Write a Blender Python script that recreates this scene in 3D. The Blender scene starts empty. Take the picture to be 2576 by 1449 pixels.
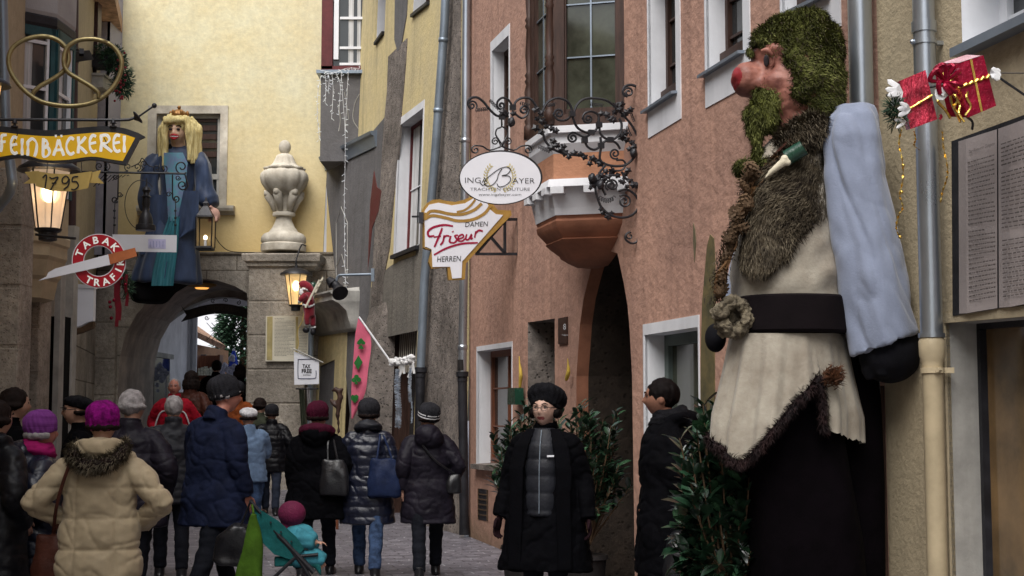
import bpy, math, random
import numpy as np
from mathutils import Vector, Matrix, noise
from mathutils.geometry import tessellate_polygon
random.seed(7)
SC = bpy.context.scene
COL = SC.collection
PI = math.pi
# ---------------------------------------------------------------- camera model
F, CX, CY, CAMH, HOR = 3578.0, 1288.0, 724.5, 1.62, 1030.0
PITCH = math.atan((HOR-CY)/F)
CAM = Vector((0, 0, CAMH))
def ray(px, py):
    a = (px-CX)/F; b = -(py-CY)/F
    return Vector((a, math.cos(PITCH)-b*math.sin(PITCH), math.sin(PITCH)+b*math.cos(PITCH)))
def pt(px, py, Y):
    r = ray(px, py)
    return CAM+r*(Y/r.y)
class Wall:
    """a vertical (or battered) plane standing on a plan line a-b"""
    def __init__(s, a, b, k=0.0, ref=(-1.5, 12)):
        s.a = Vector((a[0], a[1], 0)); s.b = Vector((b[0], b[1], 0))
        s.d = (s.b-s.a).normalized(); s.L = (s.b-s.a).length
        n = Vector((-s.d.y, s.d.x, 0))
        if n.dot(Vector((ref[0], ref[1], 0))-s.a) < 0: n = -n
        s.n = n; s.k = k
    def P(s, u, z, out=0.0):
        return s.a+s.d*u+s.n*(out-s.k*z)+Vector((0, 0, z))
    def uz(s, px, py, out=0.0):
        r = ray(px, py); m = s.n+Vector((0, 0, s.k))
        t = (out-m.dot(CAM-s.a))/m.dot(r)
        p = CAM+r*t
        return ((p-s.a).dot(s.d), p.z)
    def at(s, px, py, out=0.0):
        u, z = s.uz(px, py, out); return s.P(u, z, out)
    def uzs(s, pts): return [s.uz(*p) for p in pts]
def quadreg(W, pts):
    """four pixel corners TL TR BR BL -> u,z quad with plumb sides"""
    q = W.uzs(pts)
    ul = (q[0][0]+q[3][0])/2; ur = (q[1][0]+q[2][0])/2
    return [(ul, q[0][1]), (ur, q[1][1]), (ur, q[2][1]), (ul, q[3][1])]
# ---------------------------------------------------------------- curves
def crom(pts, k=6, closed=False):
    pts = [Vector(p) for p in pts]; n = len(pts); out = []
    if n < 3: return pts
    rng = range(n) if closed else range(n-1)
    for i in rng:
        p1 = pts[i]; p2 = pts[(i+1) % n]
        p0 = pts[(i-1) % n] if (closed or i > 0) else p1*2-p2
        p3 = pts[(i+2) % n] if (closed or i+2 < n) else p2*2-p1
        for j in range(k):
            t = j/k
            out.append(0.5*((2*p1)+(p2-p0)*t+(2*p0-5*p1+4*p2-p3)*t*t+(3*p1-p0-3*p2+p3)*t**3))
    if not closed: out.append(pts[-1])
    return out
def spiral(cx, cy, r0, r1, a0, turns, n=22):
    return [(cx+(r0+(r1-r0)*i/n)*math.cos(a0+turns*2*PI*i/n), cy+(r0+(r1-r0)*i/n)*math.sin(a0+turns*2*PI*i/n)) for i in range(n+1)]
# ---------------------------------------------------------------- mesh collector
class MB:
    def __init__(s): s.v = []; s.f = []; s.uv = {}; s.mi = []
    def add(s, vs, fs, m=0):
        o = len(s.v); s.v += [Vector(p) for p in vs]; s.f += [tuple(i+o for i in f) for f in fs]; s.mi += [m]*len(fs); return s
    def quad(s, a, b, c, d, m=0): return s.add([a, b, c, d], [(0, 1, 2, 3)], m)
    def box(s, c, size, rz=0, bev=0, R=None, m=0):
        hx, hy, hz = [q/2 for q in size]; c = Vector(c)
        R = R or Matrix.Rotation(rz, 3, 'Z')
        if bev <= 0:
            vs = [c+R@Vector((x, y, z)) for z in (-hz, hz) for y in (-hy, hy) for x in (-hx, hx)]
            return s.add(vs, [(0, 2, 3, 1), (4, 5, 7, 6), (0, 1, 5, 4), (1, 3, 7, 5), (3, 2, 6, 7), (2, 0, 4, 6)], m)
        b = min(bev, hx*.95, hy*.95, hz*.95); rings = []
        for z, ins in ((-hz, b), (-hz+b, 0), (hz-b, 0), (hz, b)):
            X = hx-ins; Y = hy-ins; q = b*.6
            rings.append([c+R@Vector(p) for p in ((-X+q, -Y, z), (X-q, -Y, z), (X, -Y+q, z), (X, Y-q, z), (X-q, Y, z), (-X+q, Y, z), (-X, Y-q, z), (-X, -Y+q, z))])
        return s.loft(rings, m=m)
    def beam(s, a, b, w, h, up=(0, 0, 1), m=0):
        a = Vector(a); b = Vector(b); d = b-a; L = d.length; d.normalize(); up = Vector(up)
        x = d.cross(up)
        if x.length < 1e-5: x = d.cross(Vector((0, 1, 0)))
        x.normalize(); z = x.cross(d)
        R = Matrix((x, d, z)).transposed()
        return s.box((a+b)/2, (w, L, h), R=R, m=m)
    def loft(s, rings, cap=True, closed=True, m=0):
        n = len(rings[0]); vs = [p for r in rings for p in r]; fs = []
        for i in range(len(rings)-1):
            for j in range(n if closed else n-1):
                k = (j+1) % n; fs.append((i*n+j, i*n+k, (i+1)*n+k, (i+1)*n+j))
        if cap and closed:
            fs.append(tuple(range(n-1, -1, -1))); fs.append(tuple(range((len(rings)-1)*n, len(rings)*n)))
        return s.add(vs, fs, m)
    def tube(s, pts, r, seg=8, cap=True, m=0):
        pts = [Vector(p) for p in pts]; n = len(pts)
        if n < 2: return s
        rr = r if isinstance(r, (list, tuple)) else [r]*n
        if len(rr) != n: rr = [rr[0]+(rr[-1]-rr[0])*i/(n-1) for i in range(n)] if len(rr) == 2 else [np.interp(i/(n-1), np.linspace(0, 1, len(rr)), rr) for i in range(n)]
        t0 = (pts[1]-pts[0]).normalized(); up = Vector((0, 0, 1)) if abs(t0.z) < .9 else Vector((1, 0, 0))
        x = t0.cross(up).normalized(); rings = []
        for i, p in enumerate(pts):
            t = (pts[min(i+1, n-1)]-pts[max(i-1, 0)])
            if t.length < 1e-9: t = t0.copy()
            t.normalize(); x = (x-t*x.dot(t))
            if x.length < 1e-6: x = t.orthogonal()
            x.normalize(); y = t.cross(x)
            rings.append([p+(x*math.cos(a)+y*math.sin(a))*rr[i] for a in [2*PI*j/seg for j in range(seg)]])
        return s.loft(rings, cap=cap, m=m)
    def lathe(s, c, prof, seg=24, mod=None, R=None, cap=True, m=0):
        c = Vector(c); rings = []
        for (r, z) in prof:
            ring = []
            for j in range(seg):
                a = 2*PI*j/seg; q = r*(mod(a, z) if mod else 1)
                p = Vector((q*math.cos(a), q*math.sin(a), z))
                ring.append(c+(R@p if R else p))
            rings.append(ring)
        return s.loft(rings, cap=cap, m=m)
    def ell(s, c, r, seg=16, rings=10, R=None, fn=None, m=0):
        c = Vector(c); r = (r, r, r) if not isinstance(r, (tuple, list)) else r; rs = []
        for i in range(rings+1):
            th = PI*(i if 0 < i < rings else (0.02 if i == 0 else rings-.02))/rings
            ring = []
            for j in range(seg):
                a = 2*PI*j/seg
                d = Vector((math.sin(th)*math.cos(a), math.sin(th)*math.sin(a), -math.cos(th)))
                k = fn(d) if fn else 1
                p = Vector((d.x*r[0], d.y*r[1], d.z*r[2]))*k
                ring.append(c+(R@p if R else p))
            rs.append(ring)
        return s.loft(rs, m=m)
    def sweep(s, base, vecn, m=0):
        """prism: planar polygon (list of 3D) swept by vecn"""
        n = len(base); vecn = Vector(vecn); base = [Vector(p) for p in base]
        tri = tessellate_polygon([base])
        vs = base+[p+vecn for p in base]; fs = []
        for t in tri: fs.append(tuple(t)); fs.append(tuple(i+n for i in reversed(t)))
        for i in range(n): j = (i+1) % n; fs.append((i, j, j+n, i+n))
        return s.add(vs, fs, m)
    def mesh(s, name='m'):
        me = bpy.data.meshes.new(name); me.from_pydata([tuple(p) for p in s.v], [], s.f); me.update()
        return me
def wpos(o):
    p = Vector((0, 0, 0))
    while o is not None: p += o.location; o = o.parent
    return p
def fixnorm(me):
    import bmesh
    bm = bmesh.new(); bm.from_mesh(me); bmesh.ops.recalc_face_normals(bm, faces=bm.faces); bm.to_mesh(me); bm.free()
def obj(name, mb, mat, parent=None, smooth=False, world=True, auto=True, loc=None):
    """link one mesh object. world=True: vertices are world coordinates"""
    if isinstance(mb, MB):
        me = mb.mesh(name)
        if auto: fixnorm(me)
        if mb.mi and max(mb.mi) > 0:
            for p, k in zip(me.polygons, mb.mi): p.material_index = k
    else: me = mb; me.name = name
    o = bpy.data.objects.new(name, me); COL.objects.link(o)
    mats = mat if isinstance(mat, (list, tuple)) else [mat]
    for m in mats: me.materials.append(m)
    if parent is not None: o.parent = parent
    off = Vector((0, 0, 0))
    if world and parent is not None: off = wpos(parent)
    if loc is not None:
        o.location = Vector(loc)-off; off = Vector(loc)
    if off.length > 0 and world: me.transform(Matrix.Translation(-off))
    if smooth:
        me.polygons.foreach_set('use_smooth', [True]*len(me.polygons))
        if smooth != 'all':
            try: me.set_sharp_from_angle(angle=math.radians(38))
            except Exception: pass
    me.update()
    return o
def tag(o, label=None, cat=None, group=None, kind=None):
    if label: o['label'] = label
    if cat: o['category'] = cat
    if group: o['group'] = group
    if kind: o['kind'] = kind
    return o
def thing(name, label, cat, loc=(0, 0, 0), rz=0, group=None):
    o = bpy.data.objects.new(name, None); COL.objects.link(o); o.empty_display_size = .2
    o.location = loc; o.rotation_euler = (0, 0, rz)
    return tag(o, label, cat, group)
def evald(mb, mods):
    """mesh collector -> mesh after modifiers"""
    me = mb.mesh('tmp') if isinstance(mb, MB) else mb
    if isinstance(mb, MB): fixnorm(me)
    o = bpy.data.objects.new('tmp', me); COL.objects.link(o)
    for t, kw in mods:
        md = o.modifiers.new('m', t)
        for k, v in kw.items(): setattr(md, k, v)
    dg = bpy.context.evaluated_depsgraph_get(); dg.update()
    r = bpy.data.meshes.new_from_object(o.evaluated_get(dg))
    bpy.data.objects.remove(o); bpy.data.meshes.remove(me)
    return r
def blend(mb, vox=.012, it=3):
    return evald(mb, [('REMESH', dict(mode='VOXEL', voxel_size=vox, adaptivity=0)), ('SMOOTH', dict(factor=.5, iterations=it))])
def displace(me, fn):
    n = len(me.vertices); co = np.empty(n*3); me.vertices.foreach_get('co', co); co = co.reshape(-1, 3)
    nr = np.empty(n*3); me.vertex_normals.foreach_get('vector', nr); nr = nr.reshape(-1, 3)
    co = fn(co, nr); me.vertices.foreach_set('co', co.reshape(-1)); me.update()
def nz(p, sc=1.0): return noise.noise(Vector(p)*sc)
def surf_samples(me, n, seed=0):
    rnd = np.random.RandomState(seed); me.calc_loop_triangles()
    T = np.array([t.vertices[:] for t in me.loop_triangles]); V = np.array([v.co[:] for v in me.vertices])
    A, B, C = V[T[:, 0]], V[T[:, 1]], V[T[:, 2]]; cr = np.cross(B-A, C-A); ar = np.linalg.norm(cr, axis=1)
    idx = rnd.choice(len(T), n, p=ar/ar.sum()); r1 = np.sqrt(rnd.rand(n, 1)); r2 = rnd.rand(n, 1)
    P = A[idx]*(1-r1)+B[idx]*r1*(1-r2)+C[idx]*r1*r2; N = cr[idx]/np.maximum(ar[idx][:, None], 1e-12)
    return P, N
def strands(mb, P, N, L, W, flow, jit=.5, seed=1, lay=.6):
    rnd = random.Random(seed)
    for p, n in zip(P, N):
        p = Vector(p); n = Vector(n); fl = Vector(flow(p) if callable(flow) else flow)
        j = Vector((rnd.uniform(-1, 1), rnd.uniform(-1, 1), rnd.uniform(-1, 1)))*jit
        fl = (fl-n*fl.dot(n))
        d1 = (n*(1-lay)+fl*lay+j*.5).normalized(); d2 = (n*(.6-lay*.6)+fl+j).normalized()
        l = L*rnd.uniform(.5, 1.3); s = d1.cross(n+j)
        if s.length < 1e-4: continue
        s = s.normalized()*W*.5; q = p-n*.004; a = q+d1*l*.5; b = a+d2*l*.5
        mb.add([q-s, q+s, a+s*.8, a-s*.8, b], [(0, 1, 2, 3), (3, 2, 4)])
# ---------------------------------------------------------------- text
_tc = {}
def text_geo(body, bold=0.0, res=3):
    key = (body, bold)
    if key in _tc: return _tc[key]
    c = bpy.data.curves.new('t', 'FONT'); c.body = body; c.size = 1; c.resolution_u = res; c.offset = bold; c.fill_mode = 'FRONT'
    o = bpy.data.objects.new('t', c); COL.objects.link(o)
    dg = bpy.context.evaluated_depsgraph_get(); dg.update()
    me = bpy.data.meshes.new_from_object(o.evaluated_get(dg))
    V = [(v.co.x, v.co.y) for v in me.vertices]; Fs = [tuple(p.vertices) for p in me.polygons]
    bpy.data.objects.remove(o); bpy.data.curves.remove(c); bpy.data.meshes.remove(me)
    x0 = min(v[0] for v in V); x1 = max(v[0] for v in V); y0 = min(v[1] for v in V); y1 = max(v[1] for v in V)
    _tc[key] = (V, Fs, x0, x1, y0, y1); return _tc[key]
def text_px(mb, W, body, x0, x1, yb, h, out=.01, slope=0, bold=0, fn=None, skew=0):
    """lettering between pixel columns x0..x1, baseline yb, cap height h, on plane W"""
    V, Fs, a, b, c, d = text_geo(body, bold)
    vs = []
    for (x, y) in V:
        tx = (x-a)/(b-a); ty = y/0.73 if True else y
        px = x0+tx*(x1-x0)+skew*ty*h; py = yb-ty*h+slope*tx*(x1-x0)
        if fn: px, py = fn(tx, ty)
        vs.append(W.at(px, py, out))
    mb.add(vs, Fs); return mb
def stroke(mb, W, pts, w, out=.01, k=5, flare=0, th=0):
    """flat ribbon along pixel polyline on plane W, width w in pixels"""
    P = crom([(p[0], p[1], 0) for p in pts], k) if len(pts) > 2 else [Vector((p[0], p[1], 0)) for p in pts]
    n = len(P); L = []; R = []
    for i, p in enumerate(P):
        t = (P[min(i+1, n-1)]-P[max(i-1, 0)]).normalized(); q = Vector((-t.y, t.x, 0))
        e = abs(2*i/(n-1)-1); ww = w*(1+flare*e**3) if not callable(w) else w(i/(n-1))
        L.append(W.at(p.x+q.x*ww/2, p.y+q.y*ww/2, out)); R.append(W.at(p.x-q.x*ww/2, p.y-q.y*ww/2, out))
    fs = [(i, i+1, n+i+1, n+i) for i in range(n-1)]
    mb.add(L+R, fs); return mb
def ptube(mb, W, pts, r, out=0, k=6, seg=6, closed=False):
    P = crom([(p[0], p[1], 0) for p in pts], k, closed) if len(pts) > 2 else [Vector((p[0], p[1], 0)) for p in pts]
    if closed: P.append(P[0])
    mb.tube([W.at(p.x, p.y, out) for p in P], r, seg); return mb
# ---------------------------------------------------------------- materials
def _nt(name):
    m = bpy.data.materials.new(name); m.use_nodes = True; nt = m.node_tree; return m, nt, nt.nodes['Principled BSDF']
def N_(nt, t, **kw):
    n = nt.nodes.new(t)
    for k, v in kw.items():
        if k in n.inputs: n.inputs[k].default_value = v
        else: setattr(n, k, v)
    return n
def c4(c): return (c[0], c[1], c[2], 1)
def hexs(h):
    c = [int(h[i:i+2], 16)/255 for i in (0, 2, 4)]
    return tuple(((x+.055)/1.055)**2.4 if x > .04045 else x/12.92 for x in c)
def mat(name, col, rough=.75, var=.18, scale=6, bump=.25, bscale=40, spec=.3, metal=0, col2=None, streak=0, emit=0, sheen=0, coat=0, trans=0, dist=.01, alpha=1, stretch=None, contrast=.5):
    m, nt, b = _nt(name); L = nt.links.new
    tc = N_(nt, 'ShaderNodeTexCoord'); src = tc.outputs['Object']
    if stretch:
        mp = N_(nt, 'ShaderNodeMapping'); mp.inputs['Scale'].default_value = stretch; L(src, mp.inputs['Vector']); src = mp.outputs[0]
    n1 = N_(nt, 'ShaderNodeTexNoise', Scale=scale, Detail=8, Roughness=.62); L(src, n1.inputs['Vector'])
    rp = N_(nt, 'ShaderNodeValToRGB'); e = rp.color_ramp.elements
    w = .5-contrast*.4; e[0].position = .3+w*.2; e[1].position = .7-w*.2
    d = col2 if col2 else tuple(x*(1-var) for x in col); u = tuple(min(1, x*(1+var)) for x in col) if not col2 else col
    e[0].color = c4(d); e[1].color = c4(u)
    L(n1.outputs['Fac'], rp.inputs['Fac']); out = rp.outputs['Color']
    if streak:
        mp = N_(nt, 'ShaderNodeMapping'); mp.inputs['Scale'].default_value = (3, 3, .25); L(tc.outputs['Object'], mp.inputs['Vector'])
        n2 = N_(nt, 'ShaderNodeTexNoise', Scale=1.2, Detail=6, Roughness=.6); L(mp.outputs[0], n2.inputs['Vector'])
        r2 = N_(nt, 'ShaderNodeMapRange'); r2.inputs['From Min'].default_value = .42; r2.inputs['From Max'].default_value = .72
        r2.inputs['To Min'].default_value = 0; r2.inputs['To Max'].default_value = streak; L(n2.outputs['Fac'], r2.inputs['Value'])
        mx = N_(nt, 'ShaderNodeMix', data_type='RGBA'); mx.inputs['B'].default_value = c4(tuple(x*.38 for x in col)) if 0 else (0, 0, 0, 1)
        mx.inputs[7].default_value = c4(tuple(x*.4 for x in col)); L(r2.outputs[0], mx.inputs[0]); L(out, mx.inputs[6]); out = mx.outputs[2]
    L(out, b.inputs['Base Color'])
    if bump:
        n3 = N_(nt, 'ShaderNodeTexNoise', Scale=bscale, Detail=6, Roughness=.6); L(src, n3.inputs['Vector'])
        bp = N_(nt, 'ShaderNodeBump', Strength=bump, Distance=dist); L(n3.outputs['Fac'], bp.inputs['Height']); L(bp.outputs[0], b.inputs['Normal'])
        rr = N_(nt, 'ShaderNodeMapRange'); rr.inputs['To Min'].default_value = max(0, rough-.12); rr.inputs['To Max'].default_value = min(1, rough+.12)
        L(n1.outputs['Fac'], rr.inputs['Value']); L(rr.outputs[0], b.inputs['Roughness'])
    else: b.inputs['Roughness'].default_value = rough
    b.inputs['Metallic'].default_value = metal; b.inputs['Specular IOR Level'].default_value = spec
    if sheen: b.inputs['Sheen Weight'].default_value = sheen
    if coat: b.inputs['Coat Weight'].default_value = coat; b.inputs['Coat Roughness'].default_value = .2
    if emit: b.inputs['Emission Strength'].default_value = emit; b.inputs['Emission Color'].default_value = c4(col)
    if trans: b.inputs['Transmission Weight'].default_value = trans
    if alpha < 1: b.inputs['Alpha'].default_value = alpha
    return m
def plaster(name, col, dirt, bump=.5, bscale=22, pits=0, low=None, lw=.25, blotch=.55, streak=.5, dist=.03):
    """old render: blotches, dark runs, trowel bumps; uv = metres on the wall"""
    m, nt, b = _nt(name); L = nt.links.new
    uv = N_(nt, 'ShaderNodeUVMap'); src = uv.outputs[0]
    n1 = N_(nt, 'ShaderNodeTexNoise', Scale=1.1, Detail=9, Roughness=.65); L(src, n1.inputs['Vector'])
    r1 = N_(nt, 'ShaderNodeMapRange'); r1.inputs['From Min'].default_value = .35; r1.inputs['From Max'].default_value = .7; r1.inputs['To Max'].default_value = blotch
    L(n1.outputs['Fac'], r1.inputs['Value'])
    m1 = N_(nt, 'ShaderNodeMix', data_type='RGBA'); m1.inputs[6].default_value = c4(col); m1.inputs[7].default_value = c4(dirt); L(r1.outputs[0], m1.inputs[0])
    mp = N_(nt, 'ShaderNodeMapping'); mp.inputs['Scale'].default_value = (4.5, .35, 1); L(src, mp.inputs['Vector'])
    n2 = N_(nt, 'ShaderNodeTexNoise', Scale=1, Detail=7, Roughness=.65); L(mp.outputs[0], n2.inputs['Vector'])
    r2 = N_(nt, 'ShaderNodeMapRange'); r2.inputs['From Min'].default_value = .5; r2.inputs['From Max'].default_value = .75; r2.inputs['To Max'].default_value = streak; L(n2.outputs['Fac'], r2.inputs['Value'])
    m2 = N_(nt, 'ShaderNodeMix', data_type='RGBA'); m2.inputs[7].default_value = c4(tuple(x*.45 for x in dirt)); L(r2.outputs[0], m2.inputs[0]); L(m1.outputs[2], m2.inputs[6])
    n4 = N_(nt, 'ShaderNodeTexNoise', Scale=9, Detail=8, Roughness=.75); L(src, n4.inputs['Vector'])
    r4 = N_(nt, 'ShaderNodeMapRange'); r4.inputs['From Min'].default_value = .3; r4.inputs['From Max'].default_value = .7; r4.inputs['To Min'].default_value = .83; r4.inputs['To Max'].default_value = 1.11; L(n4.outputs['Fac'], r4.inputs['Value'])
    m3 = N_(nt, 'ShaderNodeMix', data_type='RGBA', blend_type='MULTIPLY'); m3.inputs[0].default_value = 1; L(m2.outputs[2], m3.inputs[6]); L(r4.outputs[0], m3.inputs[7]); out = m3.outputs[2]
    if low:
        sp = N_(nt, 'ShaderNodeSeparateXYZ'); L(src, sp.inputs[0])
        ad = N_(nt, 'ShaderNodeMath', operation='MULTIPLY_ADD'); ad.inputs[1].default_value = .9; L(n1.outputs['Fac'], ad.inputs[0]); L(sp.outputs[1], ad.inputs[2])
        r5 = N_(nt, 'ShaderNodeMapRange'); r5.inputs['From Min'].default_value = low[1]+.45+lw; r5.inputs['From Max'].default_value = low[1]+.45-lw; L(ad.outputs[0], r5.inputs['Value'])
        m4 = N_(nt, 'ShaderNodeMix', data_type='RGBA'); m4.inputs[7].default_value = c4(low[0]); L(r5.outputs[0], m4.inputs[0]); L(out, m4.inputs[6]); out = m4.outputs[2]
    L(out, b.inputs['Base Color'])
    n3 = N_(nt, 'ShaderNodeTexNoise', Scale=bscale, Detail=5, Roughness=.62, Distortion=.0); L(src, n3.inputs['Vector'])
    hgt = n3.outputs['Fac']
    if pits:
        vo = N_(nt, 'ShaderNodeTexVoronoi', Scale=pits); L(src, vo.inputs['Vector'])
        r6 = N_(nt, 'ShaderNodeMapRange'); r6.inputs['From Max'].default_value = .35; L(vo.outputs['Distance'], r6.inputs['Value'])
        mm = N_(nt, 'ShaderNodeMath', operation='MULTIPLY'); L(r6.outputs[0], mm.inputs[0]); L(hgt, mm.inputs[1]); hgt = mm.outputs[0]
    bp = N_(nt, 'ShaderNodeBump', Strength=bump, Distance=dist); L(hgt, bp.inputs['Height']); L(bp.outputs[0], b.inputs['Normal'])
    b.inputs['Roughness'].default_value = .9; b.inputs['Specular IOR Level'].default_value = .2
    return m
def stone(name, a, b_, scale=14, bump=.8, coord='Object', joints=None, spots=.5):
    """pitted conglomerate ashlar"""
    m, nt, b = _nt(name); L = nt.links.new
    tc = N_(nt, 'ShaderNodeTexCoord'); src = tc.outputs[coord]
    n1 = N_(nt, 'ShaderNodeTexNoise', Scale=scale, Detail=10, Roughness=.72); L(src, n1.inputs['Vector'])
    n0 = N_(nt, 'ShaderNodeTexNoise', Scale=1.3, Detail=4); L(src, n0.inputs['Vector'])
    rp = N_(nt, 'ShaderNodeValToRGB'); e = rp.color_ramp.elements; e[0].position = .33; e[1].position = .66
    e[0].color = c4(b_); e[1].color = c4(a); L(n1.outputs['Fac'], rp.inputs['Fac'])
    vo = N_(nt, 'ShaderNodeTexVoronoi', Scale=scale*2.2, Randomness=1); L(src, vo.inputs['Vector'])
    r1 = N_(nt, 'ShaderNodeMapRange'); r1.inputs['From Min'].default_value = .08; r1.inputs['From Max'].default_value = .3; r1.inputs['To Min'].default_value = 1-spots; r1.inputs['To Max'].default_value = 1; L(vo.outputs['Distance'], r1.inputs['Value'])
    m1 = N_(nt, 'ShaderNodeMix', data_type='RGBA', blend_type='MULTIPLY'); m1.inputs[0].default_value = 1; L(rp.outputs[0], m1.inputs[6]); L(r1.outputs[0], m1.inputs[7])
    r2 = N_(nt, 'ShaderNodeMapRange'); r2.inputs['From Min'].default_value = .3; r2.inputs['From Max'].default_value = .7; r2.inputs['To Min'].default_value = .6; r2.inputs['To Max'].default_value = 1.25; L(n0.outputs['Fac'], r2.inputs['Value'])
    m2 = N_(nt, 'ShaderNodeMix', data_type='RGBA', blend_type='MULTIPLY'); m2.inputs[0].default_value = 1; L(m1.outputs[2], m2.inputs[6]); L(r2.outputs[0], m2.inputs[7]); out = m2.outputs[2]
    mm = N_(nt, 'ShaderNodeMath', operation='MULTIPLY'); L(r1.outputs[0], mm.inputs[0]); L(n1.outputs['Fac'], mm.inputs[1]); h = mm.outputs[0]
    if joints:
        uv = N_(nt, 'ShaderNodeUVMap')
        br = N_(nt, 'ShaderNodeTexBrick', Scale=1); br.inputs['Mortar Size'].default_value = .012; br.inputs['Mortar Smooth'].default_value = .4
        br.inputs['Brick Width'].default_value = joints[0]; br.inputs['Row Height'].default_value = joints[1]
        br.inputs['Color1'].default_value = (1, 1, 1, 1); br.inputs['Color2'].default_value = (.8, .8, .8, 1); br.inputs['Mortar'].default_value = (.45, .43, .4, 1); L(uv.outputs[0], br.inputs['Vector'])
        m3 = N_(nt, 'ShaderNodeMix', data_type='RGBA', blend_type='MULTIPLY'); m3.inputs[0].default_value = 1; L(out, m3.inputs[6]); L(br.outputs['Color'], m3.inputs[7]); out = m3.outputs[2]
        m4 = N_(nt, 'ShaderNodeMath', operation='MULTIPLY_ADD'); m4.inputs[1].default_value = -.8; L(br.outputs['Fac'], m4.inputs[0]); L(h, m4.inputs[2]); h = m4.outputs[0]
    L(out, b.inputs['Base Color'])
    bp = N_(nt, 'ShaderNodeBump', Strength=bump, Distance=.03); L(h, bp.inputs['Height']); L(bp.outputs[0], b.inputs['Normal'])
    b.inputs['Roughness'].default_value = .92; b.inputs['Specular IOR Level'].default_value = .15
    return m
def paving():
    m, nt, b = _nt('street_setts'); L = nt.links.new
    tc = N_(nt, 'ShaderNodeTexCoord'); mp = N_(nt, 'ShaderNodeMapping'); mp.inputs['Rotation'].default_value = (0, 0, math.radians(-14)); L(tc.outputs['Object'], mp.inputs['Vector'])
    nd = N_(nt, 'ShaderNodeTexNoise', Scale=3, Detail=2); L(mp.outputs[0], nd.inputs['Vector'])
    va = N_(nt, 'ShaderNodeVectorMath', operation='MULTIPLY_ADD'); va.inputs[1].default_value = (.03, .03, 0); L(nd.outputs['Color'], va.inputs[0]); L(mp.outputs[0], va.inputs[2])
    br = N_(nt, 'ShaderNodeTexBrick', Scale=1); br.inputs['Mortar Size'].default_value = .009; br.inputs['Mortar Smooth'].default_value = .25; br.inputs['Bias'].default_value = -.2
    br.inputs['Brick Width'].default_value = .27; br.inputs['Row Height'].default_value = .155
    br.inputs['Color1'].default_value = c4((.135, .127, .147)); br.inputs['Color2'].default_value = c4((.22, .207, .235)); br.inputs['Mortar'].default_value = c4((.06, .055, .065)); L(va.outputs[0], br.inputs['Vector'])
    # pale grit caught in some joints
    n1 = N_(nt, 'ShaderNodeTexNoise', Scale=7, Detail=3); L(mp.outputs[0], n1.inputs['Vector'])
    r1 = N_(nt, 'ShaderNodeMapRange'); r1.inputs['From Min'].default_value = .54; r1.inputs['From Max'].default_value = .6; L(n1.outputs['Fac'], r1.inputs['Value'])
    mu = N_(nt, 'ShaderNodeMath', operation='MULTIPLY'); L(r1.outputs[0], mu.inputs[0]); L(br.outputs['Fac'], mu.inputs[1])
    mx = N_(nt, 'ShaderNodeMix', data_type='RGBA'); mx.inputs[7].default_value = c4((.5, .5, .54)); L(mu.outputs[0], mx.inputs[0]); L(br.outputs['Color'], mx.inputs[6])
    n2 = N_(nt, 'ShaderNodeTexNoise', Scale=22, Detail=8, Roughness=.7); L(mp.outputs[0], n2.inputs['Vector'])
    r2 = N_(nt, 'ShaderNodeMapRange'); r2.inputs['To Min'].default_value = .55; r2.inputs['To Max'].default_value = 1.45; L(n2.outputs['Fac'], r2.inputs['Value'])
    m2 = N_(nt, 'ShaderNodeMix', data_type='RGBA', blend_type='MULTIPLY'); m2.inputs[0].default_value = 1; L(mx.outputs[2], m2.inputs[6]); L(r2.outputs[0], m2.inputs[7])
    L(m2.outputs[2], b.inputs['Base Color'])
    m4 = N_(nt, 'ShaderNodeMath', operation='MULTIPLY_ADD'); m4.inputs[1].default_value = -1.2; L(br.outputs['Fac'], m4.inputs[0]); L(n2.outputs['Fac'], m4.inputs[2])
    bp = N_(nt, 'ShaderNodeBump', Strength=.6, Distance=.012); L(m4.outputs[0], bp.inputs['Height']); L(bp.outputs[0], b.inputs['Normal'])
    b.inputs['Roughness'].default_value = .5; b.inputs['Specular IOR Level'].default_value = .5
    return m
M = {}
M['paving'] = paving()
M['red'] = plaster('terracotta_render', (.53, .315, .235), (.34, .205, .16), bump=.6, bscale=10, low=((.16, .12, .07), .05), blotch=.9, streak=.55, dist=.03)
M['redsmooth'] = plaster('terracotta_smooth', (.50, .25, .15), (.36, .17, .10), bump=.3, streak=.3)
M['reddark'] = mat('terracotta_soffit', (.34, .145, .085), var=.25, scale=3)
M['tan'] = plaster('ochre_beige_render', (.48, .40, .27), (.36, .30, .20), bump=.35, bscale=30, blotch=.5, streak=.3)
M['yellow'] = plaster('pale_yellow_render', (.76, .71, .49), (.72, .60, .33), bump=.22, bscale=14, blotch=.8, streak=.12, low=((.68, .49, .20), 5.6), lw=1.6)
M['yellow2'] = plaster('weathered_yellow_render', (.68, .56, .29), (.54, .46, .29), bump=.3, bscale=20, blotch=.8, streak=.7)
M['greyp'] = plaster('grey_render', (.17, .165, .17), (.12, .115, .115), bump=.3, bscale=25, blotch=.8, streak=.5)
M['greylow'] = plaster('stained_grey_render', (.24, .22, .19), (.15, .14, .125), bump=.5, bscale=20, blotch=.9, streak=.8)
M['lilac'] = plaster('pale_lilac_render', (.40, .39, .45), (.33, .32, .38), bump=.15)
M['white'] = mat('white_paint', (.72, .73, .76), var=.06, scale=3, bump=.12, bscale=20, streak=.25)
M['whiteclean'] = mat('white_gloss', (.78, .79, .82), rough=.4, var=.04, bump=.05)
M['offwhite'] = mat('dirty_white_plaster', (.42, .41, .38), var=.2, scale=4, bump=.3, streak=.5)
M['passw'] = mat('passage_plaster', (.80, .79, .82), var=.15, scale=2, bump=.2)
M['stone'] = stone('conglomerate_stone', (.50, .45, .385), (.27, .24, .20))
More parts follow.
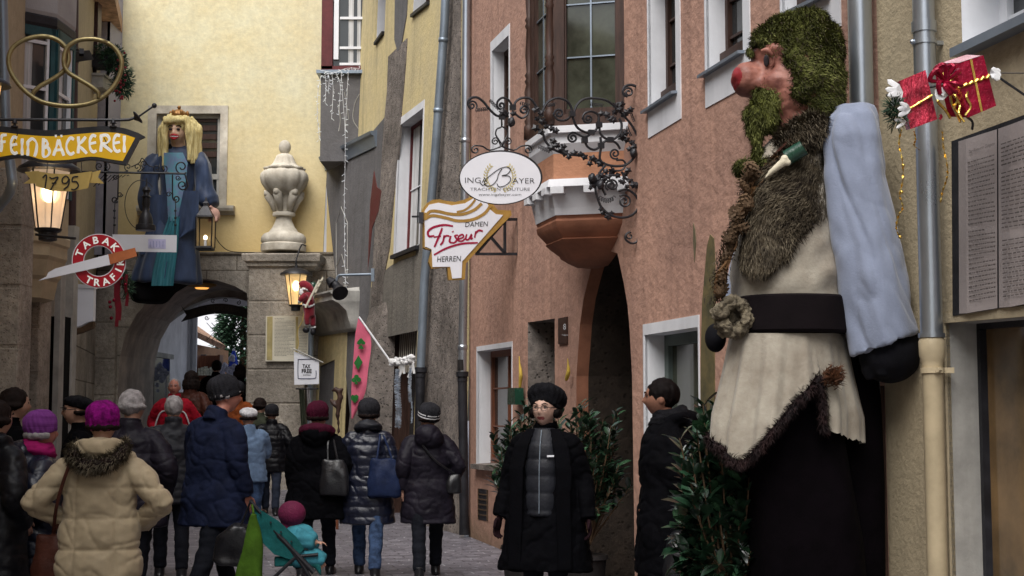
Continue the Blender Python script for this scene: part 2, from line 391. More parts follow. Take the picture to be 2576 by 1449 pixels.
M['stonej'] = stone('ashlar_stone', (.52, .47, .40), (.30, .265, .225), joints=(1.1, .52))
M['stoneg'] = stone('grey_stone', (.30, .26, .23), (.13, .115, .105), scale=9, spots=.85, bump=1)
M['stonel'] = stone('carved_limestone', (.68, .64, .55), (.48, .43, .35), scale=5, bump=.25, spots=.1)
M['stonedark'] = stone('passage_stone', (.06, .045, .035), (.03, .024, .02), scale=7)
M['zinc'] = mat('zinc_pipe', (.26, .31, .37), rough=.42, metal=.55, var=.15, scale=2, bump=.05, spec=.5)
M['zinc2'] = mat('bright_zinc_pipe', (.42, .46, .51), rough=.3, metal=.85, var=.2, scale=3, bump=.05, stretch=(1, 1, .3))
M['castiron'] = mat('black_cast_iron', (.018, .018, .022), rough=.5, var=.4, bump=.3)
M['iron'] = mat('wrought_iron', (.022, .022, .026), rough=.42, metal=.3, var=.4, bump=.25, spec=.5)
M['creampipe'] = mat('cream_painted_pipe', (.45, .37, .24), rough=.5, var=.12, bump=.1)
M['brownpipe'] = mat('brown_pipe', (.065, .032, .035), rough=.45, var=.25, spec=.4)
M['wood'] = mat('dark_brown_wood', (.05, .026, .019), rough=.5, var=.35, stretch=(12, 12, 1), scale=3, bump=.15)
M['wood2'] = mat('orange_brown_wood', (.17, .06, .03), rough=.5, var=.3, stretch=(12, 12, 1), scale=3)
M['maroon'] = mat('oxblood_painted_wood', (.11, .022, .024), rough=.5, var=.2)
M['teal'] = mat('petrol_painted_wood', (.02, .07, .08), rough=.5, var=.2)
M['greyg'] = mat('grey_green_frame', (.10, .13, .12), rough=.5)
M['glass'] = mat('window_glass', (.03, .034, .036), rough=.04, var=.3, scale=1, bump=0, spec=.9)
M['glass2'] = mat('old_window_glass', (.05, .055, .04), rough=.07, var=.5, scale=2.5, bump=0, spec=.8)
M['curtain'] = mat('net_curtain', (.5, .5, .5), rough=.9, var=.25, stretch=(14, 14, .4), scale=2)
M['black'] = mat('soot_black', (.006, .006, .007), rough=.9, spec=.1, bump=0)
M['gold'] = mat('brushed_brass', (.30, .245, .12), rough=.38, metal=.75, var=.25, scale=5, bump=.15, bscale=60)
M['goldp'] = mat('gold_paint', (.36, .21, .05), rough=.5, var=.15)
M['yellowsign'] = mat('lit_yellow_acrylic', (.72, .42, .015), rough=.35, var=.12, scale=1.5, bump=0, emit=.22)
M['letterw'] = mat('glowing_white_letters', (.85, .85, .8), rough=.4, var=.03, bump=0, emit=.25)  # emission added to lift the sign letters to a brighter white
M['letterb'] = mat('black_letters', (.02, .018, .018), rough=.5, bump=0)
M['ochre'] = mat('ochre_ribbon', (.50, .36, .11), rough=.5, var=.12)
M['signw'] = mat('white_enamel', (.74, .75, .80), rough=.35, var=.04, scale=2, bump=.03, emit=.04)
M['redsign'] = mat('red_enamel', (.45, .012, .025), rough=.35, var=.08)
M['redletter'] = mat('crimson_letters', (.33, .01, .045), rough=.35, var=.08)
M['filter'] = mat('orange_filter', (.42, .13, .045), rough=.6, var=.2)
M['paper'] = mat('printed_parchment', (.66, .62, .50), rough=.6, var=.06, scale=1)
M['paper2'] = mat('printed_panel', (.33, .29, .28), rough=.45, var=.1, scale=2)
M['ink'] = mat('ink', (.03, .025, .03), rough=.8, bump=0)
M['inkbrown'] = mat('faded_ink', (.10, .085, .08), rough=.8, bump=0)
M['lampglass'] = mat('lit_frosted_glass', (1.0, .72, .42), rough=.5, var=.1, scale=2, bump=0, emit=1.0)
M['bulb'] = mat('lamp_bulb', (1.0, .80, .45), bump=0, emit=6)
M['clampd'] = mat('dull_lamp_glass', (.75, .55, .38), rough=.4, var=.15, bump=0, emit=.32)
M['pink'] = mat('pink_flag', (.62, .12, .20), rough=.8, var=.1, sheen=.3)
M['green'] = mat('glossy_green', (.02, .14, .03), rough=.4)
M['bgreen'] = mat('bottle_green', (.012, .05, .03), rough=.25, spec=.6)
M['redcloth'] = mat('red_felt', (.22, .006, .02), rough=.85, sheen=.4, bump=.4, bscale=120)
M['whitefur'] = mat('white_fleece', (.7, .7, .7), rough=.9, bump=.6, bscale=80)
M['foil'] = mat('crimson_foil', (.27, .005, .03), rough=.25, metal=.35, var=.35, scale=14, bump=.5, bscale=18, dist=.02)
M['foil2'] = mat('striped_pink_foil', (.42, .03, .06), rough=.22, metal=.3, var=.6, scale=10, bump=.8, bscale=14, dist=.03, stretch=(3, 1, 1))
M['goldfoil'] = mat('gold_foil', (.75, .52, .13), rough=.2, metal=.9, var=.2, bump=.3)
M['silver'] = mat('silver_tinsel', (.55, .62, .72), rough=.25, metal=.6, var=.4)
M['ice'] = mat('white_fairy_lights', (.8, .85, .95), rough=.4, bump=0, emit=.02)
M['roof'] = mat('clay_tiles', (.40, .25, .17), var=.4, scale=8, bump=.4)
M['spruce'] = mat('spruce_needles', (.022, .055, .028), var=.6, scale=5, rough=.7, bump=0)
M['laurel'] = mat('laurel_leaves', (.012, .036, .018), rough=.3, var=.7, scale=5, bump=.1, spec=.8, coat=.6)
M['laurell'] = mat('young_laurel_leaves', (.03, .075, .035), rough=.25, var=.4, scale=6, bump=.1, spec=.75, coat=.3)
M['twig'] = mat('brown_twigs', (.09, .055, .03), rough=.8, var=.4)
M['pot'] = mat('dark_planter', (.012, .010, .010), rough=.7)
M['mossb'] = mat('brown_moss', (.07, .055, .03), col2=(.02, .02, .01), rough=.95, scale=9, bump=0)
M['moss'] = mat('moss', (.13, .14, .036), col2=(.024, .028, .010), rough=.95, scale=9, bump=.8, bscale=60, spec=.1, contrast=.9)
M['moss2'] = mat('pale_moss_tips', (.24, .25, .085), col2=(.04, .045, .018), rough=.95, scale=7, bump=0, spec=.1)
M['ruddy'] = mat('ruddy_giant_skin', (.40, .17, .125), col2=(.15, .05, .04), rough=.5, scale=7, bump=.4, bscale=26, spec=.4)
M['socket'] = mat('dark_eye_socket', (.10, .025, .02), rough=.6)
M['nosered'] = mat('crimson_nose_tip', (.28, .03, .035), rough=.45, bump=.2)
M['fur'] = mat('dark_brown_fur', (.075, .058, .036), col2=(.018, .013, .01), rough=.85, scale=14, bump=0, spec=.2)
M['fur2'] = mat('grey_brown_fur_tips', (.17, .14, .095), col2=(.035, .027, .018), rough=.8, scale=16, bump=0, spec=.25)
M['furplum'] = mat('plum_brown_fur', (.03, .014, .014), col2=(.008, .005, .006), rough=.9, scale=14, bump=0)
M['linen'] = mat('stained_cream_linen', (.41, .375, .31), col2=(.25, .215, .17), rough=.9, scale=4.5, bump=.35, bscale=60, sheen=.2)
M['sleeve'] = mat('pale_blue_grey_cotton', (.23, .265, .36), rough=.9, var=.12, scale=3, bump=.25, bscale=90, sheen=.3)
M['glove'] = mat('charcoal_felt', (.007, .007, .010), rough=.9, var=.4, bump=.3, spec=.15)
M['bark'] = mat('lichened_bark', (.26, .22, .15), col2=(.05, .04, .03), rough=.95, scale=18, bump=1, bscale=40, dist=.03, contrast=.9)
M['plumcloth'] = mat('plum_black_cloth', (.0022, .0014, .0022), spec=.05, rough=.95, var=.4, bump=.3)
M['bone'] = mat('ivory_bone', (.6, .55, .42), rough=.5)
M['skin'] = mat('skin', (.44, .25, .18), rough=.5, var=.1, scale=14, bump=.1, bscale=120)
M['skinred'] = mat('flushed_skin', (.45, .19, .14), rough=.5, var=.12, scale=14, bump=.1)
M['skindark'] = mat('tanned_skin', (.25, .12, .08), rough=.5, var=.1, scale=14, bump=.1)
M['lips'] = mat('lips', (.26, .06, .06), rough=.45, bump=0)
M['eyew'] = mat('eye_white', (.6, .58, .55), rough=.2, bump=0)
M['blonde'] = mat('straw_yarn', (.80, .70, .36), col2=(.58, .45, .18), rough=.85, scale=8, bump=.7, bscale=40, stretch=(5, 5, 1))
M['dressb'] = mat('dusty_blue_satin', (.030, .050, .105), rough=.5, var=.3, scale=3, bump=.3, bscale=14, sheen=.2, stretch=(2, 2, .6))
M['dresst'] = mat('turquoise_brocade', (.10, .33, .39), rough=.35, col2=(.17, .20, .36), scale=6, bump=.2)
M['dressl'] = mat('turquoise_satin', (.04, .17, .21), rough=.35, var=.25, scale=3, bump=.1, stretch=(3, 3, .3))
M['grout'] = mat('concrete_grey', (.34, .33, .33), var=.12, scale=2, bump=.3)
M['doll'] = mat('painted_doll_skin', (.66, .44, .31), rough=.4, var=.1, bump=.1)
def cloth(name, col, rough=.85, sheen=.0, var=.25, bump=.35, bscale=50, spec=.12, scale=9):
    M[name] = mat(name, col, rough=rough, sheen=sheen, var=var, bump=bump, bscale=bscale, spec=spec, scale=scale)
cloth('beige_nylon', (.36, .29, .19), rough=.55, sheen=.1, var=.1, bump=.25, bscale=14)
cloth('navy_wool', (.009, .013, .034)); cloth('navy_nylon', (.008, .010, .022), rough=.32, sheen=0, spec=.45)
cloth('black_wool', (.0022, .0022, .0032), spec=.05); cloth('black_nylon', (.004, .004, .006), rough=.45, sheen=0, spec=.22)
cloth('black_hair', (.005, .003, .003), rough=.7, spec=.1)
cloth('charcoal_quilt', (.016, .017, .022), rough=.5, sheen=0, spec=.2); cloth('purple_grey_nylon', (.012, .010, .016), rough=.5)
cloth('jeans', (.035, .06, .12), var=.5, scale=14); cloth('dark_trousers', (.007, .008, .012)); cloth('grey_jeans', (.02, .025, .04), var=.4)
cloth('maroon_knit', (.055, .005, .018), bump=.8, bscale=90); cloth('grey_knit', (.02, .02, .024), bump=.8, bscale=90)
cloth('purple_knit', (.13, .012, .17), bump=.8, bscale=90, var=.4, scale=30); cloth('magenta_knit', (.19, .004, .14), bump=1, bscale=70, var=.5, scale=26)
cloth('black_knit', (.006, .006, .008), bump=1, bscale=110, var=.5, scale=30); cloth('light_grey_hair', (.30, .28, .28), var=.3, scale=20, bump=.8, bscale=60)
cloth('brown_hair', (.012, .007, .006), rough=.7, scale=20, bump=.6); cloth('red_fleece', (.33, .008, .022)); cloth('light_blue', (.12, .18, .28)); cloth('olive', (.04, .045, .03))
cloth('tan_scarf', (.35, .27, .18)); cloth('orange_cloth', (.22, .055, .015)); cloth('brown_leather', (.055, .018, .012), rough=.45, sheen=0); cloth('black_leather', (.01, .01, .012), rough=.35, sheen=0, spec=.5)
cloth('navy_leather', (.012, .02, .055), rough=.5, sheen=0); cloth('teal_fabric', (.015, .12, .12)); cloth('turquoise_fabric', (.05, .23, .29)); cloth('lime_fabric', (.055, .12, .012)); cloth('white_cloth', (.6, .6, .62))
cloth('magenta_scarf', (.28, .01, .10)); cloth('blue_parasol', (.04, .08, .5))
cloth('dark_glove', (.012, .004, .006))
M['skinpale'] = mat('pale_skin', (.50, .32, .25), rough=.5, var=.1, scale=14, bump=.1)
# ---------------------------------------------------------------- walls
def uvobj(name, verts, faces, uvs, mt, parent=None):
    me = bpy.data.meshes.new(name); me.from_pydata([tuple(v) for v in verts], [], faces); me.update()
    ul = me.uv_layers.new(name='UVMap')
    for p in me.polygons:
        for li in p.loop_indices: ul.data[li].uv = uvs[me.loops[li].vertex_index]
    o = bpy.data.objects.new(name, me); COL.objects.link(o); me.materials.append(mt)
    if parent is not None:
        o.parent = parent; me.transform(Matrix.Translation(-wpos(parent)))
    me.update(); return o
def sheet(name, W, poly, mt, parent=None, out=.012, holes=(), px=True, thick=True):
    """flat patch on a wall, its edge turned back to the wall"""
    q = W.uzs(poly) if px else list(poly)
    hs = [W.uzs(h) if px else list(h) for h in holes]
    loops = [q]+hs; allp = [p for l in loops for p in l]
    tri = tessellate_polygon([[Vector((p[0], p[1], 0)) for p in l] for l in loops])
    V = [W.P(u, z, out) for u, z in allp]; UV = list(allp); Fc = []
    for t in tri:
        a, b, c = [Vector((allp[i][0], allp[i][1], 0)) for i in t]
        nrm = (W.P(*allp[t[1]])-W.P(*allp[t[0]])).cross(W.P(*allp[t[2]])-W.P(*allp[t[0]]))
        Fc.append(tuple(t) if nrm.dot(W.n) > 0 else tuple(reversed(t)))
    if thick:
        o = 0
        for l in loops:
            n = len(l); base = len(V); V += [W.P(u, z, -.02) for u, z in l]; UV += [(u+.1, z) for u, z in l]
            for i in range(n): j = (i+1) % n; Fc.append((o+i, o+j, base+j, base+i))
            o += n
    return uvobj(name, V, Fc, UV, mt, parent)
def wall(name, W, outline, holes, depth, mt, parent, rev=None):
    """wall sheet with real openings; every opening gets its jambs"""
    w = sheet(name, W, outline, mt, parent, 0, holes, px=False, thick=False)
    if rev is None: rev = mt
    V = []; Fc = []; UV = []
    for k, h in enumerate(holes):
        dp = depth[k] if isinstance(depth, (list, tuple)) else depth
        n = len(h); b = len(V)
        V += [W.P(u, z, 0) for u, z in h]+[W.P(u, z, -dp) for u, z in h]; UV += [(u, z) for u, z in h]+[(u+dp, z+.13) for u, z in h]
        for i in range(n): j = (i+1) % n; Fc.append((b+i, b+j, b+n+j, b+n+i))
    if V: uvobj('reveal', V, Fc, UV, rev, w)
    return w
def band(name, W, outer, inner, mt, parent, out=.014, px=True):
    return sheet(name, W, outer, mt, parent, out, [inner], px=px)
def quad_at(W, q, s, t):
    """bilinear point inside uz quad (TL TR BR BL)"""
    (a, b, c, d) = [Vector(p) for p in q]
    top = a.lerp(b, s); bot = d.lerp(c, s); return top.lerp(bot, t)
def window(W, q, depth, parent, frame='wood', glass='glass', cols=1, rows=2, fw=.05, bars='wood', curtain=False, name='window'):
    """casement set at the back of an opening: frame, pane, glazing bars"""
    q = list(q)
    def P(s, t, out): v = quad_at(W, q, s, t); return W.P(v[0], v[1], out)
    wd = abs(q[1][0]-q[0][0]); ht = abs(q[0][1]-q[3][1]); fs = min(fw/max(wd, .01), .3); ft = min(fw/max(ht, .01), .2)
    fr = MB(); d0 = -depth; d1 = -depth+.05
    for (s0, s1, t0, t1) in ((-.01, fs, -.01, 1.01), (1-fs, 1.01, -.01, 1.01), (fs, 1-fs, -.01, ft), (fs, 1-fs, 1-ft, 1.01)):
        fr.loft([[P(s0, t0, d), P(s1, t0, d), P(s1, t1, d), P(s0, t1, d)] for d in (d0-.03, d1)])
    f = obj(name, fr, M[frame], parent)
    g = MB(); g.quad(P(0, 0, d0+.012), P(1, 0, d0+.012), P(1, 1, d0+.012), P(0, 1, d0+.012)); obj('pane', g, M[glass], f)
    if cols > 1 or rows > 1:
        b = MB(); bw = .016
        for i in range(1, cols): s = i/cols; w_ = bw/wd*(1.6 if cols == 2 else 1); b.loft([[P(s-w_, ft, d), P(s+w_, ft, d), P(s+w_, 1-ft, d), P(s-w_, 1-ft, d)] for d in (d0+.014, d0+.042)])
        for i in range(1, rows): t = i/rows; h_ = bw*.6/ht; b.loft([[P(fs, t-h_, d), P(1-fs, t-h_, d), P(1-fs, t+h_, d), P(fs, t+h_, d)] for d in (d0+.015, d0+.036)])
        obj('glazing_bar', b, M[bars], f)
    if curtain:
        c = MB(); n = 24
        for (a0, a1) in ((fs, .32), (.68, 1-fs)):
            top = []; bot = []
            for i in range(n+1):
                s = a0+(a1-a0)*i/n; top.append(P(s, .02, d0+.016+.006*math.sin(i*1.6))); bot.append(P(s, .98, d0+.018+.006*math.sin(i*1.6)))
            c.loft([top, bot], cap=False, closed=False)
        obj('curtain', c, M['curtain'], f)
    return f
# ================================================================ PLAN
R = Wall((-.55, 18.4), (2.067, 7.90))                       # red house front
T = Wall((2.067, 7.90), (4.56, -3.83))                      # beige house front
Q = Wall((-.62, 18.55), (-2.46, 23.6), k=.03)              # weathered yellow house
GQ = Wall((-2.46, 23.6), (-3.60, 25.95), k=.03)             # its grey low part
A = Wall((-7.80, 26.0), (-3.2, 26.0))                       # archway house
Lw = Wall((-7.62, 26.0), (-5.14, 14.5))                     # left row
L2 = Wall((-5.14, 14.5), (-2.2, -3.0))
TOP = 9.6
def gz(Y): return 0 if Y < 24 else (min(Y, 30)-24)*.15
# ground
g = MB(); ys = [-12, 24, 30, 90]
for i in range(3): g.quad((-60, ys[i], gz(ys[i])), (60, ys[i], gz(ys[i])), (60, ys[i+1], gz(ys[i+1])), (-60, ys[i+1], gz(ys[i+1])))
st = obj('paved_street', g, M['paving']); tag(st, 'grey brick paving of the narrow old town lane with pale grit in its joints', 'ground', kind='structure')
# ---------------------------------------------------------------- red house
RH = thing('red_house', 'terracotta plastered old town house with wooden bay window, dark passage and white framed windows', 'house', (.4, 14.5, 0))
hw1 = quadreg(R, [(1238, 130), (1281, 88), (1281, 386), (1238, 408)])
hw2 = quadreg(R, [(1632, -60), (1701, -110), (1701, 236), (1631, 283)])
hw3 = quadreg(R, [(1776, -90), (1870, -150), (1869, 136), (1777, 192)])
hw4 = quadreg(R, [(1966, -200), (2086, -270), (2086, -8), (1966, 48)])
hw5 = quadreg(R, [(1201, 884), (1288, 872), (1288, 1174), (1201, 1167)])
hn1 = quadreg(R, [(1328, 811), (1396, 801), (1396, 1270), (1328, 1265)])
hw6 = quadreg(R, [(1624, 843), (1760, 822), (1760, 1268), (1624, 1250)])
def zat(W, px, py): return W.uz(px, py)
pg = R.uzs([(1450, 946), (1459, 816), (1468, 752), (1480, 703), (1491, 664), (1507, 645), (1535, 632), (1553, 637), (1561, 674), (1570, 717), (1579, 770), (1584, 830), (1590, 946)])
pl = [(pg[0][0]-.04, .0)]+pg+[(pg[-1][0]+.04, .0)]
holes = [hw1, hw2, hw3, hw4, hw5, hn1, hw6, pl]
wr = wall('wall', R, [(-.02, -.3), (R.L, -.3), (R.L, TOP), (-.02, TOP)], holes[:7], [.22, .25, .25, .25, .3, .3, .3], M['red'], RH, M['white'])
bpy.data.objects.remove(wr)
for o in [o for o in bpy.data.objects if o.name.startswith('reveal')]: bpy.data.objects.remove(o)
wr = sheet('wall', R, [(-.02, -.3)]+[(pl[0][0], -.3), *pl, (pl[-1][0], -.3)]+[(R.L, -.3), (R.L, TOP), (-.02, TOP)], M['red'], RH, 0, [hw1, hw2, hw3, hw4, hw5, hn1, hw6], px=False, thick=False)
def reveal(W, h, dp, mt, par, closed=True, name='reveal'):
    n = len(h); V = [W.P(u, z, 0) for u, z in h]+[W.P(u, z, -dp) for u, z in h]; UV = [(u, z) for u, z in h]+[(u+dp, z+.13) for u, z in h]
    return uvobj(name, V, [(i, (i+1) % n, n+(i+1) % n, n+i) for i in range(n if closed else n-1)], UV, mt, par)
for h, dp, mt in ((hw1, .22, 'white'), (hw2, .25, 'white'), (hw3, .25, 'white'), (hw4, .25, 'white'), (hw5, .3, 'white'), (hn1, .35, 'stoneg'), (hw6, .3, 'white')):
    reveal(R, h, dp, M[mt], wr)
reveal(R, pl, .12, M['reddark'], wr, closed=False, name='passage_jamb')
# passage interior: stone tunnel
pi_ = MB(); n = len(pl)
rings = []
for d in (.12, 3.4):
    rings.append([R.P(u+(.12 if k > n/2 else -.12)*(1 if d > 1 else 0), z, -d) for k, (u, z) in enumerate(pl)])
pi_.loft(rings, cap=False, closed=False); pi_.add(rings[1], [tuple(range(n))])
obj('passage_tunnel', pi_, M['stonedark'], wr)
dd = MB(); dd.loft([[R.P(pl[0][0]+.35, 0, -o), R.P(pl[0][0]+.35, 2.1, -o), R.P(pl[-1][0]-.35, 2.1, -o), R.P(pl[-1][0]-.35, 0, -o)] for o in (3.25, 3.35)]); obj('door', dd, M['wood'], RH)
# back of the niche
nb = MB(); nb.quad(*[R.P(u, z, -.35) for u, z in hn1]); obj('niche_back', nb, M['stoneg'], RH)
nd = quadreg(R, [(1346, 868), (1394, 860), (1394, 1272), (1346, 1266)]); s_ = MB(); s_.loft([[R.P(u+.1, z, -o) for u, z in nd] for o in (.30, .348)]); obj('niche_door', s_, M['black'], RH)
# white painted surrounds
def grow(q, l, t, r, b): return [(q[0][0]-l, q[0][1]+t), (q[1][0]+r, q[1][1]+t), (q[2][0]+r, q[2][1]-b), (q[3][0]-l, q[3][1]-b)]
for q, gr in ((hw1, (.07, .13, .04, .10)), (hw2, (.012, .1, .10, .22)), (hw3, (.02, .1, .12, .24)), (hw4, (.02, .1, .14, .22)), (hw5, (.035, .06, .03, .0)), (hw6, (.03, .09, .02, .05))):
    band('window_surround', R, grow(q, *gr), q, M['white'], RH, .008, px=False)
window(R, hw1, .2, RH, cols=1, rows=3, fw=.06); 
for q in (hw2, hw3, hw4):
    w = window(R, q, .2, RH, cols=2, rows=3, fw=.05)
    # little timber guard and metal sill in the opening
    s = MB(); a = q[3]; b = q[2]
    s.loft([[R.P(a[0]+.01, a[1]+.02, o), R.P(b[0]-.01, b[1]+.02, o), R.P(b[0]-.01, b[1]+.17, o), R.P(a[0]+.01, a[1]+.17, o)] for o in (-.13, -.10)]); obj('timber_guard', s, M['wood'], w)
    s = MB(); s.loft([[R.P(a[0]-.05, a[1]-.01, o[0])+Vector((0, 0, o[1])), R.P(b[0]+.03, b[1]-.01, o[0])+Vector((0, 0, o[1])), R.P(b[0]+.03, b[1]+.012, o[0])+Vector((0, 0, o[1])), R.P(a[0]-.05, a[1]+.012, o[0])+Vector((0, 0, o[1]))] for o in ((-.12, .02), (.06, 0))]); obj('sill', s, M['zinc'], w)
w5 = window(R, hw5, .22, RH, frame='wood2', cols=2, rows=3, fw=.08, bars='wood2')
s = MB(); a = hw5[3]; b = hw5[2]; s.loft([[R.P(a[0]-.05, a[1]+z, o), R.P(b[0]+.05, b[1]+z, o)] [::1]+[R.P(b[0]+.05, b[1]+z-.06, o), R.P(a[0]-.05, a[1]+z-.06, o)] for o, z in ((-.2, .012), (.08, 0))]); obj('sill', s, M['stoneg'], w5)
w6 = window(R, hw6, .22, RH, frame='greyg', glass='glass2', cols=1, rows=1, fw=.09)
# warm lamp seen behind the big pane
lm = MB(); c = quad_at(R, hw6, .80, .2); lm.lathe(R.P(c[0], c[1], -.19), [(.012, .10), (.02, .06), (.05, .03), (.062, 0), (.05, -.01)], 12); lo = obj('shop_lamp', lm, M['lampglass'], w6)
# low vent
vq = quadreg(R, [(1205, 1229), (1228, 1232), (1228, 1311), (1205, 1307)])
v = MB(); v.loft([[R.P(u, z, o) for u, z in vq] for o in (-.02, .006)]); vo_ = obj('vent_grille', v, M['castiron'], RH)
v = MB()
for i in range(1, 6):
    a = quad_at(R, vq, 0, i/6); b = quad_at(R, vq, 1, i/6); v.beam(R.P(a[0], a[1], .012), R.P(b[0], b[1], .012), .012, .014)
for i in (0, 1): a = quad_at(R, vq, i, 0); b = quad_at(R, vq, i, 1); v.beam(R.P(a[0], a[1], .012), R.P(b[0], b[1], .012), .012, .014)
obj('bar', v, M['twig'], vo_)
# flank + roof volumes so that light and shadow are those of real houses
def block(W, depth, z1, mt, par, name='house_body', z0=-.3):
    m = MB(); a = W.P(0, 0, -.36); b = W.P(W.L, 0, -.36)
    nn = W.n*-depth
    base = [a, b, b+nn, a+nn]; m.loft([[p+Vector((0, 0, z0)) for p in base], [p+Vector((0, 0, z1)) for p in base]])
    return obj(name, m, mt, par)
# roofs/back masses kept behind the tunnel
def roofmass(W, par, z1=TOP):
    m = MB(); a = W.P(0, 0, 0); b = W.P(W.L, 0, 0); nn = W.n*-6
    m.loft([[p+Vector((0, 0, z1)) for p in (a+W.n*.35, b+W.n*.35, b+nn, a+nn)], [p+Vector((0, 0, z1+.25)) for p in (a+W.n*.35, b+W.n*.35, b+nn, a+nn)]])
    obj('roof', m, M['roof'], par)
    m = MB(); m.loft([[p+Vector((0, 0, z)) for p in (a+nn, b+nn, b+nn*1.02, a+nn*1.02)] for z in (-.2, z1)]); obj('rear_wall', m, M['grout'], par)
roofmass(R, RH)
# --- bay window (polygonal oriel)
def bay():
    # plan: far corner, outer far, outer near, near corner
    D = .55
    uN = R.uz(1572, 400)[0]; ua = R.uz(1341, 300, D)[0]; ub = R.uz(1392, 300, D)[0]; uF = ua-.22
    def ring(z, k=1.0, sh=0):
        u0 = uF; u3 = uN; u1 = ua; u2 = ub; mid = u3-.9
        f = lambda u: mid+(u-mid)*k
        return [R.P(f(u0), z, -.05), R.P(f(u1), z, D*k), R.P(f(u2), z, D*k), R.P(f(u3), z, -.05)]
    return ring, uF, uN, D
ringb, uF, uN, D = bay()
def zY(py, Y): return CAMH+(HOR-py)/F*Y
Yb = R.P((uF+uN)/2, 0, .4).y
zs = {k: zY(k, 12.0) for k in (300, 345, 385, 460, 545, 560, 600, 640, 655)}
BW = obj('bay_window', MB().loft([ringb(zY(392, 12.7)), ringb(zY(465, 12.7))]), M['redsmooth'], RH); 
me = BW.data; ul = me.uv_layers.new(name='UVMap')
for l in ul.data: pass
for p in me.polygons:
    for li in p.loop_indices: co = me.vertices[me.loops[li].vertex_index].co; ul.data[li].uv = (co.x+co.y, co.z)
cz = MB()
for z0, z1, k0, k1 in ((zY(330, 12.7), zY(347, 12.7), 1.13, 1.13), (zY(347, 12.7), zY(372, 12.7), 1.07, 1.07), (zY(372, 12.7), zY(395, 12.7), 1.07, 1.0)):
    cz.loft([ringb(z0, k0), ringb(z1, k1)])
obj('sill_cornice', cz, M['white'], BW)
cz = MB()
for z0, z1, k0, k1 in ((zY(462, 12.7), zY(482, 12.7), 1.1, 1.14), (zY(482, 12.7), zY(505, 12.7), 1.05, 1.02), (zY(505, 12.7), zY(530, 12.7), 1.02, .98), (zY(530, 12.7), zY(548, 12.7), .98, .96)):
    cz.loft([ringb(z0, k0), ringb(z1, k1)])
for k in range(5):   # dentils
    for (i0, i1) in ((1, 2), (2, 3)):
        a = ringb(zY(482, 12.7), 1.09)[i0]; b = ringb(zY(482, 12.7), 1.09)[i1]
        p = a.lerp(b, (k+.5)/5)
        if k % 2 == 0: cz.box(p+Vector((0, 0, -.03)), (.12, .08, .06), rz=math.atan2((b-a).y, (b-a).x))
obj('lower_cornice', cz, M['white'], BW)
cz = MB(); prof = [(548, .95), (556, .93), (562, .95), (575, .93), (592, .83), (600, .78), (604, .80), (616, .72), (632, .58), (640, .55), (652, .42), (662, .28)]
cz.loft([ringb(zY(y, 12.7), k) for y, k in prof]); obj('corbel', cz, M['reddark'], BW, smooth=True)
# timber frame of bay
zb = zY(322, 12.7); zt = zb+2.6
fr = MB(); gl = MB(); bars = MB(); fr2 = MB()
rg = lambda z, k=.97: ringb(z, k)
cor = [rg(zb)[i] for i in range(4)]
for i in (1, 2):
    prof = [(.055, 0), (.055, .12), (.04, .14), (.05, .17), (.036, .2), (.05, .45), (.034, .52), (.048, .55), (.034, .58), (.048, .61), (.03, .64), (.042, .8), (.03, 1.05), (.046, 1.08), (.032, 1.11), (.046, 1.14), (.03, 1.17), (.05, 1.5), (.05, 2.6)]
    o = (cor[i]-R.P((uF+uN)/2, zb, -.3)); o.z = 0; o.normalize()
    fr2.lathe(cor[i]+o*.05, prof, 14)
o = cor[3]+R.n*.04; 
for i0, i1, sp in ((0, 1, 1), (1, 2, 1), (2, 3, 1)):
    a = cor[i0]; b = cor[i1]; d = (b-a).normalized(); up = Vector((0, 0, 1)); nn = d.cross(up); 
    if nn.dot(R.n) < 0: nn = -nn
    inset = .07
    for z in (0.03, 1.62, 2.5): fr.beam(a+up*z, b+up*z, .12, .11, up=up)
    for t in (.0, 1): p = a.lerp(b, t); fr.beam(p+(d*.05 if t == 0 else -d*.05), p+(d*.05 if t == 0 else -d*.05)+up*2.55, .10, .10, up=nn)
    L_ = (b-a).length
    for s0 in (.09/L_, 1-.09/L_): p = a.lerp(b, s0)+nn*.0; fr.beam(p+up*.08, p+up*1.57, .05, .06, up=nn)
    for z in (.11, 1.54): fr.beam(a+up*z+d*.08, b+up*z-d*.08, .06, .05, up=up)
    gl.quad(a-nn*.005, b-nn*.005, b-nn*.005+up*2.5, a-nn*.005+up*2.5)
    if L_ > .4:
        for t in (.5,): p = a.lerp(b, t); bars.beam(p+up*.1+nn*.006, p+up*1.55+nn*.006, .014, .012, up=nn)
        for z in (.6, 1.08): bars.beam(a+up*z+nn*.006+d*.1, b+up*z+nn*.006-d*.1, .014, .012, up=up)
bf = obj('window', fr, M['wood'], BW); obj('turned_column', fr2, M['wood'], BW, smooth=True)
bp_ = obj('pane', gl, M['glass2'], BW); obj('glazing_bar', bars, M['zinc'], BW)
# drape behind the glass
cu = MB(); a = cor[2].lerp(cor[3], .72); b = cor[2].lerp(cor[3], .9)
nn = R.n
cu.loft([[a.lerp(b, i/12)+Vector((0, 0, z))+nn*(.028+.006*math.sin(i*1.9)) for i in range(13)] for z in (.12, 1.5)], cap=False, closed=False); M['drape'] = mat('olive_drape', (.10, .12, .05), var=.2); 
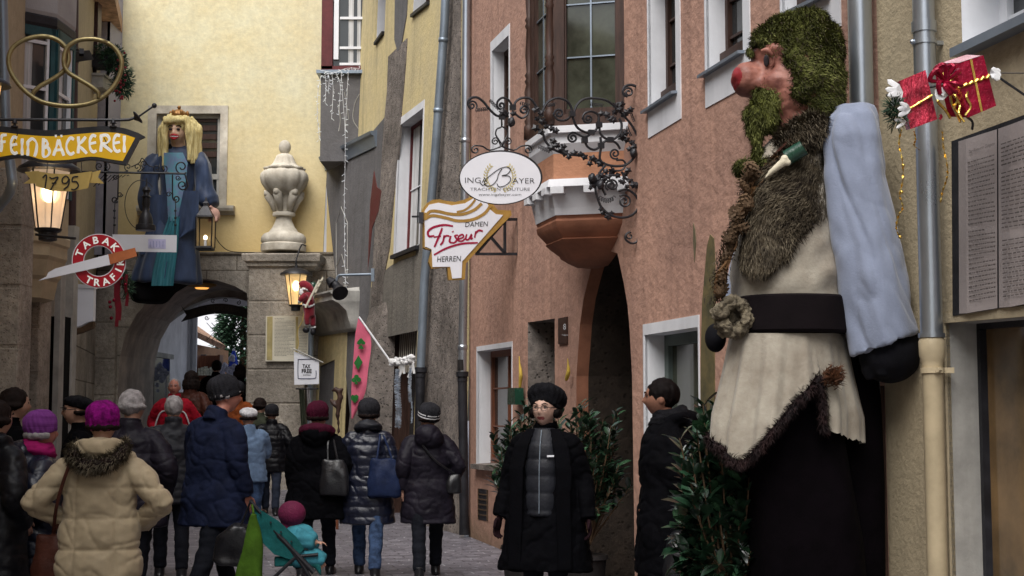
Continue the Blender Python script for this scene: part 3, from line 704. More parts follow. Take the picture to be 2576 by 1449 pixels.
# ---------------------------------------------------------------- drain pipes
def downpipe(par, pts, r, upper, lower=None, split=None, collars=(), nm='downpipe'):
    P = [Vector(p) for p in pts]
    o = obj(nm, MB().tube(P, r, 16), M[upper], par, smooth=True)
    c = MB()
    for t in collars:
        i = min(int(t*(len(P)-1)), len(P)-2); f = t*(len(P)-1)-i; q = P[i].lerp(P[i+1], f); d = (P[i+1]-P[i]).normalized()
        c.tube([q-d*.03, q-d*.028, q+d*.028, q+d*.03], [r, r*1.13, r*1.13, r], 16)
    if collars: obj('pipe_collar', c, M[upper], o, smooth=True)
    return o
def ironfoot(par, a, b, r):
    a = Vector(a); b = Vector(b); d = (b-a)
    m = MB().tube([a, a+d*.03, a+d*.031, a+d*.06, a+d*.061, b-d*.12, b-d*.1, b], [r*1.35, r*1.35, r*1.1, r*1.1, r, r, r*1.05, r*1.15], 16)
    return obj('cast_iron_foot', m, M['castiron'], par, smooth=True)
# pipe at the left edge of the red house
a = R.at(1163, 950, .12); top = R.at(1178, -80, .12); top.z = TOP
Yp = 18.3
pA = pt(1176, -300, Yp); pB = pt(1163, 935, Yp)
dp1 = downpipe(RH, [pA, pt(1171, 330, Yp), pB], .055, 'zinc2', collars=(.52, .95))
ironfoot(dp1, pB, pt(1168, 1345, Yp), .06)
sticker = MB(); sticker.tube([pt(1161.5, 905, Yp), pt(1161.5, 932, Yp)], .0575, 14, cap=False); so = obj('torn_sticker', sticker, M['letterb'], dp1)
# pipe at its right end
def wallpipe(W, px0, py0, px1, py1, r, out): return [W.at(px0, py0, out), W.at(px1, py1, out)]
pC = [R.at(2168, -60, .10), R.at(2174, 900, .10)]; pC[0].x = pC[1].x = (pC[0].x+pC[1].x)/2; pC[0].y = pC[1].y = (pC[0].y+pC[1].y)/2
dp2 = downpipe(RH, [Vector((pC[0].x, pC[0].y, TOP)), Vector((pC[0].x, pC[0].y, 3.2)), Vector((pC[0].x, pC[0].y, .05))], .068, 'zinc2')
# ---------------------------------------------------------------- beige house (right)
TH = thing('beige_house', 'beige plastered house at the right edge with drainpipe and deep shop window', 'house', (2.6, 5.5, 0))
uA = T.uz(2418, 200)[0]
hq = quadreg(T, [(2418, -120), (2600, -420), (2600, 55), (2418, 133)])
hs = quadreg(T, [(2388, 812), (2700, 700), (2700, 1800), (2388, 1480)]); hs[3] = (hs[3][0], -.0); hs[2] = (hs[2][0], -.0)
hs = [hs[0], (hs[0][0]+1.15, hs[0][1]-.02), (hs[0][0]+1.15, .12), (hs[0][0], .12)]
hq = [hq[0], (hq[0][0]+.95, hq[0][1]), (hq[0][0]+.95, hq[3][1]), hq[3]]
tw = sheet('wall', T, [(0, -.3), (T.L, -.3), (T.L, TOP), (0, TOP)], M['tan'], TH, 0, [hq, hs], px=False, thick=False)
reveal(T, hq, .3, M['white'], tw); reveal(T, hs, .24, M['offwhite'], tw)
M['dimglass'] = M['glass2']
w = window(T, hq, .26, TH, frame='whiteclean', bars='whiteclean', cols=2, rows=3, fw=.07)
s = MB(); a = hq[3]; b = hq[2]; s.loft([[T.P(a[0]+.05, a[1]+z, o), T.P(b[0]+.06, b[1]+z, o), T.P(b[0]+.06, b[1]+z-.045, o), T.P(a[0]+.05, a[1]+z-.045, o)] for o, z in ((-.25, .03), (.10, 0))]); obj('sill', s, M['zinc'], w)
bandq = [(hs[0][0]-.045, hs[0][1]+.05), (hs[1][0]+.045, hs[1][1]+.05), (hs[2][0]+.045, 0.0), (hs[3][0]-.045, 0.0)]
band('shop_window_surround', T, bandq, hs, M['tan'], TH, .012, px=False)
w = window(T, hs, .22, TH, frame='castiron', glass='shop' if 'shop' in M else 'glass2', cols=1, rows=1, fw=.03, name='shop_window')
M['shopglow'] = mat('brown_shop_interior', (.24, .15, .07), col2=(.05, .035, .02), rough=.12, scale=1.2, bump=0, spec=.8)
for c in w.children:
    if c.name.startswith('pane'): c.data.materials[0] = M['shopglow']
roofmass(T, TH)
# red strip corner: dark recess/door behind the giant
DQ = R.uzs([(2060, 1040), (2222, 1000)]); ud0 = DQ[0][0]; ud1 = DQ[1][0]+.02
m = MB(); m.loft([[R.P(ud0, -.0, o), R.P(ud1, -.0, o), R.P(ud1, 1.75, o), R.P(ud0, 1.75, o)] for o in (.003, .05)]); obj('dark_door', m, M['wood'], RH)
# the big pipe on the beige house
ux, uz_ = T.uz(2328, 400, .11); pz = T.P(ux, 0, .10)
zsp = zY(845, pz.y)
dp3 = downpipe(TH, [pz+Vector((0, 0, TOP)), pz+Vector((0, 0, zY(20, pz.y))), pz+Vector((0, 0, zsp))], .056, 'zinc2', collars=(.52,))
c = MB(); q = pz+Vector((0, 0, zY(93, pz.y))); c.tube([q-Vector((0, 0, .012)), q+Vector((0, 0, .012))], .063, 18); c.beam(q+T.n*0, q-T.n*.1, .03, .02); c.ell(q+T.n*.066, .014, 8, 6); obj('pipe_bracket', c, M['zinc2'], dp3, smooth=True)
c = MB(); c.tube([pz+Vector((0, 0, zsp-.01)), pz+Vector((0, 0, zsp+.012))], .066, 20); obj('pipe_rim', c, M['zinc2'], dp3, smooth=True)
c = MB(); zz = [zsp-.01, zsp-.03, zsp-.10, zsp-.125, zsp-.15, .0]; rr = [.058, .066, .064, .056, .051, .051]
c.tube([pz+Vector((0, 0, z)) for z in zz], rr, 20); lp_ = obj('cream_pipe_foot', c, M['creampipe'], dp3, smooth=True)
c = MB(); q = pz+Vector((0, 0, zsp-.175)); c.tube([q-Vector((0, 0, .014)), q+Vector((0, 0, .014))], .060, 18); c.beam(q, q-T.n*.1+T.d*.03, .028, .028); c.tube([q+T.d*.075, q+T.n*.02+T.d*.085], .012, 8); obj('pipe_bracket', c, M['creampipe'], dp3)
# ---------------------------------------------------------------- weathered yellow house (middle)
YH = thing('yellow_house', 'weathered yellow and grey house with exposed stone, barred shop window and small oriel', 'house', (-1.6, 21, 0))
q1 = quadreg(Q, [(952, -60), (973, -90), (968, 78), (948, 106)])
q2 = quadreg(Q, [(1042, -120), (1085, -150), (1083, 2), (1042, 34)])
q3 = quadreg(Q, [(1013, 312), (1074, 266), (1046, 621), (985, 646)])
q4 = quadreg(Q, [(933, 450), (955, 425), (945, 669), (927, 676)])
q5 = quadreg(Q, [(966, 843), (1042, 823), (1042, 1300), (966, 1290)]); q5 = [q5[0], q5[1], (q5[2][0], -.0), (q5[3][0], -.0)]
qw = sheet('wall', Q, [(-.0, -.3), (min(q5[0][0], q5[1][0]), -.3), (min(q5[0][0], q5[1][0]), q5[1][1]), (max(q5[0][0], q5[1][0]), q5[0][1]), (max(q5[0][0], q5[1][0]), -.3), (Q.L+.95, -.3), (Q.L+.95, 6.15), (Q.L+2.6, 6.15), (Q.L+2.6, TOP), (0, TOP)], M['yellow2'], YH, 0, [q1, q2, q3, q4], px=False, thick=False)
q5r = [(q5[0][0], 0), q5[0], q5[1], (q5[1][0], 0)]
reveal(Q, q1, .3, M['white'], qw); reveal(Q, q2, .3, M['white'], qw); reveal(Q, q3, .28, M['white'], qw); reveal(Q, q4, .25, M['yellow2'], qw); reveal(Q, q5r, .5, M['wood'], qw, closed=False)
def qx(q): return q if q[0][0] < q[1][0] else q
for q in (q1, q2): 
    w = window(Q, q, .25, YH, rows=3); s = MB(); a = q[3]; b = q[2]; s.loft([[Q.P(a[0], a[1], o), Q.P(b[0], b[1], o), Q.P(b[0], b[1]-.05, o), Q.P(a[0], a[1]-.05, o)] for o in (-.2, .05)]); obj('sill', s, M['castiron'], w)
w = window(Q, q3, .24, YH, frame='maroon', bars='whiteclean', cols=2, rows=2, curtain=True, fw=.05)
s = MB(); a = q3[3]; b = q3[2]; s.loft([[Q.P(a[0]+.03, a[1]+z, o), Q.P(b[0]-.03, b[1]+z, o), Q.P(b[0]-.03, b[1]+z-.06, o), Q.P(a[0]+.03, a[1]+z-.06, o)] for o, z in ((-.2, .02), (.07, 0))]); obj('sill', s, M['castiron'], w)
band('window_surround', Q, [(q3[0][0]+.06, q3[0][1]+.12), (q3[1][0]-.05, q3[1][1]+.12), (q3[2][0]-.05, q3[2][1]+.02), (q3[3][0]+.06, q3[3][1]+.02)], q3, M['white'], YH, .01, px=False)
window(Q, q4, .22, YH, rows=1)
# shop doorway, barred
w = window(Q, [q5[0], q5[1], (q5[1][0], .9), (q5[0][0], .9)], .42, YH, frame='wood', rows=1, name='barred_shop_window')
b_ = MB()
for i in range(15):
    p = quad_at(Q, q5, (i+.5)/15, .0); b_.tube([Q.P(p[0], p[1]+.02, -.2), Q.P(p[0], p[1]-.62, -.2)], .010, 6)
obj('bar', b_, M['stonel'], w)
m = MB(); m.loft([[Q.P(q5[0][0], 0, o), Q.P(q5[1][0], 0, o), Q.P(q5[1][0], .95, o), Q.P(q5[0][0], .95, o)] for o in (-.44, -.36)]); obj('timber_panel', m, M['wood2'], YH)
# exposed stone, patches
def patch(poly, mt, out, nm='exposed_stone', W=Q): return sheet(nm, W, poly, M[mt], YH, out)
patch([(916, 842), (918, 760), (945, 700), (985, 668), (1008, 655), (1046, 642), (1050, 560), (1066, 560), (1060, 700), (1058, 830), (962, 850), (962, 1290), (912, 1275), (905, 1000)], 'greylow', .006, 'grey_render_patch')
patch([(978, 143), (1026, 96), (1022, 160), (1012, 280), (1004, 380), (992, 500), (982, 620), (966, 700), (957, 850), (930, 870), (938, 700), (945, 560), (958, 470), (966, 330), (975, 230)], 'stoneg', .014)
patch([(1131, -40), (1162, -60), (1160, 300), (1158, 700), (1156, 1100), (1158, 1345), (1040, 1332), (1052, 1000), (1070, 830), (1078, 600), (1098, 300), (1112, 120)], 'stoneg', .02)
patch([(996, -40), (1030, -60), (1024, 40), (1012, 110), (1002, 131), (994, 100)], 'greyp', .016, 'grey_render_patch')
patch([(914, 392), (935, 335), (965, 300), (982, 275), (980, 330), (962, 470), (950, 560), (944, 640), (935, 700), (928, 790), (908, 800), (906, 600)], 'greyp', .010, 'grey_render_patch')
patch([(935, 500), (943, 430), (950, 470), (962, 480), (955, 530), (938, 575), (926, 700), (918, 800), (908, 790), (916, 640)], 'maroon', .018, 'painted_stripe')
# rough buttress at its foot
bt = MB(); pts = [Q.P(u, 0, 0) for u in (Q.L*.98, Q.L*.62)]
rings = []
for z, o in ((-.1, .42), (1.0, .34), (2.2, .24), (3.0, .1), (3.35, .0)):
    rings.append([Q.P(Q.L*1.0, z, -.1), Q.P(Q.L*.98, z, o), Q.P(Q.L*.80, z, o), Q.P(Q.L*.76, z, -.1)])
bt.loft(rings); obj('buttress', bt, M['stoneg'], YH)
# big leaning grey pipe
pL = [Q.at(1132, -260, .14), Q.at(1118, 60, .14), Q.at(1094, 400, .14), Q.at(1068, 700, .14), Q.at(1058, 925, .14)]
dp4 = downpipe(YH, pL, .062, 'zinc', collars=(.28, .41))
ironfoot(dp4, Q.at(1058, 925, .14), Q.at(1049, 1330, .14), .068)
roofmass(Q, YH)
# grey low part with cornice, oriel
gq = [(0, -.3), (GQ.L, -.3), (GQ.L, 6.25), (0, 6.25)]
sl = quadreg(GQ, [(816, 470), (799, 486), (799, 694), (816, 690)])
gdoor = quadreg(GQ, [(838, 905), (799, 922), (799, 1262), (838, 1268)]); gd = [(gdoor[0][0], -.3), gdoor[0], gdoor[1], (gdoor[1][0], -.3)]
if gd[0][0] > gd[2][0]: gd = gd[::-1]
gw = sheet('grey_wall', GQ, [(0, -.3), *gd, (GQ.L, -.3), (GQ.L, 6.25), (0, 6.25)], M['greyp'], YH, 0, [sl], px=False, thick=False)
reveal(GQ, sl, .3, M['white'], gw); window(GQ, sl if sl[0][0] < sl[1][0] else sl, .26, YH, rows=2)
reveal(GQ, gd, .35, M['wood'], gw, closed=False)
m = MB(); m.quad(*[GQ.P(u, z, -.34) for u, z in gd]); obj('door', m, M['black'], YH)
y0 = GQ.uz(896, 1000)[0]
m = sheet('yellow_render_patch', GQ, [(GQ.uz(868, 1000)[0], 0), (gdoor[0][0]-.0, 0), (gdoor[0][0]-.0, gdoor[0][1]), (gdoor[1][0], gdoor[1][1]), (gdoor[1][0], 0), (GQ.L, 0), (GQ.L, 3.05), (GQ.uz(868, 1000)[0], 3.05)], M['yellow2'], YH, .02, px=False)
# cornice at top of the grey wall
m = MB(); m.loft([[GQ.P(-.1, z, 0), GQ.P(-.1, z, o), GQ.P(GQ.L+.05, z, o), GQ.P(GQ.L+.05, z, 0)] for z, o in ((6.02, .03), (6.10, .05), (6.2, .08), (6.22, .13), (6.27, .15), (6.30, .0))]); obj('roof_cornice', m, M['zinc'], YH)
# incised diamond lines
m = MB()
for pl_ in ([(846, 700), (846, 560), (858, 520), (874, 560), (874, 700)], [(846, 725), (874, 718)], [(846, 850-180), (860, 640), (872, 690), (862, 745)], [(846, 725), (846, 700)]):
    ptube(m, GQ, pl_, .008, .004, k=1, seg=4)
obj('incised_line', m, M['offwhite'], YH)
# lower corbel moulding of the oriel front
def gring(z, o, ext=0): 
    ua = GQ.uz(900, 750)[0]-ext*.3; ub = GQ.uz(800, 750)[0]
    return [GQ.P(ua-.1, z, -.02), GQ.P(ua, z, o), GQ.P(ub, z, o), GQ.P(ub+.12, z, -.02)]
m = MB(); m.loft([gring(z, o) for z, o in ((2.95, .02), (3.0, .10), (3.12, .14), (3.3, .2), (3.42, .34), (3.45, .42), (3.47, .45), (3.56, .45), (3.6, .5), (3.63, .5), (3.7, .03))]); obj('corbel_moulding', m, M['offwhite'], YH, smooth=True)
# oriel (frontal panel + casement)
OY = 24.9
def op(px, py, dy=0): return pt(px, py, OY+dy)
xl = pt(806, 300, OY).x; xr = pt(912, 300, OY).x+.25; zs0 = 6.0; zsill = zY(176, OY)
m = MB(); m.loft([[Vector((xl, OY, z)), Vector((xr, OY, z)), Vector((xr, OY+1.3, z)), Vector((xl, OY+1.3, z))] for z in (zs0, zsill)]); ORI = obj('oriel', m, M['greyp'], YH)
me = ORI.data; ul = me.uv_layers.new(name='UVMap')
for p in me.polygons:
    for li in p.loop_indices: co = me.vertices[me.loops[li].vertex_index].co; ul.data[li].uv = (co.x+co.y, co.z)
m = MB(); m.box(((xl+xr)/2, OY+.6, zsill+.03), (xr-xl+.14, 1.4, .06)); obj('sill', m, M['zinc'], ORI)
zt_ = 9.5; m = MB()
m.box((xl+.10, OY+.08, (zsill+zt_)/2+.05), (.2, .14, zt_-zsill-.1)); m.box((xr-.05, OY+.08, (zsill+zt_)/2), (.12, .14, zt_-zsill-.1)); m.box(((xl+xr)/2, OY+.07, zsill+.11), (xr-xl, .12, .09)); m.box((xl+.06, OY+.75, (zsill+zt_)/2), (.12, 1.2, zt_-zsill-.1)); obj('frame_post', m, M['maroon'], ORI)
m = MB(); m.quad((xl+.2, OY+.09, zsill+.12), (xr, OY+.09, zsill+.12), (xr, OY+.09, zt_), (xl+.2, OY+.09, zt_)); obj('pane', m, M['glass'], ORI)
m = MB()
for x in (xl+.26, xr-.14): m.box((x, OY+.055, (zsill+zt_)/2+.1), (.085, .05, zt_-zsill-.36))
for z in (zsill+.2, zY(93+12, OY), zY(27, OY), zY(-40, OY), zY(-110, OY)): m.box(((xl+xr)/2+.085, OY+.063, z), (xr-xl-.475, .03, .045))
obj('glazing_bar', m, M['whiteclean'], ORI)
m = MB()
for x0 in (xl+.4, ): 
    for j in range(3): m.box((x0+.12+j*.14, OY+.083, (zsill+zt_)/2), (.09 if j == 0 else .06, .006, zt_-zsill-.3))
obj('curtain', m, M['yellow2'] if 0 else M['curtain'], ORI)
m = MB()
def pxy(px, py): return pt(px, py, OY-.004)
for poly in ([(866, 232), (872, 262), (877, 300)], [(904, 236), (892, 262), (888, 300), (903, 326)], [(850, 262), (856, 300), (852, 330)]):
    m.tube(crom([pxy(*p) for p in poly], 5), .008, 5)
obj('incised_line', m, M['offwhite'], ORI)
# ---------------------------------------------------------------- archway house
AH = thing('archway_house', 'pale yellow house closing the lane above a stone archway', 'house', (-5.5, 26, 0))
zc = zY(637, 26)
arch = [(623, 765), (622, 738), (592, 720), (548, 706), (503, 700), (462, 706), (420, 722), (382, 748), (345, 790), (318, 838), (303, 895), (298, 960)]
au = A.uzs(arch); z0 = gz(26)-.3
al = [(au[0][0], z0)]+au+[(au[-1][0], z0)]
wq = quadreg(A, [(392, 286), (553, 286), (553, 520), (392, 520)])
x0, x1 = -.3, A.L+.6
pw = sheet('yellow_wall', A, [(x0, zc), (x1, zc), (x1, TOP+1), (x0, TOP+1)], M['yellow'], AH, 0, [wq], px=False, thick=False); reveal(A, wq, .18, M['stonel'], pw)
sw = sheet('stone_wall', A, [(x1, z0), (x1, zc), (x0, zc), (x0, z0), (al[-1][0], z0)]+al[::-1][1:-1]+[(al[0][0], z0)], M['stonej'], AH, .03, px=False, thick=False)
# vault
m = MB(); n = len(al); V1 = [A.P(u, z, .03) for u, z in al]; V2 = [A.P(u, z, -2.55) for u, z in al]; m.loft([V1, V2], cap=False, closed=False); obj('vault', m, mat('dark_vault_plaster', (.44, .37, .31), var=.35, scale=2, streak=.3), AH)
# inner arch ring at y=28.4
def flatpoly(Y, pix, holes=()): pass
IA = Wall((-7.8, 28.6), (-3.2, 28.6))
inn = IA.uzs([(640, 765), (622, 757), (592, 749), (560, 747), (520, 752), (480, 768), (440, 793), (405, 820), (378, 858), (362, 900), (356, 960)]); zi = gz(28.6)-.2
inn = [(inn[0][0]+1, zi)]+[(inn[0][0]+1, inn[0][1]-.1)]+inn+[(inn[-1][0], zi)]
m = sheet('inner_arch', IA, [(-1, zi), (-1, 5.6), (5.6, 5.6), (5.6, zi)]+inn[:1]+inn[1:]+[], M['offwhite'], AH, 0, px=False, thick=False)
bpy.data.objects.remove(m)
ol = [(-1, zi), (-1, 4.9), (IA.L+1, 4.9), (IA.L+1, zi)]
poly = ol+inn
m = sheet('inner_arch', IA, [(-1, zi), (-1, 4.9), (IA.L+1, 4.9)]+[(inn[0][0], 4.8)][:0]+[(IA.L+1, inn[1][1])]+inn[1:], M['passw2'] if 'passw2' in M else mat('brown_grey_plaster', (.32, .27, .23), var=.25), AH, 0, px=False, thick=False)
reveal(IA, inn[1:], .35, M['offwhite'], m, closed=False)
# passage: left wall, end wall
m = MB(); xw = pt(372, 900, 28.9).x
m.quad((xw, 28.95, .3), (xw-.1, 33, .3), (xw-.1, 33, 4.8), (xw, 28.95, 4.8)); obj('passage_wall', m, M['passw'], AH)
m = MB()
for px_, w_ in ((372, 10), (396, 6)):
    p = pt(px_, 900, 29.3 if px_ < 380 else 30.6); m.box((p.x+.03, p.y, 2.1), (.12, .18, 3.4))
m.box((xw+.05, 30, 2.75), (.06, 1.6, .1)); obj('white_door_frame', m, M['offwhite'], AH)
m = MB(); m.box((xw+.01, 30.0, 1.75), (.04, 1.3, 1.9)); obj('dark_glazed_door', m, M['glass'], AH)
# end wall with white piers at y=33
E = Wall((-9, 33), (-3, 33)); eo = E.uzs([(497, 1200), (497, 792), (520, 778), (570, 770), (700, 770), (700, 1200)])
m = sheet('end_wall', E, [(0, 0), (0, 5), (7, 5), (7, eo[-2][1])]+[(eo[-2][0], eo[-2][1]), eo[3], eo[2], eo[1], (eo[1][0], 0)], M['passw'], AH, 0, px=False, thick=False)
m = MB(); 
for pa, pb in ((467, 480), (487, 496)): 
    a = pt(pa, 900, 32.96); b = pt(pb, 900, 32.96); m.box(((a.x+b.x)/2, 32.9, 2.4), (b.x-a.x, .1, 3.5))
obj('white_pier', m, M['white'], AH)
# upper window of the archway house
band('window_surround', A, grow(wq, .16, .15, .14, .05), wq, M['stonel'], AH, .02, px=False)
w = window(A, wq, .14, AH, frame='offwhite', cols=1, rows=1, fw=.07)
m = MB(); a = A.at(395, 445, -.11); b = A.at(552, 445, -.11); m.beam(a, b, .05, .10); obj('transom', m, M['offwhite'], w)
m = MB()
for k in range(5): a = A.at(402, 300+k*22, -.118); b = A.at(545, 300+k*22, -.118); m.beam(a, b, .015, .10)
obj('blind_slat', m, M['wood'], w)
m = MB(); m.loft([[A.P(wq[3][0]-.3, wq[3][1]+z, 0), A.P(wq[2][0]+.3, wq[2][1]+z, 0), A.P(wq[2][0]+.3, wq[2][1]+z, o), A.P(wq[3][0]-.3, wq[3][1]+z, o)] for z, o in ((-.16, .05), (-.12, .10), (-.1, .16), (-.05, .18), (0, .18))]); obj('sill', m, M['stonel'], w)
# ledge between yellow and stone
m = MB(); m.loft([[A.P(-.3, z, -.01), A.P(-.3, z, o), A.P(A.L+.3, z, o), A.P(A.L+.3, z, -.01)] for z, o in ((zc-.04, .035), (zc-.02, .06), (zc+.01, .06), (zc+.03, 0.0))]); obj('ledge', m, M['stonej'], AH)
# left pilaster + blocks of masonry standing proud
def masonry(name, x0, x1, y0, z0, z1, rows, par, seed=1, front=26.0, mt='stone'):
    rnd = random.Random(seed); m = MB(); h = (z1-z0)/rows
    m.box(((x0+x1)/2, (y0+front)/2+.012, (z0+z1)/2), (x1-x0-.02, front-y0-.0, z1-z0-.01))
    for r in range(rows):
        cuts = [x0, x1] if rnd.random() < .45 or x1-x0 < .7 else [x0, x0+(x1-x0)*rnd.uniform(.3, .7), x1]
        for a, b in zip(cuts, cuts[1:]):
            m.box(((a+b)/2, (y0+front)/2, z0+h*(r+.5)), (b-a-.014, front-y0, h-.014), bev=.018)
    return obj(name, m, M[mt], par)
PX = lambda px, Y=25.3: pt(px, 700, Y).x
pier = masonry('pier', PX(623), PX(770), 25.35, -.1, zY(672, 25.35), 7, AH, 3)
m = MB()
for z, e in ((zY(672, 25.3), 0), ): pass
xa, xb = PX(625), PX(790)
m.loft([[Vector((xa-e, 25.35-e, z)), Vector((xb+e, 25.35-e, z)), Vector((xb+e, 26, z)), Vector((xa-e, 26, z))] for z, e in ((zY(675, 25.3), -.02), (zY(668, 25.3), .05), (zY(660, 25.3), .05), (zY(656, 25.3), .10), (zY(640, 25.3), .12), (zY(637, 25.3), .10))]); obj('pier_cap', m, M['stone'], AH)
masonry('left_pier', A.P(A.uz(235, 900)[0], 0).x, A.P(A.uz(297, 900)[0], 0).x, 25.8, -.1, zY(724, 26), 6, AH, 5)
m = MB(); m.tube([A.at(246, 560, .2), A.at(232, 1040, .2)], .02, 6); obj('lightning_rod', m, M['castiron'], AH)
# roof mass of the archway house
m = MB(); m.loft([[Vector((-9, 26.4, z)), Vector((-2.5, 26.4, z)), Vector((-2.5, 33.2, z)), Vector((-9, 33.2, z))] for z in (5.4, TOP+1)]); obj('upper_storeys', m, M['grout'], AH)
# ---------------------------------------------------------------- left row
LH = thing('left_house', 'grey and ochre plastered house on the left with corner oriel and stone piers', 'house', (-5.5, 16, 0))
def lx(px, Y): return pt(px, 700, Y).x
# plain street walls
for Wn, nm, hh in ((Lw, 'wall', 8.6), (L2, 'street_wall', 7.0)):
    sheet(nm, Wn, [(0, -.3), (Wn.L, -.3), (Wn.L, hh), (0, hh)], M['stoneu'] if 'stoneu' in M else M['tan'], LH, 0, px=False, thick=False)
roofmass(Lw, LH, 8.6); roofmass(L2, LH, 7.0)
# lower stone storey on the far part
sheet('stone_base', Lw, [(0, -.3), (Lw.L, -.3), (Lw.L, 3.2), (0, 3.2)], M['stonej'], LH, .02, px=False)
# polygonal oriel
P1 = Vector((lx(8, 15.0), 15.0, 0)); P2 = Vector((lx(122, 15.35), 15.35, 0)); P3 = Vector((lx(168, 15.9), 15.9, 0)); P4 = Vector((-5.6, 17.0, 0)); P0 = Vector((-5.6, 14.6, 0))
def oring(z, k=1.0):
    c = Vector((-5.5, 15.9, 0)); return [c+(p-c)*k+Vector((0, 0, z)) for p in (P0, P1, P2, P3, P4)]
zsil = zY(480, 15.3); zhead = zY(55, 15.3)
m = MB(); m.loft([oring(zhead), oring(zhead+.12, 1.04), oring(zhead+.16, 1.06), oring(8.4, 1.06)]); OR2 = obj('oriel', m, M['grout'], LH)
m = MB(); m.loft([oring(zhead-.04, 1.03), oring(zhead+.02, 1.07), oring(zhead+.1, 1.07), oring(zhead+.13, 1.03)]); obj('oriel_cornice', m, M['castiron'], OR2)
m = MB(); m.loft([oring(zY(585, 15.3), 1.0), oring(zsil, 1.0)]); obj('oriel_apron', m, M['creampipe'], OR2)
m = MB(); m.loft([oring(z, k) for z, k in ((zY(745, 15.3), .72), (zY(700, 15.3), .80), (zY(690, 15.3), .86), (zY(650, 15.3), .95), (zY(640, 15.3), 1.0), (zY(612, 15.3), 1.0), (zY(606, 15.3), 1.05), (zY(588, 15.3), 1.06), (zY(582, 15.3), 1.02))]); obj('oriel_corbel', m, M['creampipe'], OR2)
gl = MB(); fr = MB(); tl = MB(); up = Vector((0, 0, 1))
rng = oring(0)
for i, j in ((0, 1), (1, 2), (2, 3), (3, 4)):
    a = rng[i]; b = rng[j]; d = (b-a).normalized(); L_ = (b-a).length; nn = d.cross(up)
    if nn.dot(Vector((1, -1, 0))) < 0: nn = -nn
    gl.quad(a-nn*.02+up*zsil, b-nn*.02+up*zsil, b-nn*.02+up*zhead, a-nn*.02+up*zhead)
    for p, s in ((a, 1), (b, -1)):
        tl.beam(p+d*s*.035+up*zsil, p+d*s*.035+up*zhead, .05, .07, up=nn)
        fr.beam(p+d*s*.085+up*zsil, p+d*s*.085+up*zhead, .03, .04, up=nn)
    for z in (zsil+.03, zhead-.18, zsil+(zhead-zsil)*.30, zsil+(zhead-zsil)*.62): fr.beam(a+d*.07+up*z, b-d*.07+up*z, .03, .035, up=up)
    tl.beam(a+up*(zhead-.06), b+up*(zhead-.06), .07, .12, up=up)
obj('pane', gl, M['glass'], OR2); obj('post', tl, M['teal'], OR2); obj('casement_frame', fr, M['whiteclean'], OR2)
# curtains
cu = MB()
for i, j in ((1, 2), (2, 3)):
    a = rng[i]; b = rng[j]; d = (b-a).normalized(); nn = d.cross(up); nn = nn if nn.dot(Vector((1, -1, 0))) > 0 else -nn
    for s0, s1 in ((.22, .5),):
        cu.loft([[a.lerp(b, s0+(s1-s0)*k/10)+nn*(-.012+.005*math.sin(k*2))+up*z for k in range(11)] for z in (zsil+.1, zhead-.2)], cap=False, closed=False)
obj('curtain', cu, M['curtain'], OR2)
# stone pier at the left edge, pipes
masonry('stone_pier', lx(-60, 13.6), lx(52, 13.6), 13.6, -.1, zY(415, 13.6), 7, LH, 8, front=13.95, mt='stone')
masonry('door_pier', lx(48, 16.2), lx(104, 16.2), 16.2, -.1, zY(705, 16.2), 6, LH, 9, front=16.6, mt='stone')
m = MB(); m.box((lx(126, 18.0), 18.2, 1.4), (.34, .3, 2.8)); obj('shop_door', m, M['black'], LH)
m = MB(); m.box((lx(140, 17.6), 17.8, 2.0), (.07, .2, 4.0)); m.box((lx(170, 19), 19.2, 2.0), (.10, .2, 4.2)); obj('grey_post', m, M['offwhite'], LH)
dp5 = downpipe(LH, [pt(189, -260, 20.5), pt(186, 200, 20.5), pt(178, 700, 20.5), pt(168, 1120, 20.5)], .062, 'brownpipe', collars=(.3, .6))
dp6 = downpipe(LH, crom([pt(2, -200, 12.6), pt(10, 150, 12.6), pt(16, 330, 12.6), pt(28, 430, 12.6), pt(30, 465, 12.6), pt(14, 500, 12.7), pt(-40, 560, 12.9)], 5), .045, 'zinc', collars=())
dp7 = downpipe(LH, [pt(162, 660, 19.5), pt(155, 1130, 19.5)], .07, 'zinc')
# far left neighbour (lilac) between oriel and archway house
LN = thing('lilac_house', 'pale lilac house with dark shuttered window above a white balcony, beside the archway', 'house', (-7, 24.5, 0))
m = MB(); fx = lx(262, 25.2)
Wl = Wall((-8.5, 25.2), (fx, 25.2)); o_ = sheet('wall', Wl, [(0, zY(640, 25.2)), (Wl.L, zY(640, 25.2)), (Wl.L, TOP), (0, TOP)], M['lilac'], LN, 0, px=False, thick=False)
m.loft([[Vector((fx, 25.2, z)), Vector((fx, 26.02, z)), Vector((fx-.05, 26.02, z)), Vector((fx-.05, 25.2, z))] for z in (zY(640, 25.2), TOP)]); obj('flank', m, M['lilac'], LN)
m = MB(); a = pt(201, 0, 24.1); b = pt(222, 0, 24.1)
m.box(((a.x+b.x)/2, 24.12, (zY(205, 24.1)+9.9)/2), (b.x-a.x, .1, 9.9-zY(205, 24.1))); obj('window', m, M['glass'], LN)
m = MB(); a = pt(222, 0, 24.1); b = pt(254, 0, 24.1)
m.box(((a.x+b.x)/2, 24.06, (zY(208, 24.1)+9.9)/2), (b.x-a.x, .22, 9.9-zY(208, 24.1))); m.box((pt(199, 0, 24.1).x, 24.06, 7.9), (.05, .2, 4)); m.box((pt(211, 0, 24.1).x, 24.03, zY(57, 24.1)), (.2, .04, .03)); obj('shutter', m, M['brownpipe'], LN)
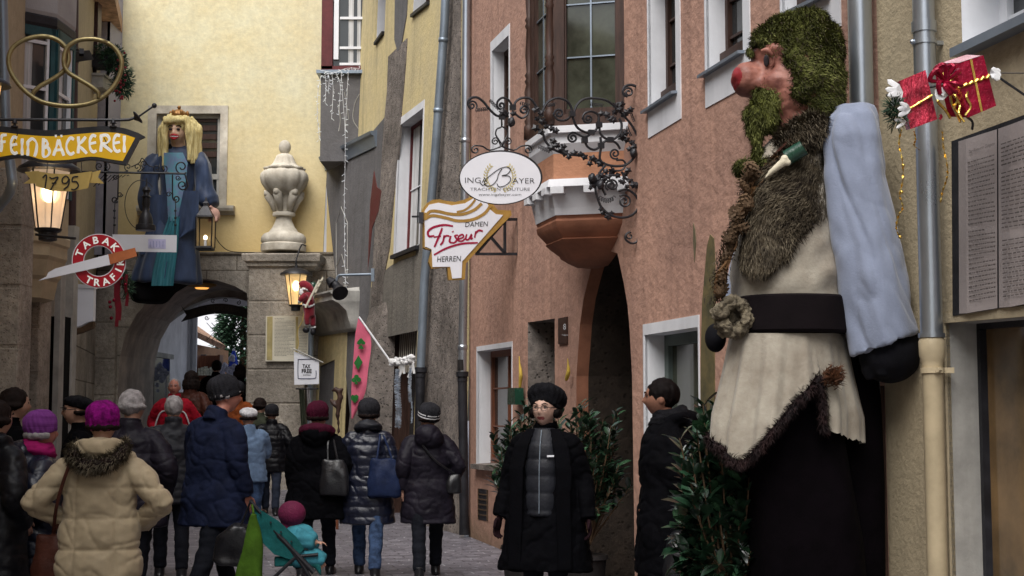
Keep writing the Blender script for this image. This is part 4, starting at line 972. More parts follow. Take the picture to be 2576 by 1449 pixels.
m = MB(); a = pt(199, 0, 24.0); b = pt(275, 0, 24.0); m.box(((a.x+b.x)/2, 24.0, zY(203, 24)), (b.x-a.x, .5, .2)); m.box(((a.x+b.x)/2, 24.0, zY(185, 24)), (b.x-a.x+.06, .56, .04)); obj('balcony_ledge', m, M['offwhite'], LN)
m = MB(); a = pt(197, 0, 24.2); b = pt(236, 0, 24.2); m.tube([pt(212, 600, 23.9), pt(210, 1060, 23.9)], .04, 8); obj('rail', m, M['castiron'], LN)
# ================================================================ LEFT SIGNS
def face_poly(mb, W, pts, out=0, th=.02):
    base = [W.at(p[0], p[1], out-th) for p in pts]; mb.sweep(base, W.n*th); return mb
LS = Wall((pt(-200, 900, 11.5).x, 11.35), (pt(400, 900, 11.7).x, 11.7), ref=(-3, 0))    # plane of the bakery signs
# --- pretzel
PZ = thing('pretzel_sign', 'large brass tube pretzel hanging above the yellow bakery sign', 'shop sign', LS.at(165, 285))
m = MB(); sx = lambda x: x*.33316+0; s1 = lambda p: (p[0]/2.337*.7755, p[1]/2.337*.7755)
Pz = [s1(p) for p in [(745, 745), (742, 700), (690, 655), (600, 600), (520, 550), (485, 480), (500, 380), (560, 320), (650, 297), (760, 305), (860, 355), (920, 450), (910, 560), (850, 670), (740, 760), (600, 800), (450, 800), (300, 765), (180, 680), (90, 560), (65, 450), (100, 360), (190, 300), (320, 275), (430, 300), (505, 370), (520, 460), (480, 540), (400, 600), (310, 650), (255, 700), (250, 745)]]
P_ = crom([(x, y, 0) for x, y in Pz], 7); N = len(P_)
m.tube([LS.at(p.x, p.y, .02 if i < N*.3 else (-.0 if i < N*.75 else -.015)) for i, p in enumerate(P_)], [.014]+[.0195]*8+[.02]*6+[.0195]*8+[.014], 12)
obj('brass_ring', m, M['gold'], PZ, smooth='all')
m = MB(); m.tube([LS.at(262, 347), LS.at(276, 378)], .006, 6); m.tube([LS.at(46, 332), LS.at(30, 376)], .006, 6); obj('stay_rod', m, M['iron'], PZ)
# --- bakery sign bracket + banner
BK = thing('bakery_sign', 'lit yellow wavy banner sign reading FEINBÄCKEREI on a black iron arm with pointed finial', 'shop sign', LS.at(160, 370))
m = MB(); m.tube([LS.at(-160, 300), LS.at(300, 302), LS.at(325, 301), LS.at(345, 294)], .0125, 8); obj('iron_arm', m, M['iron'], BK)
m = MB(); a = LS.at(345, 296); b = LS.at(392, 263); d = (b-a).normalized(); Rm = d.to_track_quat('Z', 'Y').to_matrix()
m.lathe(a, [(.004, -.03), (.03, -.01), (.055, .0), (.06, .008), (.05, .016), (.014, .02)], 16, R=Rm); m.tube([a, b-d*.03], .008, 8); m.ell(b-d*.015, .022, 12, 8); obj('finial', m, M['iron'], BK, smooth=True)
m = MB()
for px_ in (37, 285): 
    m.lathe(LS.at(px_, 313), [(.012, -.03), (.03, -.025), (.03, -.015), (.012, -.01), (.012, .005), (.028, .01), (.02, .018), (.012, .045)], 12)
obj('hanger', m, M['iron'], BK, smooth=True)
topc = [(-40, 318), (0, 318), (70, 328), (150, 331), (230, 322), (300, 318), (345, 330), (362, 340)]
botc = [(362, 344), (345, 345), (322, 418), (300, 414), (250, 406), (180, 413), (110, 412), (40, 396), (0, 409), (-40, 409)]
topc = [(-40, 326), (0, 321), (60, 327), (130, 331), (200, 325), (260, 321), (310, 325), (350, 338)]
botc = [(318, 418), (280, 411), (230, 404), (170, 412), (110, 412), (55, 399), (10, 404), (-40, 414)]
TT = crom([(x, y, 0) for x, y in topc], 5); BB = crom([(x, y, 0) for x, y in botc], 5)
outl = [(p.x, p.y) for p in TT]+[(366, 347), (352, 353)]+[(p.x, p.y) for p in BB]
m = MB(); face_poly(m, LS, outl, .0, .06); obj('frame', m, M['iron'], BK)
ti = crom([(x, y, 0) for x, y in [(-40, 338), (0, 333), (60, 339), (130, 343), (200, 337), (260, 333), (305, 336), (340, 347)]], 5)
bi = crom([(x, y, 0) for x, y in [(309, 405), (280, 401), (230, 394), (170, 402), (110, 402), (55, 388), (10, 393), (-40, 402)]], 5)
m = MB(); face_poly(m, LS, [(p.x, p.y) for p in ti]+[(p.x, p.y) for p in bi], .004, .004); obj('yellow_panel', m, M['yellowsign'], BK)
# calligraphic letters (stroke outlines in a unit box: x 0..1, y 0 top..1 bottom)
GL = {
 'F': ([(.55, .0), (.25, .06), (.18, .3), (.2, .7), (.1, 1.05)], [(.0, .45), (.7, .42)], [(.5, .02), (.85, .0)]),
 'E': ([(.85, .05), (.4, .0), (.08, .35), (.15, .8), (.5, 1.0), (.9, .92)], [(.1, .5), (.85, .42)]),
 'I': ([(.5, -.02), (.45, .5), (.5, 1.02)],),
 'N': ([(.12, .1), (.15, .5), (.12, 1.0)], [(.12, .15), (.5, -.05), (.85, .2), (.85, .65), (.7, 1.05)]),
 'B': ([(.15, -.12), (.12, .5), (.15, 1.0), (.6, .98), (.85, .72), (.6, .45), (.2, .5)], [(.15, .0), (.5, .08), (.62, .25), (.4, .45)]),
 'A': ([(.5, .02), (.32, .5), (.1, 1.02)], [(.5, .02), (.68, .5), (.9, 1.02)], [(.25, .68), (.78, .64)]),
 'C': ([(.88, .1), (.5, .0), (.12, .35), (.15, .75), (.5, 1.0), (.92, .88)],),
 'K': ([(.18, -.02), (.2, .5), (.16, 1.02)], [(.85, .0), (.5, .3), (.22, .52), (.55, .75), (.95, 1.03)]),
 'R': ([(.18, .02), (.2, .5), (.16, 1.02)], [(.1, .04), (.6, .0), (.8, .25), (.6, .48), (.25, .52), (.6, .75), (1.0, 1.03)]),
}
def letter(mb, W, ch, x, w, ytop, h, lw, sl=0, out=.008, caps=True):
    for st_ in GL[ch]:
        stroke(mb, W, [(x+p[0]*w, ytop+p[1]*h+sl*p[0]*w) for p in st_], lambda t: lw*(.62+.55*abs(math.sin(t*PI*1.5+.9))), out, 6)
xs = [(0, 'F', 19), (23, 'E', 20), (45, 'I', 9), (59, 'N', 26), (90, 'B', 23), (116, 'A', 31), (151, 'C', 22), (176, 'K', 24), (203, 'E', 20), (226, 'R', 26), (255, 'E', 20), (280, 'I', 10)]
ydown = {0: 345, 23: 353, 45: 357, 59: 359, 90: 358, 116: 355, 151: 352, 176: 350, 203: 348, 226: 347, 255: 349, 280: 352}
xs = [(0, 'F', 20), (26, 'E', 20), (51, 'I', 10), (66, 'N', 30), (106, 'B', 22), (131, 'A', 33), (165, 'C', 24), (192, 'K', 28), (224, 'E', 21), (248, 'R', 34), (284, 'E', 21), (308, 'I', 10)]
m = MB()
for i, (x, ch, wd) in enumerate(xs):
    yt = [339, 345, 349, 351, 352, 350, 347, 344, 341, 340, 340, 342][i]
    letter(m, LS, ch, x, wd, yt, 41, 6.8, sl=.0)
for dx in (140, 154): stroke(m, LS, [(dx, 339), (dx+1, 345)], 5, .008)
obj('letter', m, M['letterw'], BK)
# --- 1795 ribbon
RB = thing('year_ribbon_sign', 'small ochre ribbon board with the year 1795 below the bakery sign', 'sign', LS.at(154, 460))
m = MB()
face_poly(m, LS, [(92, 431), (130, 437), (180, 439), (232, 431), (222, 474), (180, 482), (130, 480), (90, 468)], .06, .012)
obj('board', m, M['ochre'], RB)
m = MB(); face_poly(m, LS, [(62, 433), (98, 430), (102, 462), (60, 462), (76, 450)], .045, .008); face_poly(m, LS, [(222, 436), (254, 428), (247, 446), (262, 462), (222, 460)], .045, .008); obj('ribbon_tail', m, M['ochre'], RB)
m = MB()
for pl_ in ([(107, 447), (117, 441), (113, 474)], [(124, 446), (132, 449), (146, 446), (136, 462), (127, 478)], [(130, 461), (142, 460)], [(173, 449), (166, 443), (157, 450), (158, 460), (168, 460), (174, 450), (172, 466), (160, 477)], [(197, 444), (184, 446), (182, 457), (192, 457), (197, 468), (188, 477), (179, 476)]):
    stroke(m, LS, pl_, 3.8, .066)
obj('digit', m, M['letterb'], RB)
m = MB(); m.tube([LS.at(120, 405, .03), LS.at(118, 436, .05)], .004, 5); m.tube([LS.at(205, 408, .03), LS.at(206, 436, .05)], .004, 5); obj('hanger', m, M['iron'], RB)
# --- street lamps
def street_lamp(loc, s, label, arm_to, dull):
    t = thing('street_lamp', label, 'lamp', loc, 0, 'lit hexagonal street lamps')
    L = Vector(loc); m = MB(); n = 6
    prof = [(.115, 0), (.128, .06), (.20, .56)]
    m.lathe(L, [(r*s, z*s) for r, z in prof], 6, cap=False); g_ = obj('glass_body', m, M['clampd' if dull else 'lampg'], t)
    m = MB(); m.ell(L+Vector((0, 0, .36*s)), (.07*s, .07*s, .10*s), 12, 8); obj('bulb', m, M['bulb'], t, smooth='all')
    m = MB()
    for k in range(6):
        a = 2*PI*k/6; dv_ = Vector((math.cos(a), math.sin(a), 0)); m.beam(L+dv_*.118*s, L+dv_*.203*s+Vector((0, 0, .56*s)), .012*s, .012*s)
    m.lathe(L, [(.05*s, -.11*s), (.085*s, -.10*s), (.088*s, -.03*s), (.12*s, -.015*s), (.13*s, .008*s), (.11*s, .012*s)], 18); obj('cage', m, M['iron'], t)
    m = MB(); m.lathe(L, [(.22*s, .555*s), (.30*s, .56*s), (.29*s, .59*s), (.2*s, .65*s), (.09*s, .69*s), (.03*s, .70*s), (.02*s, .76*s), (.001, .77*s)], 24); obj('hood', m, M['iron'], t, smooth=True)
    m = MB(); top = L+Vector((0, 0, .72*s)); m.tube(crom([top, top+Vector((0, 0, .12*s)), (Vector(arm_to)+top)/2+Vector((0, 0, .2*s)), Vector(arm_to)], 6), .014*s, 8); obj('bracket', m, M['iron'], t)
    return t
def mixglass(name, col, em):
    m, nt, b = _nt(name); b.inputs['Base Color'].default_value = c4(col); b.inputs['Roughness'].default_value = .35; b.inputs['Transmission Weight'].default_value = .35; b.inputs['Alpha'].default_value = .62
    tc = N_(nt, 'ShaderNodeTexCoord'); n1 = N_(nt, 'ShaderNodeTexNoise', Scale=6, Detail=4); nt.links.new(tc.outputs['Object'], n1.inputs['Vector'])
    mr = N_(nt, 'ShaderNodeMapRange'); mr.inputs['From Min'].default_value = .3; mr.inputs['From Max'].default_value = .7; mr.inputs['To Min'].default_value = em*.65; mr.inputs['To Max'].default_value = em*1.25; nt.links.new(n1.outputs[0], mr.inputs[0]); nt.links.new(mr.outputs[0], b.inputs['Emission Strength'])
    b.inputs['Emission Color'].default_value = c4(col); return m
M['lampg'] = mixglass('lit_lamp_glass', (1, .70, .32), .6); M['clampd'] = mixglass('lit_frosted_lamp_glass', (.95, .70, .48), .5)
l1 = pt(121, 578, 12.4); street_lamp(l1, .92, 'large lit street lamp with frosted glass under the bakery signs', (l1.x-.9, l1.y+.1, l1.z+.75), True)
l2 = pt(744, 768, 24.9); street_lamp(l2, .95, 'lit street lamp hanging on the stone pier beside the climbing red figure', (l2.x+.1, 25.35, l2.z+1.1), False)
# lamp corner cut by the left frame edge
l3 = pt(-40, 330, 10.2); street_lamp(l3, .60, 'lamp mostly outside the picture at the upper left edge', (l3.x-.5, l3.y+.1, l3.z+.6), False)
# --- floodlight on arm
FL = thing('floodlight', 'black floodlight on the brown drainpipe seen through the pretzel', 'lamp', pt(200, 150, 19))
m = MB(); m.loft([[pt(182, 130, 19), pt(226, 127, 19), pt(236, 150, 18.8), pt(180, 158, 18.8)], [pt(186, 128, 19.3), pt(224, 126, 19.3), pt(230, 146, 19.3), pt(184, 150, 19.3)]]); obj('housing', m, M['iron'], FL)
m = MB(); m.beam(pt(205, 125, 18.9), pt(205, 138, 18.85), .06, .05); m.tube([pt(195, 128, 19.2), pt(190, 120, 20.3)], .03, 6); obj('bracket', m, M['iron'], FL)
# --- balcony garland
def foliage(mb, blobs, n, L, W_, seed=1, droop=.2):
    rnd = random.Random(seed)
    for c, r in blobs:
        for k in range(n):
            d = Vector((rnd.gauss(0, 1), rnd.gauss(0, 1), rnd.gauss(0, 1))).normalized(); p = Vector(c)+Vector((d.x*r[0], d.y*r[1], d.z*r[2]))*rnd.uniform(.3, 1)
            q = (d+Vector((rnd.uniform(-.5, .5), rnd.uniform(-.5, .5), rnd.uniform(-.5, .5)-droop))).normalized()
            s = q.orthogonal().normalized()*W_*.5; l = L*rnd.uniform(.6, 1.3); mb.add([p-s*.3, p+s*.3, p+q*l*.5+s, p+q*l, p+q*l*.5-s], [(0, 1, 2, 3, 4)])
    return mb
BG = thing('christmas_garland', 'fir and berry garland hanging from the balcony planter by the yellow wall', 'garland', pt(300, 240, 23.8))
m = MB(); Yg = 23.8
bl = [(pt(x, y, Yg), (.13, .13, .13)) for x, y in ((262, 125), (275, 140), (290, 135), (300, 155), (310, 180), (315, 200), (312, 225), (300, 215), (285, 165), (268, 150))]
foliage(m, bl, 260, .09, .018, 3); obj('fir_greenery', m, M['spruce'], BG)
m = MB(); rnd = random.Random(4)
for k in range(26): x = rnd.uniform(292, 318); y = rnd.uniform(195, 280) if k < 18 else rnd.uniform(130, 200); m.ell(pt(x-(y-200)*.12*(y > 200), y if y < 246 else y-20, Yg-.12), .022, 8, 6)
obj('red_berry', m, M['redcloth'], BG, smooth='all')
m = MB(); 
m.box(pt(255, 157, Yg+.05), (.42, .25, .22)); obj('planter', m, M['castiron'], BG)
# ================================================================ scroll bracket with white board
WB = Wall((lx(190, 20.5), 20.5), (lx(500, 20.9), 20.9), ref=(-3, 0))
SB = thing('hanging_board_sign', 'pale metal board hung from a long scrolled iron bracket before the blue puppet', 'shop sign', WB.at(330, 434))
m = MB(); r_ = .011
m.tube([WB.at(150, 431), WB.at(465, 437)], .016, 8)
ptube(m, WB, [(465, 437)]+spiral(457, 420, 18, 4, .9, 1.3), r_)
ptube(m, WB, [(465, 437), (470, 455)]+spiral(459, 465, 14, 3, .1, 1.3), r_)
for cx_, cy_, sg in ((322, 420, 1), (345, 420, -1), (363, 412, 1), (395, 424, 1), (412, 424, -1), (250, 418, 1), (268, 418, -1)):
    sp = spiral(cx_, cy_, 10, 2, PI/2 if sg > 0 else PI/2, 1.2*sg, 18); ptube(m, WB, [(cx_+sg*-12, 433)]+sp, .008, k=3)
ptube(m, WB, [(330, 420), (350, 410), (358, 398), (372, 415), (385, 420)], .008)
ptube(m, WB, [(298, 440), (297, 480), (296, 500), (288, 508)]+spiral(289, 502, 9, 2, .6, 1.2), r_, k=3)
ptube(m, WB, [(434, 440), (434, 485), (436, 502), (444, 508)]+spiral(443, 500, 9, 2, 2, -1.2), r_, k=3)
for cx_, sg in ((291, -1), (448, 1), (302, 1), (425, -1)): ptube(m, WB, spiral(cx_, 447 if sg*cx_ in (-291, 448) else 489, 7, 2, 0, 1.3*sg, 12), .008, k=2)
m.tube([WB.at(289, 512), WB.at(286, 592)], .007, 6); m.tube([WB.at(442, 510), WB.at(440, 592)], .007, 6)
for y in (530, 548, 566): m.ell(WB.at(288, y), .02, 8, 6); m.ell(WB.at(441, y), .02, 8, 6)
for k in range(8): m.tube([WB.at(235+k*12, 470-k*4), WB.at(262+k*12-k*3, 440)], .006, 4); 
obj('iron_bracket', m, M['iron'], SB)
m = MB(); face_poly(m, WB, [(283, 590), (445, 592), (444, 635), (320, 633), (283, 628)], .01, .02); bo = obj('board', m, M['signw'], SB)
m = MB(); face_poly(m, WB, [(373, 601), (417, 602), (417, 626), (373, 625)], .014, .003); obj('sticker', m, M['sticker'] if 'sticker' in M else mat('lilac_sticker', (.55, .55, .78)), bo)
m = MB()
for k, h in enumerate((5, 0, 3, 0, 2)): stroke(m, WB, [(378+k*8, 606+h*.3), (378+k*8, 622)], 1.4, .017)
obj('stroke_mark', m, mat('faint_blue_print', (.3, .32, .6)), bo)
# hooped candlestick-like hanging sign
CK = thing('candlestick_sign', 'black iron candlestick emblem in a thin hoop beside the blue dress', 'shop sign', WB.at(365, 575))
WC = Wall((WB.a.x, WB.a.y-.6), (WB.b.x, WB.b.y-.6), ref=(-3, 0))
m = MB(); ptube(m, WC, [(355+41*math.cos(a), 515+62*math.sin(a)) for a in [PI*.5+i*PI*1.25/20 for i in range(21)]], .006); obj('hoop', m, M['iron'], CK)
c = WC.at(366, 580); k_ = c.y/F; prof = [(24, 0), (25, 3), (24, 14), (19, 16), (17, 30), (13, 42), (8, 50), (8, 60), (10, 66), (9, 84), (13, 86), (8, 90), (7, 96), (11, 103), (8, 110), (3, 113), (2, 125), (1, 135)]
m = MB().lathe(c, [(r*k_, z*k_) for r, z in prof], 18); obj('candlestick', m, M['iron'], CK, smooth=True)
# ================================================================ tobacco sign
TS = Wall((lx(100, 11.6), 11.6), (lx(400, 11.75), 11.75), ref=(-3, 0))
TB = thing('tobacconist_sign', 'round red ring sign reading TABAK TRAFIK crossed by a white cigarette', 'shop sign', TS.at(249, 656))
cx_, cy_ = 249, 656.5; ro, ri = 68.5, 37.5
def ringpts(r, n=48): return [(cx_+r*math.cos(2*PI*i/n), cy_+r*math.sin(2*PI*i/n)) for i in range(n)]
def annulus(mb, W, r0, r1, o0, o1, n=64):
    for i in range(n): pass
    rings = []
    A0 = [W.at(*p, o1) for p in ringpts(r0, n)]; A1 = [W.at(*p, o1) for p in ringpts(r1, n)]; B0 = [W.at(*p, o0) for p in ringpts(r0, n)]; B1 = [W.at(*p, o0) for p in ringpts(r1, n)]
    vs = A0+A1+B1+B0; fs = []
    for i in range(n):
        j = (i+1) % n
        for k in range(4): a = k*n; b = ((k+1) % 4)*n; fs.append((a+i, a+j, b+j, b+i))
    mb.add(vs, fs)
m = MB(); annulus(m, TS, ri, ro, -.02, 0); obj('rim', m, M['signw'], TB)
m = MB(); annulus(m, TS, ri+2, ro-2, -.001, .004); rg_ = obj('red_ring', m, M['redsign'], TB)
def ringtext(mb, body, a0, a1, r0, h, W=TS):
    """each letter laid along the ring; angles in degrees clockwise from the top"""
    n = len(body)
    for i, ch in enumerate(body):
        th = math.radians(a0+(a1-a0)*i/(n-1)); V, Fs, xa, xb, ya, yb = text_geo(ch, .03)
        vs = []
        for x, y in V:
            lxp = (x-(xa+xb)/2)*h/.73*1.05; ly = (y/.73)*h
            r = r0+ly; px = cx_+r*math.sin(th)+lxp*math.cos(th); py = cy_-r*math.cos(th)+lxp*math.sin(th); vs.append(W.at(px, py, .008))
        mb.add(vs, Fs)
m = MB(); ringtext(m, 'TABAK', -68, 50, 44.5, 18)
def ringtext2(mb, body, a0, a1, r0, h, W=TS):
    n = len(body)
    for i, ch in enumerate(body):
        th = math.radians(a0+(a1-a0)*i/(n-1)); V, Fs, xa, xb, ya, yb = text_geo(ch, .03); vs = []
        for x, y in V:
            lxp = (x-(xa+xb)/2)*h/.73*1.05; ly = (y/.73)*h; r = r0-ly
            px = cx_+r*math.sin(th)-lxp*math.cos(th); py = cy_-r*math.cos(th)-lxp*math.sin(th); vs.append(W.at(px, py, .008))
        mb.add(vs, Fs)
ringtext2(m, 'TRAFIK', 208, 92, 62.5, 18); obj('letter', m, M['letterw'], rg_)
cg = [(148+0, 676), (126, 700), (104, 705)]
m = MB(); face_poly(m, TS, [(98, 706), (118, 696), (122, 686), (140, 676), (275, 640), (280, 666), (140, 697)], .03, .02); ci = obj('cigarette', m, M['signw'], TB)
m = MB(); face_poly(m, TS, [(273, 640.5), (340, 624), (345, 645), (278, 666)], .032, .024); obj('filter_tip', m, M['filter'], ci)
m = MB(); m.tube([TS.at(190, 600, -.05), TS.at(90, 590, -.2)], .012, 6); obj('iron_arm', m, M['iron'], TB)
# --- white lightbox (back) + corbel-shaped lower edge
LB = thing('white_box_sign', 'blank white lightbox sign on the brown pipe under the tobacco sign', 'sign', pt(210, 770, 19.8))
Wx = Wall((lx(170, 19.8), 19.8), (lx(260, 19.8), 19.81), ref=(-3, 0))
m = MB(); face_poly(m, Wx, [(185, 722), (242, 727), (240, 808), (225, 812), (205, 822), (184, 826)], .0, .12); obj('box', m, M['signw'], LB)
m = MB(); face_poly(m, Wx, [(184, 715), (245, 720), (245, 728), (184, 725)], .02, .14); obj('cap', m, M['white'], LB)
m = MB(); face_poly(m, Wx, [(184, 830), (205, 826), (230, 812), (239, 810), (238, 826), (210, 838), (184, 845)], -.02, .1); obj('underside', m, M['greyp'] if 0 else M['twig'], LB)
# --- ribbon garland by the arch
GR = thing('ribbon_garland', 'dark garland with long crimson ribbons and baubles beside the blue dressed puppet', 'garland', pt(305, 760, 23.8))
m = MB()
for x0_, w_, y0_, y1_ in ((293, 9, 690, 822), (300, 8, 700, 806), (318, 8, 690, 770)):
    W3 = Wall((lx(250, 23.8), 23.8), (lx(350, 23.8), 23.81), ref=(-3, 0))
    stroke(m, W3, [(x0_, y0_), (x0_-2, y0_+(y1_-y0_)*.4), (x0_+2, y0_+(y1_-y0_)*.7), (x0_, y1_)], w_, .02*x0_/300)
obj('crimson_ribbon', m, M['redcloth'], GR)
m = MB(); foliage(m, [(pt(300, 690, 23.85), (.12, .1, .1)), (pt(312, 705, 23.85), (.12, .1, .12)), (pt(322, 725, 23.85), (.1, .1, .14))], 160, .09, .015, 9); obj('fir_greenery', m, M['spruce'], GR)
m = MB(); 
for x, y in ((276, 760), (278, 772), (280, 800), (287, 755), (306, 700), (316, 716)): m.ell(pt(x, y, 23.7), .03, 10, 8)
obj('bauble', m, M['foil'], GR, smooth='all')
# ================================================================ urn
UR = thing('stone_urn', 'large carved limestone urn with gadrooned bowl and ball finial on the stone pier', 'urn', pt(713, 632, 25.7))
c = pt(713, 633, 25.7); k_ = 25.7/F
m = MB()
prof = [(56, 0), (57, 3), (57, 17), (54, 20), (57, 25), (56, 36), (50, 44), (40, 48), (37, 50), (28, 62), (21, 78), (20, 88), (28, 90), (29, 95), (28, 99), (20, 101)]
m.lathe(c, [(r*k_, z*k_) for r, z in prof], 32); 
prof = [(19, 100), (22, 115), (28, 133), (36, 147), (40, 150)]
m.lathe(c, [(r*k_, z*k_) for r, z in prof], 32)
obj('pedestal', m, M['stonel'], UR, smooth=True)
m = MB(); prof = [(38, 143), (48, 158), (58, 172), (62, 186), (60, 198), (52, 206), (38, 209)]
m.lathe(c, [(r*k_, z*k_) for r, z in prof], 72, mod=lambda a, z: 1-.085*(1-abs(math.sin(a*5)))**1.6); obj('gadrooned_bowl', m, M['stonel'], UR, smooth='all')
m = MB(); prof = [(40, 205), (52, 208), (54, 213), (40, 216), (30, 225), (25, 236), (20, 246), (12, 250)]
m.lathe(c, [(r*k_, z*k_) for r, z in prof], 72, mod=lambda a, z: 1-.14*(1-abs(math.sin(a*4+.4)))**1.5*(1 if z < 235*k_ else .4)); obj('cover', m, M['stonel'], UR, smooth='all')
m = MB(); m.ell(c+Vector((0, 0, 267*k_)), (15.5*k_, 15.5*k_, 19*k_), 20, 14); obj('ball_finial', m, M['stonel'], UR, smooth='all')
m = MB()
for k in range(6):
    a = k*PI/3+.25; d = Vector((math.cos(a), math.sin(a), 0))
    m.tube([c+d*22*k_+Vector((0, 0, 103*k_)), c+d*30*k_+Vector((0, 0, 125*k_)), c+d*40*k_+Vector((0, 0, 144*k_)), c+d*46*k_+Vector((0, 0, 147*k_)), c+d*47*k_+Vector((0, 0, 140*k_))], [.05, .07, .09, .07, .03], 8)
obj('acanthus_leaf', m, M['stonel'], UR, smooth='all')
# second half-hidden urn shoulder on the left pier
UR2 = thing('stone_bracket_urn', 'small stone urn bracket half hidden behind the brown pipe', 'urn', pt(243, 500, 25.8))
m = MB().lathe(pt(243, 500, 25.8), [(r*k_, z*k_) for r, z in ((8, -6), (12, -3), (12, 0), (14, 6), (22, 22), (26, 40), (20, 52), (8, 60))], 20); obj('urn_body', m, M['stonel'], UR2, smooth=True)
# --- ceiling lamp in arch
CL = thing('ceiling_lamp', 'brass ring ceiling lamp under the vault of the stone archway', 'lamp', pt(508, 716, 26.6))
c = pt(508, 722, 26.6); k_ = 26.6/F
m = MB().lathe(c, [(r*k_, z*k_) for r, z in ((20, -2), (36, 2), (37, 6), (30, 9), (8, 12))], 28); obj('shade', m, M['goldp'], CL, smooth=True)
m = MB().lathe(c, [(r*k_, z*k_) for r, z in ((8, -4), (14, -5), (18, -2), (18, 0))], 16); obj('glow', m, M['warmglow'] if 'warmglow' in M else mat('warm_lamp_glow', (1, .45, .1), bump=0, emit=1.2), CL)
m = MB().tube([c, c+Vector((0, 0, .5))], .02, 6); obj('stem', m, M['goldp'], CL)
# --- wavy banner sign in the arch
GS = Wall((pt(440, 780, 27.4).x, 27.4), (pt(660, 780, 27.4).x, 27.41), ref=(-5, 0))
GB = thing('black_banner_sign', 'black wavy iron banner with faint letters GREIDERER hung in the archway', 'shop sign', GS.at(540, 790))
def wv(x): t = (x-475)/150; return -16*math.sin(max(0, min(1.15, t))*PI*.95)
top = [(x, 780+wv(x)) for x in range(475, 641, 8)]; bot = [(x, 805+wv(x)) for x in range(639, 470, -8)]
m = MB(); face_poly(m, GS, [(457, 770), (466, 781)]+top+bot+[(457, 810), (470, 793)], 0, .05); gb = obj('banner', m, M['iron'], GB)
V, Fs, xa, xb, ya, yb = text_geo('GREIDERER', .01)
m = MB(); vs = []
for x, y in V:
    t = (x-xa)/(xb-xa); px = 489+t*116; py = 797+wv(px)-y/.73*13; vs.append(GS.at(px, py, .004))
m.add(vs, Fs); obj('letter', m, mat('grey_lettering', (.055, .05, .045)), gb)
m = MB()
for k in range(7): ptube(m, GS, spiral(520+k*16, 775+wv(520+k*16)-4 if k % 2 else 812+wv(520+k*16), 6, 1, k, 1.3, 12), .008, k=2)
for k in range(8): m.tube([GS.at(520+k*12, 812), GS.at(560+k*12, 856)], .006, 4); m.tube([GS.at(560+k*12, 812), GS.at(520+k*12, 856)], .006, 4)
obj('iron_scrollwork', m, M['iron'], GB)
# --- story boards
def textblock(mb, W, q, rows, h, seed=1, gaps=(), dens=.9, cols=1):
    """rows of small word shapes inside the quad q (pixels TL TR BR BL)"""
    rnd = random.Random(seed); q = [Vector((p[0], p[1], 0)) for p in q]
    for r in range(rows):
        if r in gaps: continue
        t = (r+.5)/rows; s = 0.0; end = 1.0 if rnd.random() < .8 else rnd.uniform(.55, .95)
        while s < end-.02:
            w_ = rnd.uniform(.035, .12); e = min(s+w_, end)
            L = q[0].lerp(q[3], t); Rr = q[1].lerp(q[2], t); a = L.lerp(Rr, s); b = L.lerp(Rr, e)
            y2 = h*(.5+.25*rnd.random())
            mb.quad(W.at(a.x, a.y+y2, .004), W.at(b.x, b.y+y2, .004), W.at(b.x, b.y-y2, .004), W.at(a.x, a.y-y2, .004)); s = e+.022
PB = Wall((PX(620), 25.28), (PX(800), 25.281), ref=(-5, 0))
SBd = thing('story_board', 'parchment coloured open book board of small print on the stone pier', 'info board', PB.at(722, 850))
m = MB(); face_poly(m, PB, [(670, 795), (755, 795), (777, 800), (776, 905), (752, 909), (669, 909)], .0, .05); bo = obj('panel', m, M['paper'], SBd)
m = MB(); face_poly(m, PB, [(672, 797), (686, 796), (685, 906), (671, 906)], .003, .003); face_poly(m, PB, [(744, 797), (750, 797), (749, 906), (743, 906)], .003, .003); obj('painted_fold_shade', m, mat('fold_shade_yellow', (.42, .35, .16)), bo)  # darker yellow strips put the shade of the page folds into colour
m = MB(); textblock(m, PB, [(691, 806), (741, 806), (740, 896), (690, 896)], 26, .55, 4); textblock(m, PB, [(753, 818), (774, 820), (772, 896), (751, 898)], 20, .55, 6); text_px(m, PB, 'Der Riese Haymon', 691, 715, 803, 3, .005); obj('print', m, M['ink'], bo)
# --- tax free sign
TFW = Wall((PX(735, 24.6), 24.6), (PX(810, 24.55), 24.55), ref=(-5, 0))
TF = thing('tax_free_sign', 'small white TAX FREE sign hanging from a slanted rod below the red figure', 'shop sign', TFW.at(770, 925))
m = MB(); face_poly(m, TFW, [(740, 884), (803, 908), (803, 966), (741, 968)], 0, .02); bo = obj('plate', m, M['signw'], TF)
m = MB(); text_px(m, TFW, 'TAX', 761, 781, 926, 10, .006, bold=.03); text_px(m, TFW, 'FREE', 759, 784, 938, 10, .006, bold=.03); text_px(m, TFW, 'SHOPPING', 762, 781, 945, 3.5, .006, bold=.01); obj('letter', m, M['letterb'], bo)
m = MB(); ptube(m, TFW, [(794, 908), (792, 904), (755, 904), (750, 908), (750, 948), (754, 952), (790, 952), (795, 946), (795, 932)], .007, .004, k=3, seg=4); obj('outline', m, mat('blue_grey_outline', (.08, .09, .14)), bo)
m = MB(); m.tube([TFW.at(736, 876, .02), TFW.at(813, 912, .02)], .012, 6); obj('rod', m, M['offwhite'], TF)
# --- grey oval pole next to it
m = MB(); GPo = tag(obj('lamp_post', MB().tube([pt(783, 800, 24.95), pt(779, 1120, 24.95)], .05, 10), M['zinc'], smooth=True), 'slim grey pole in front of the stone pier under the climbing figure', 'pole')
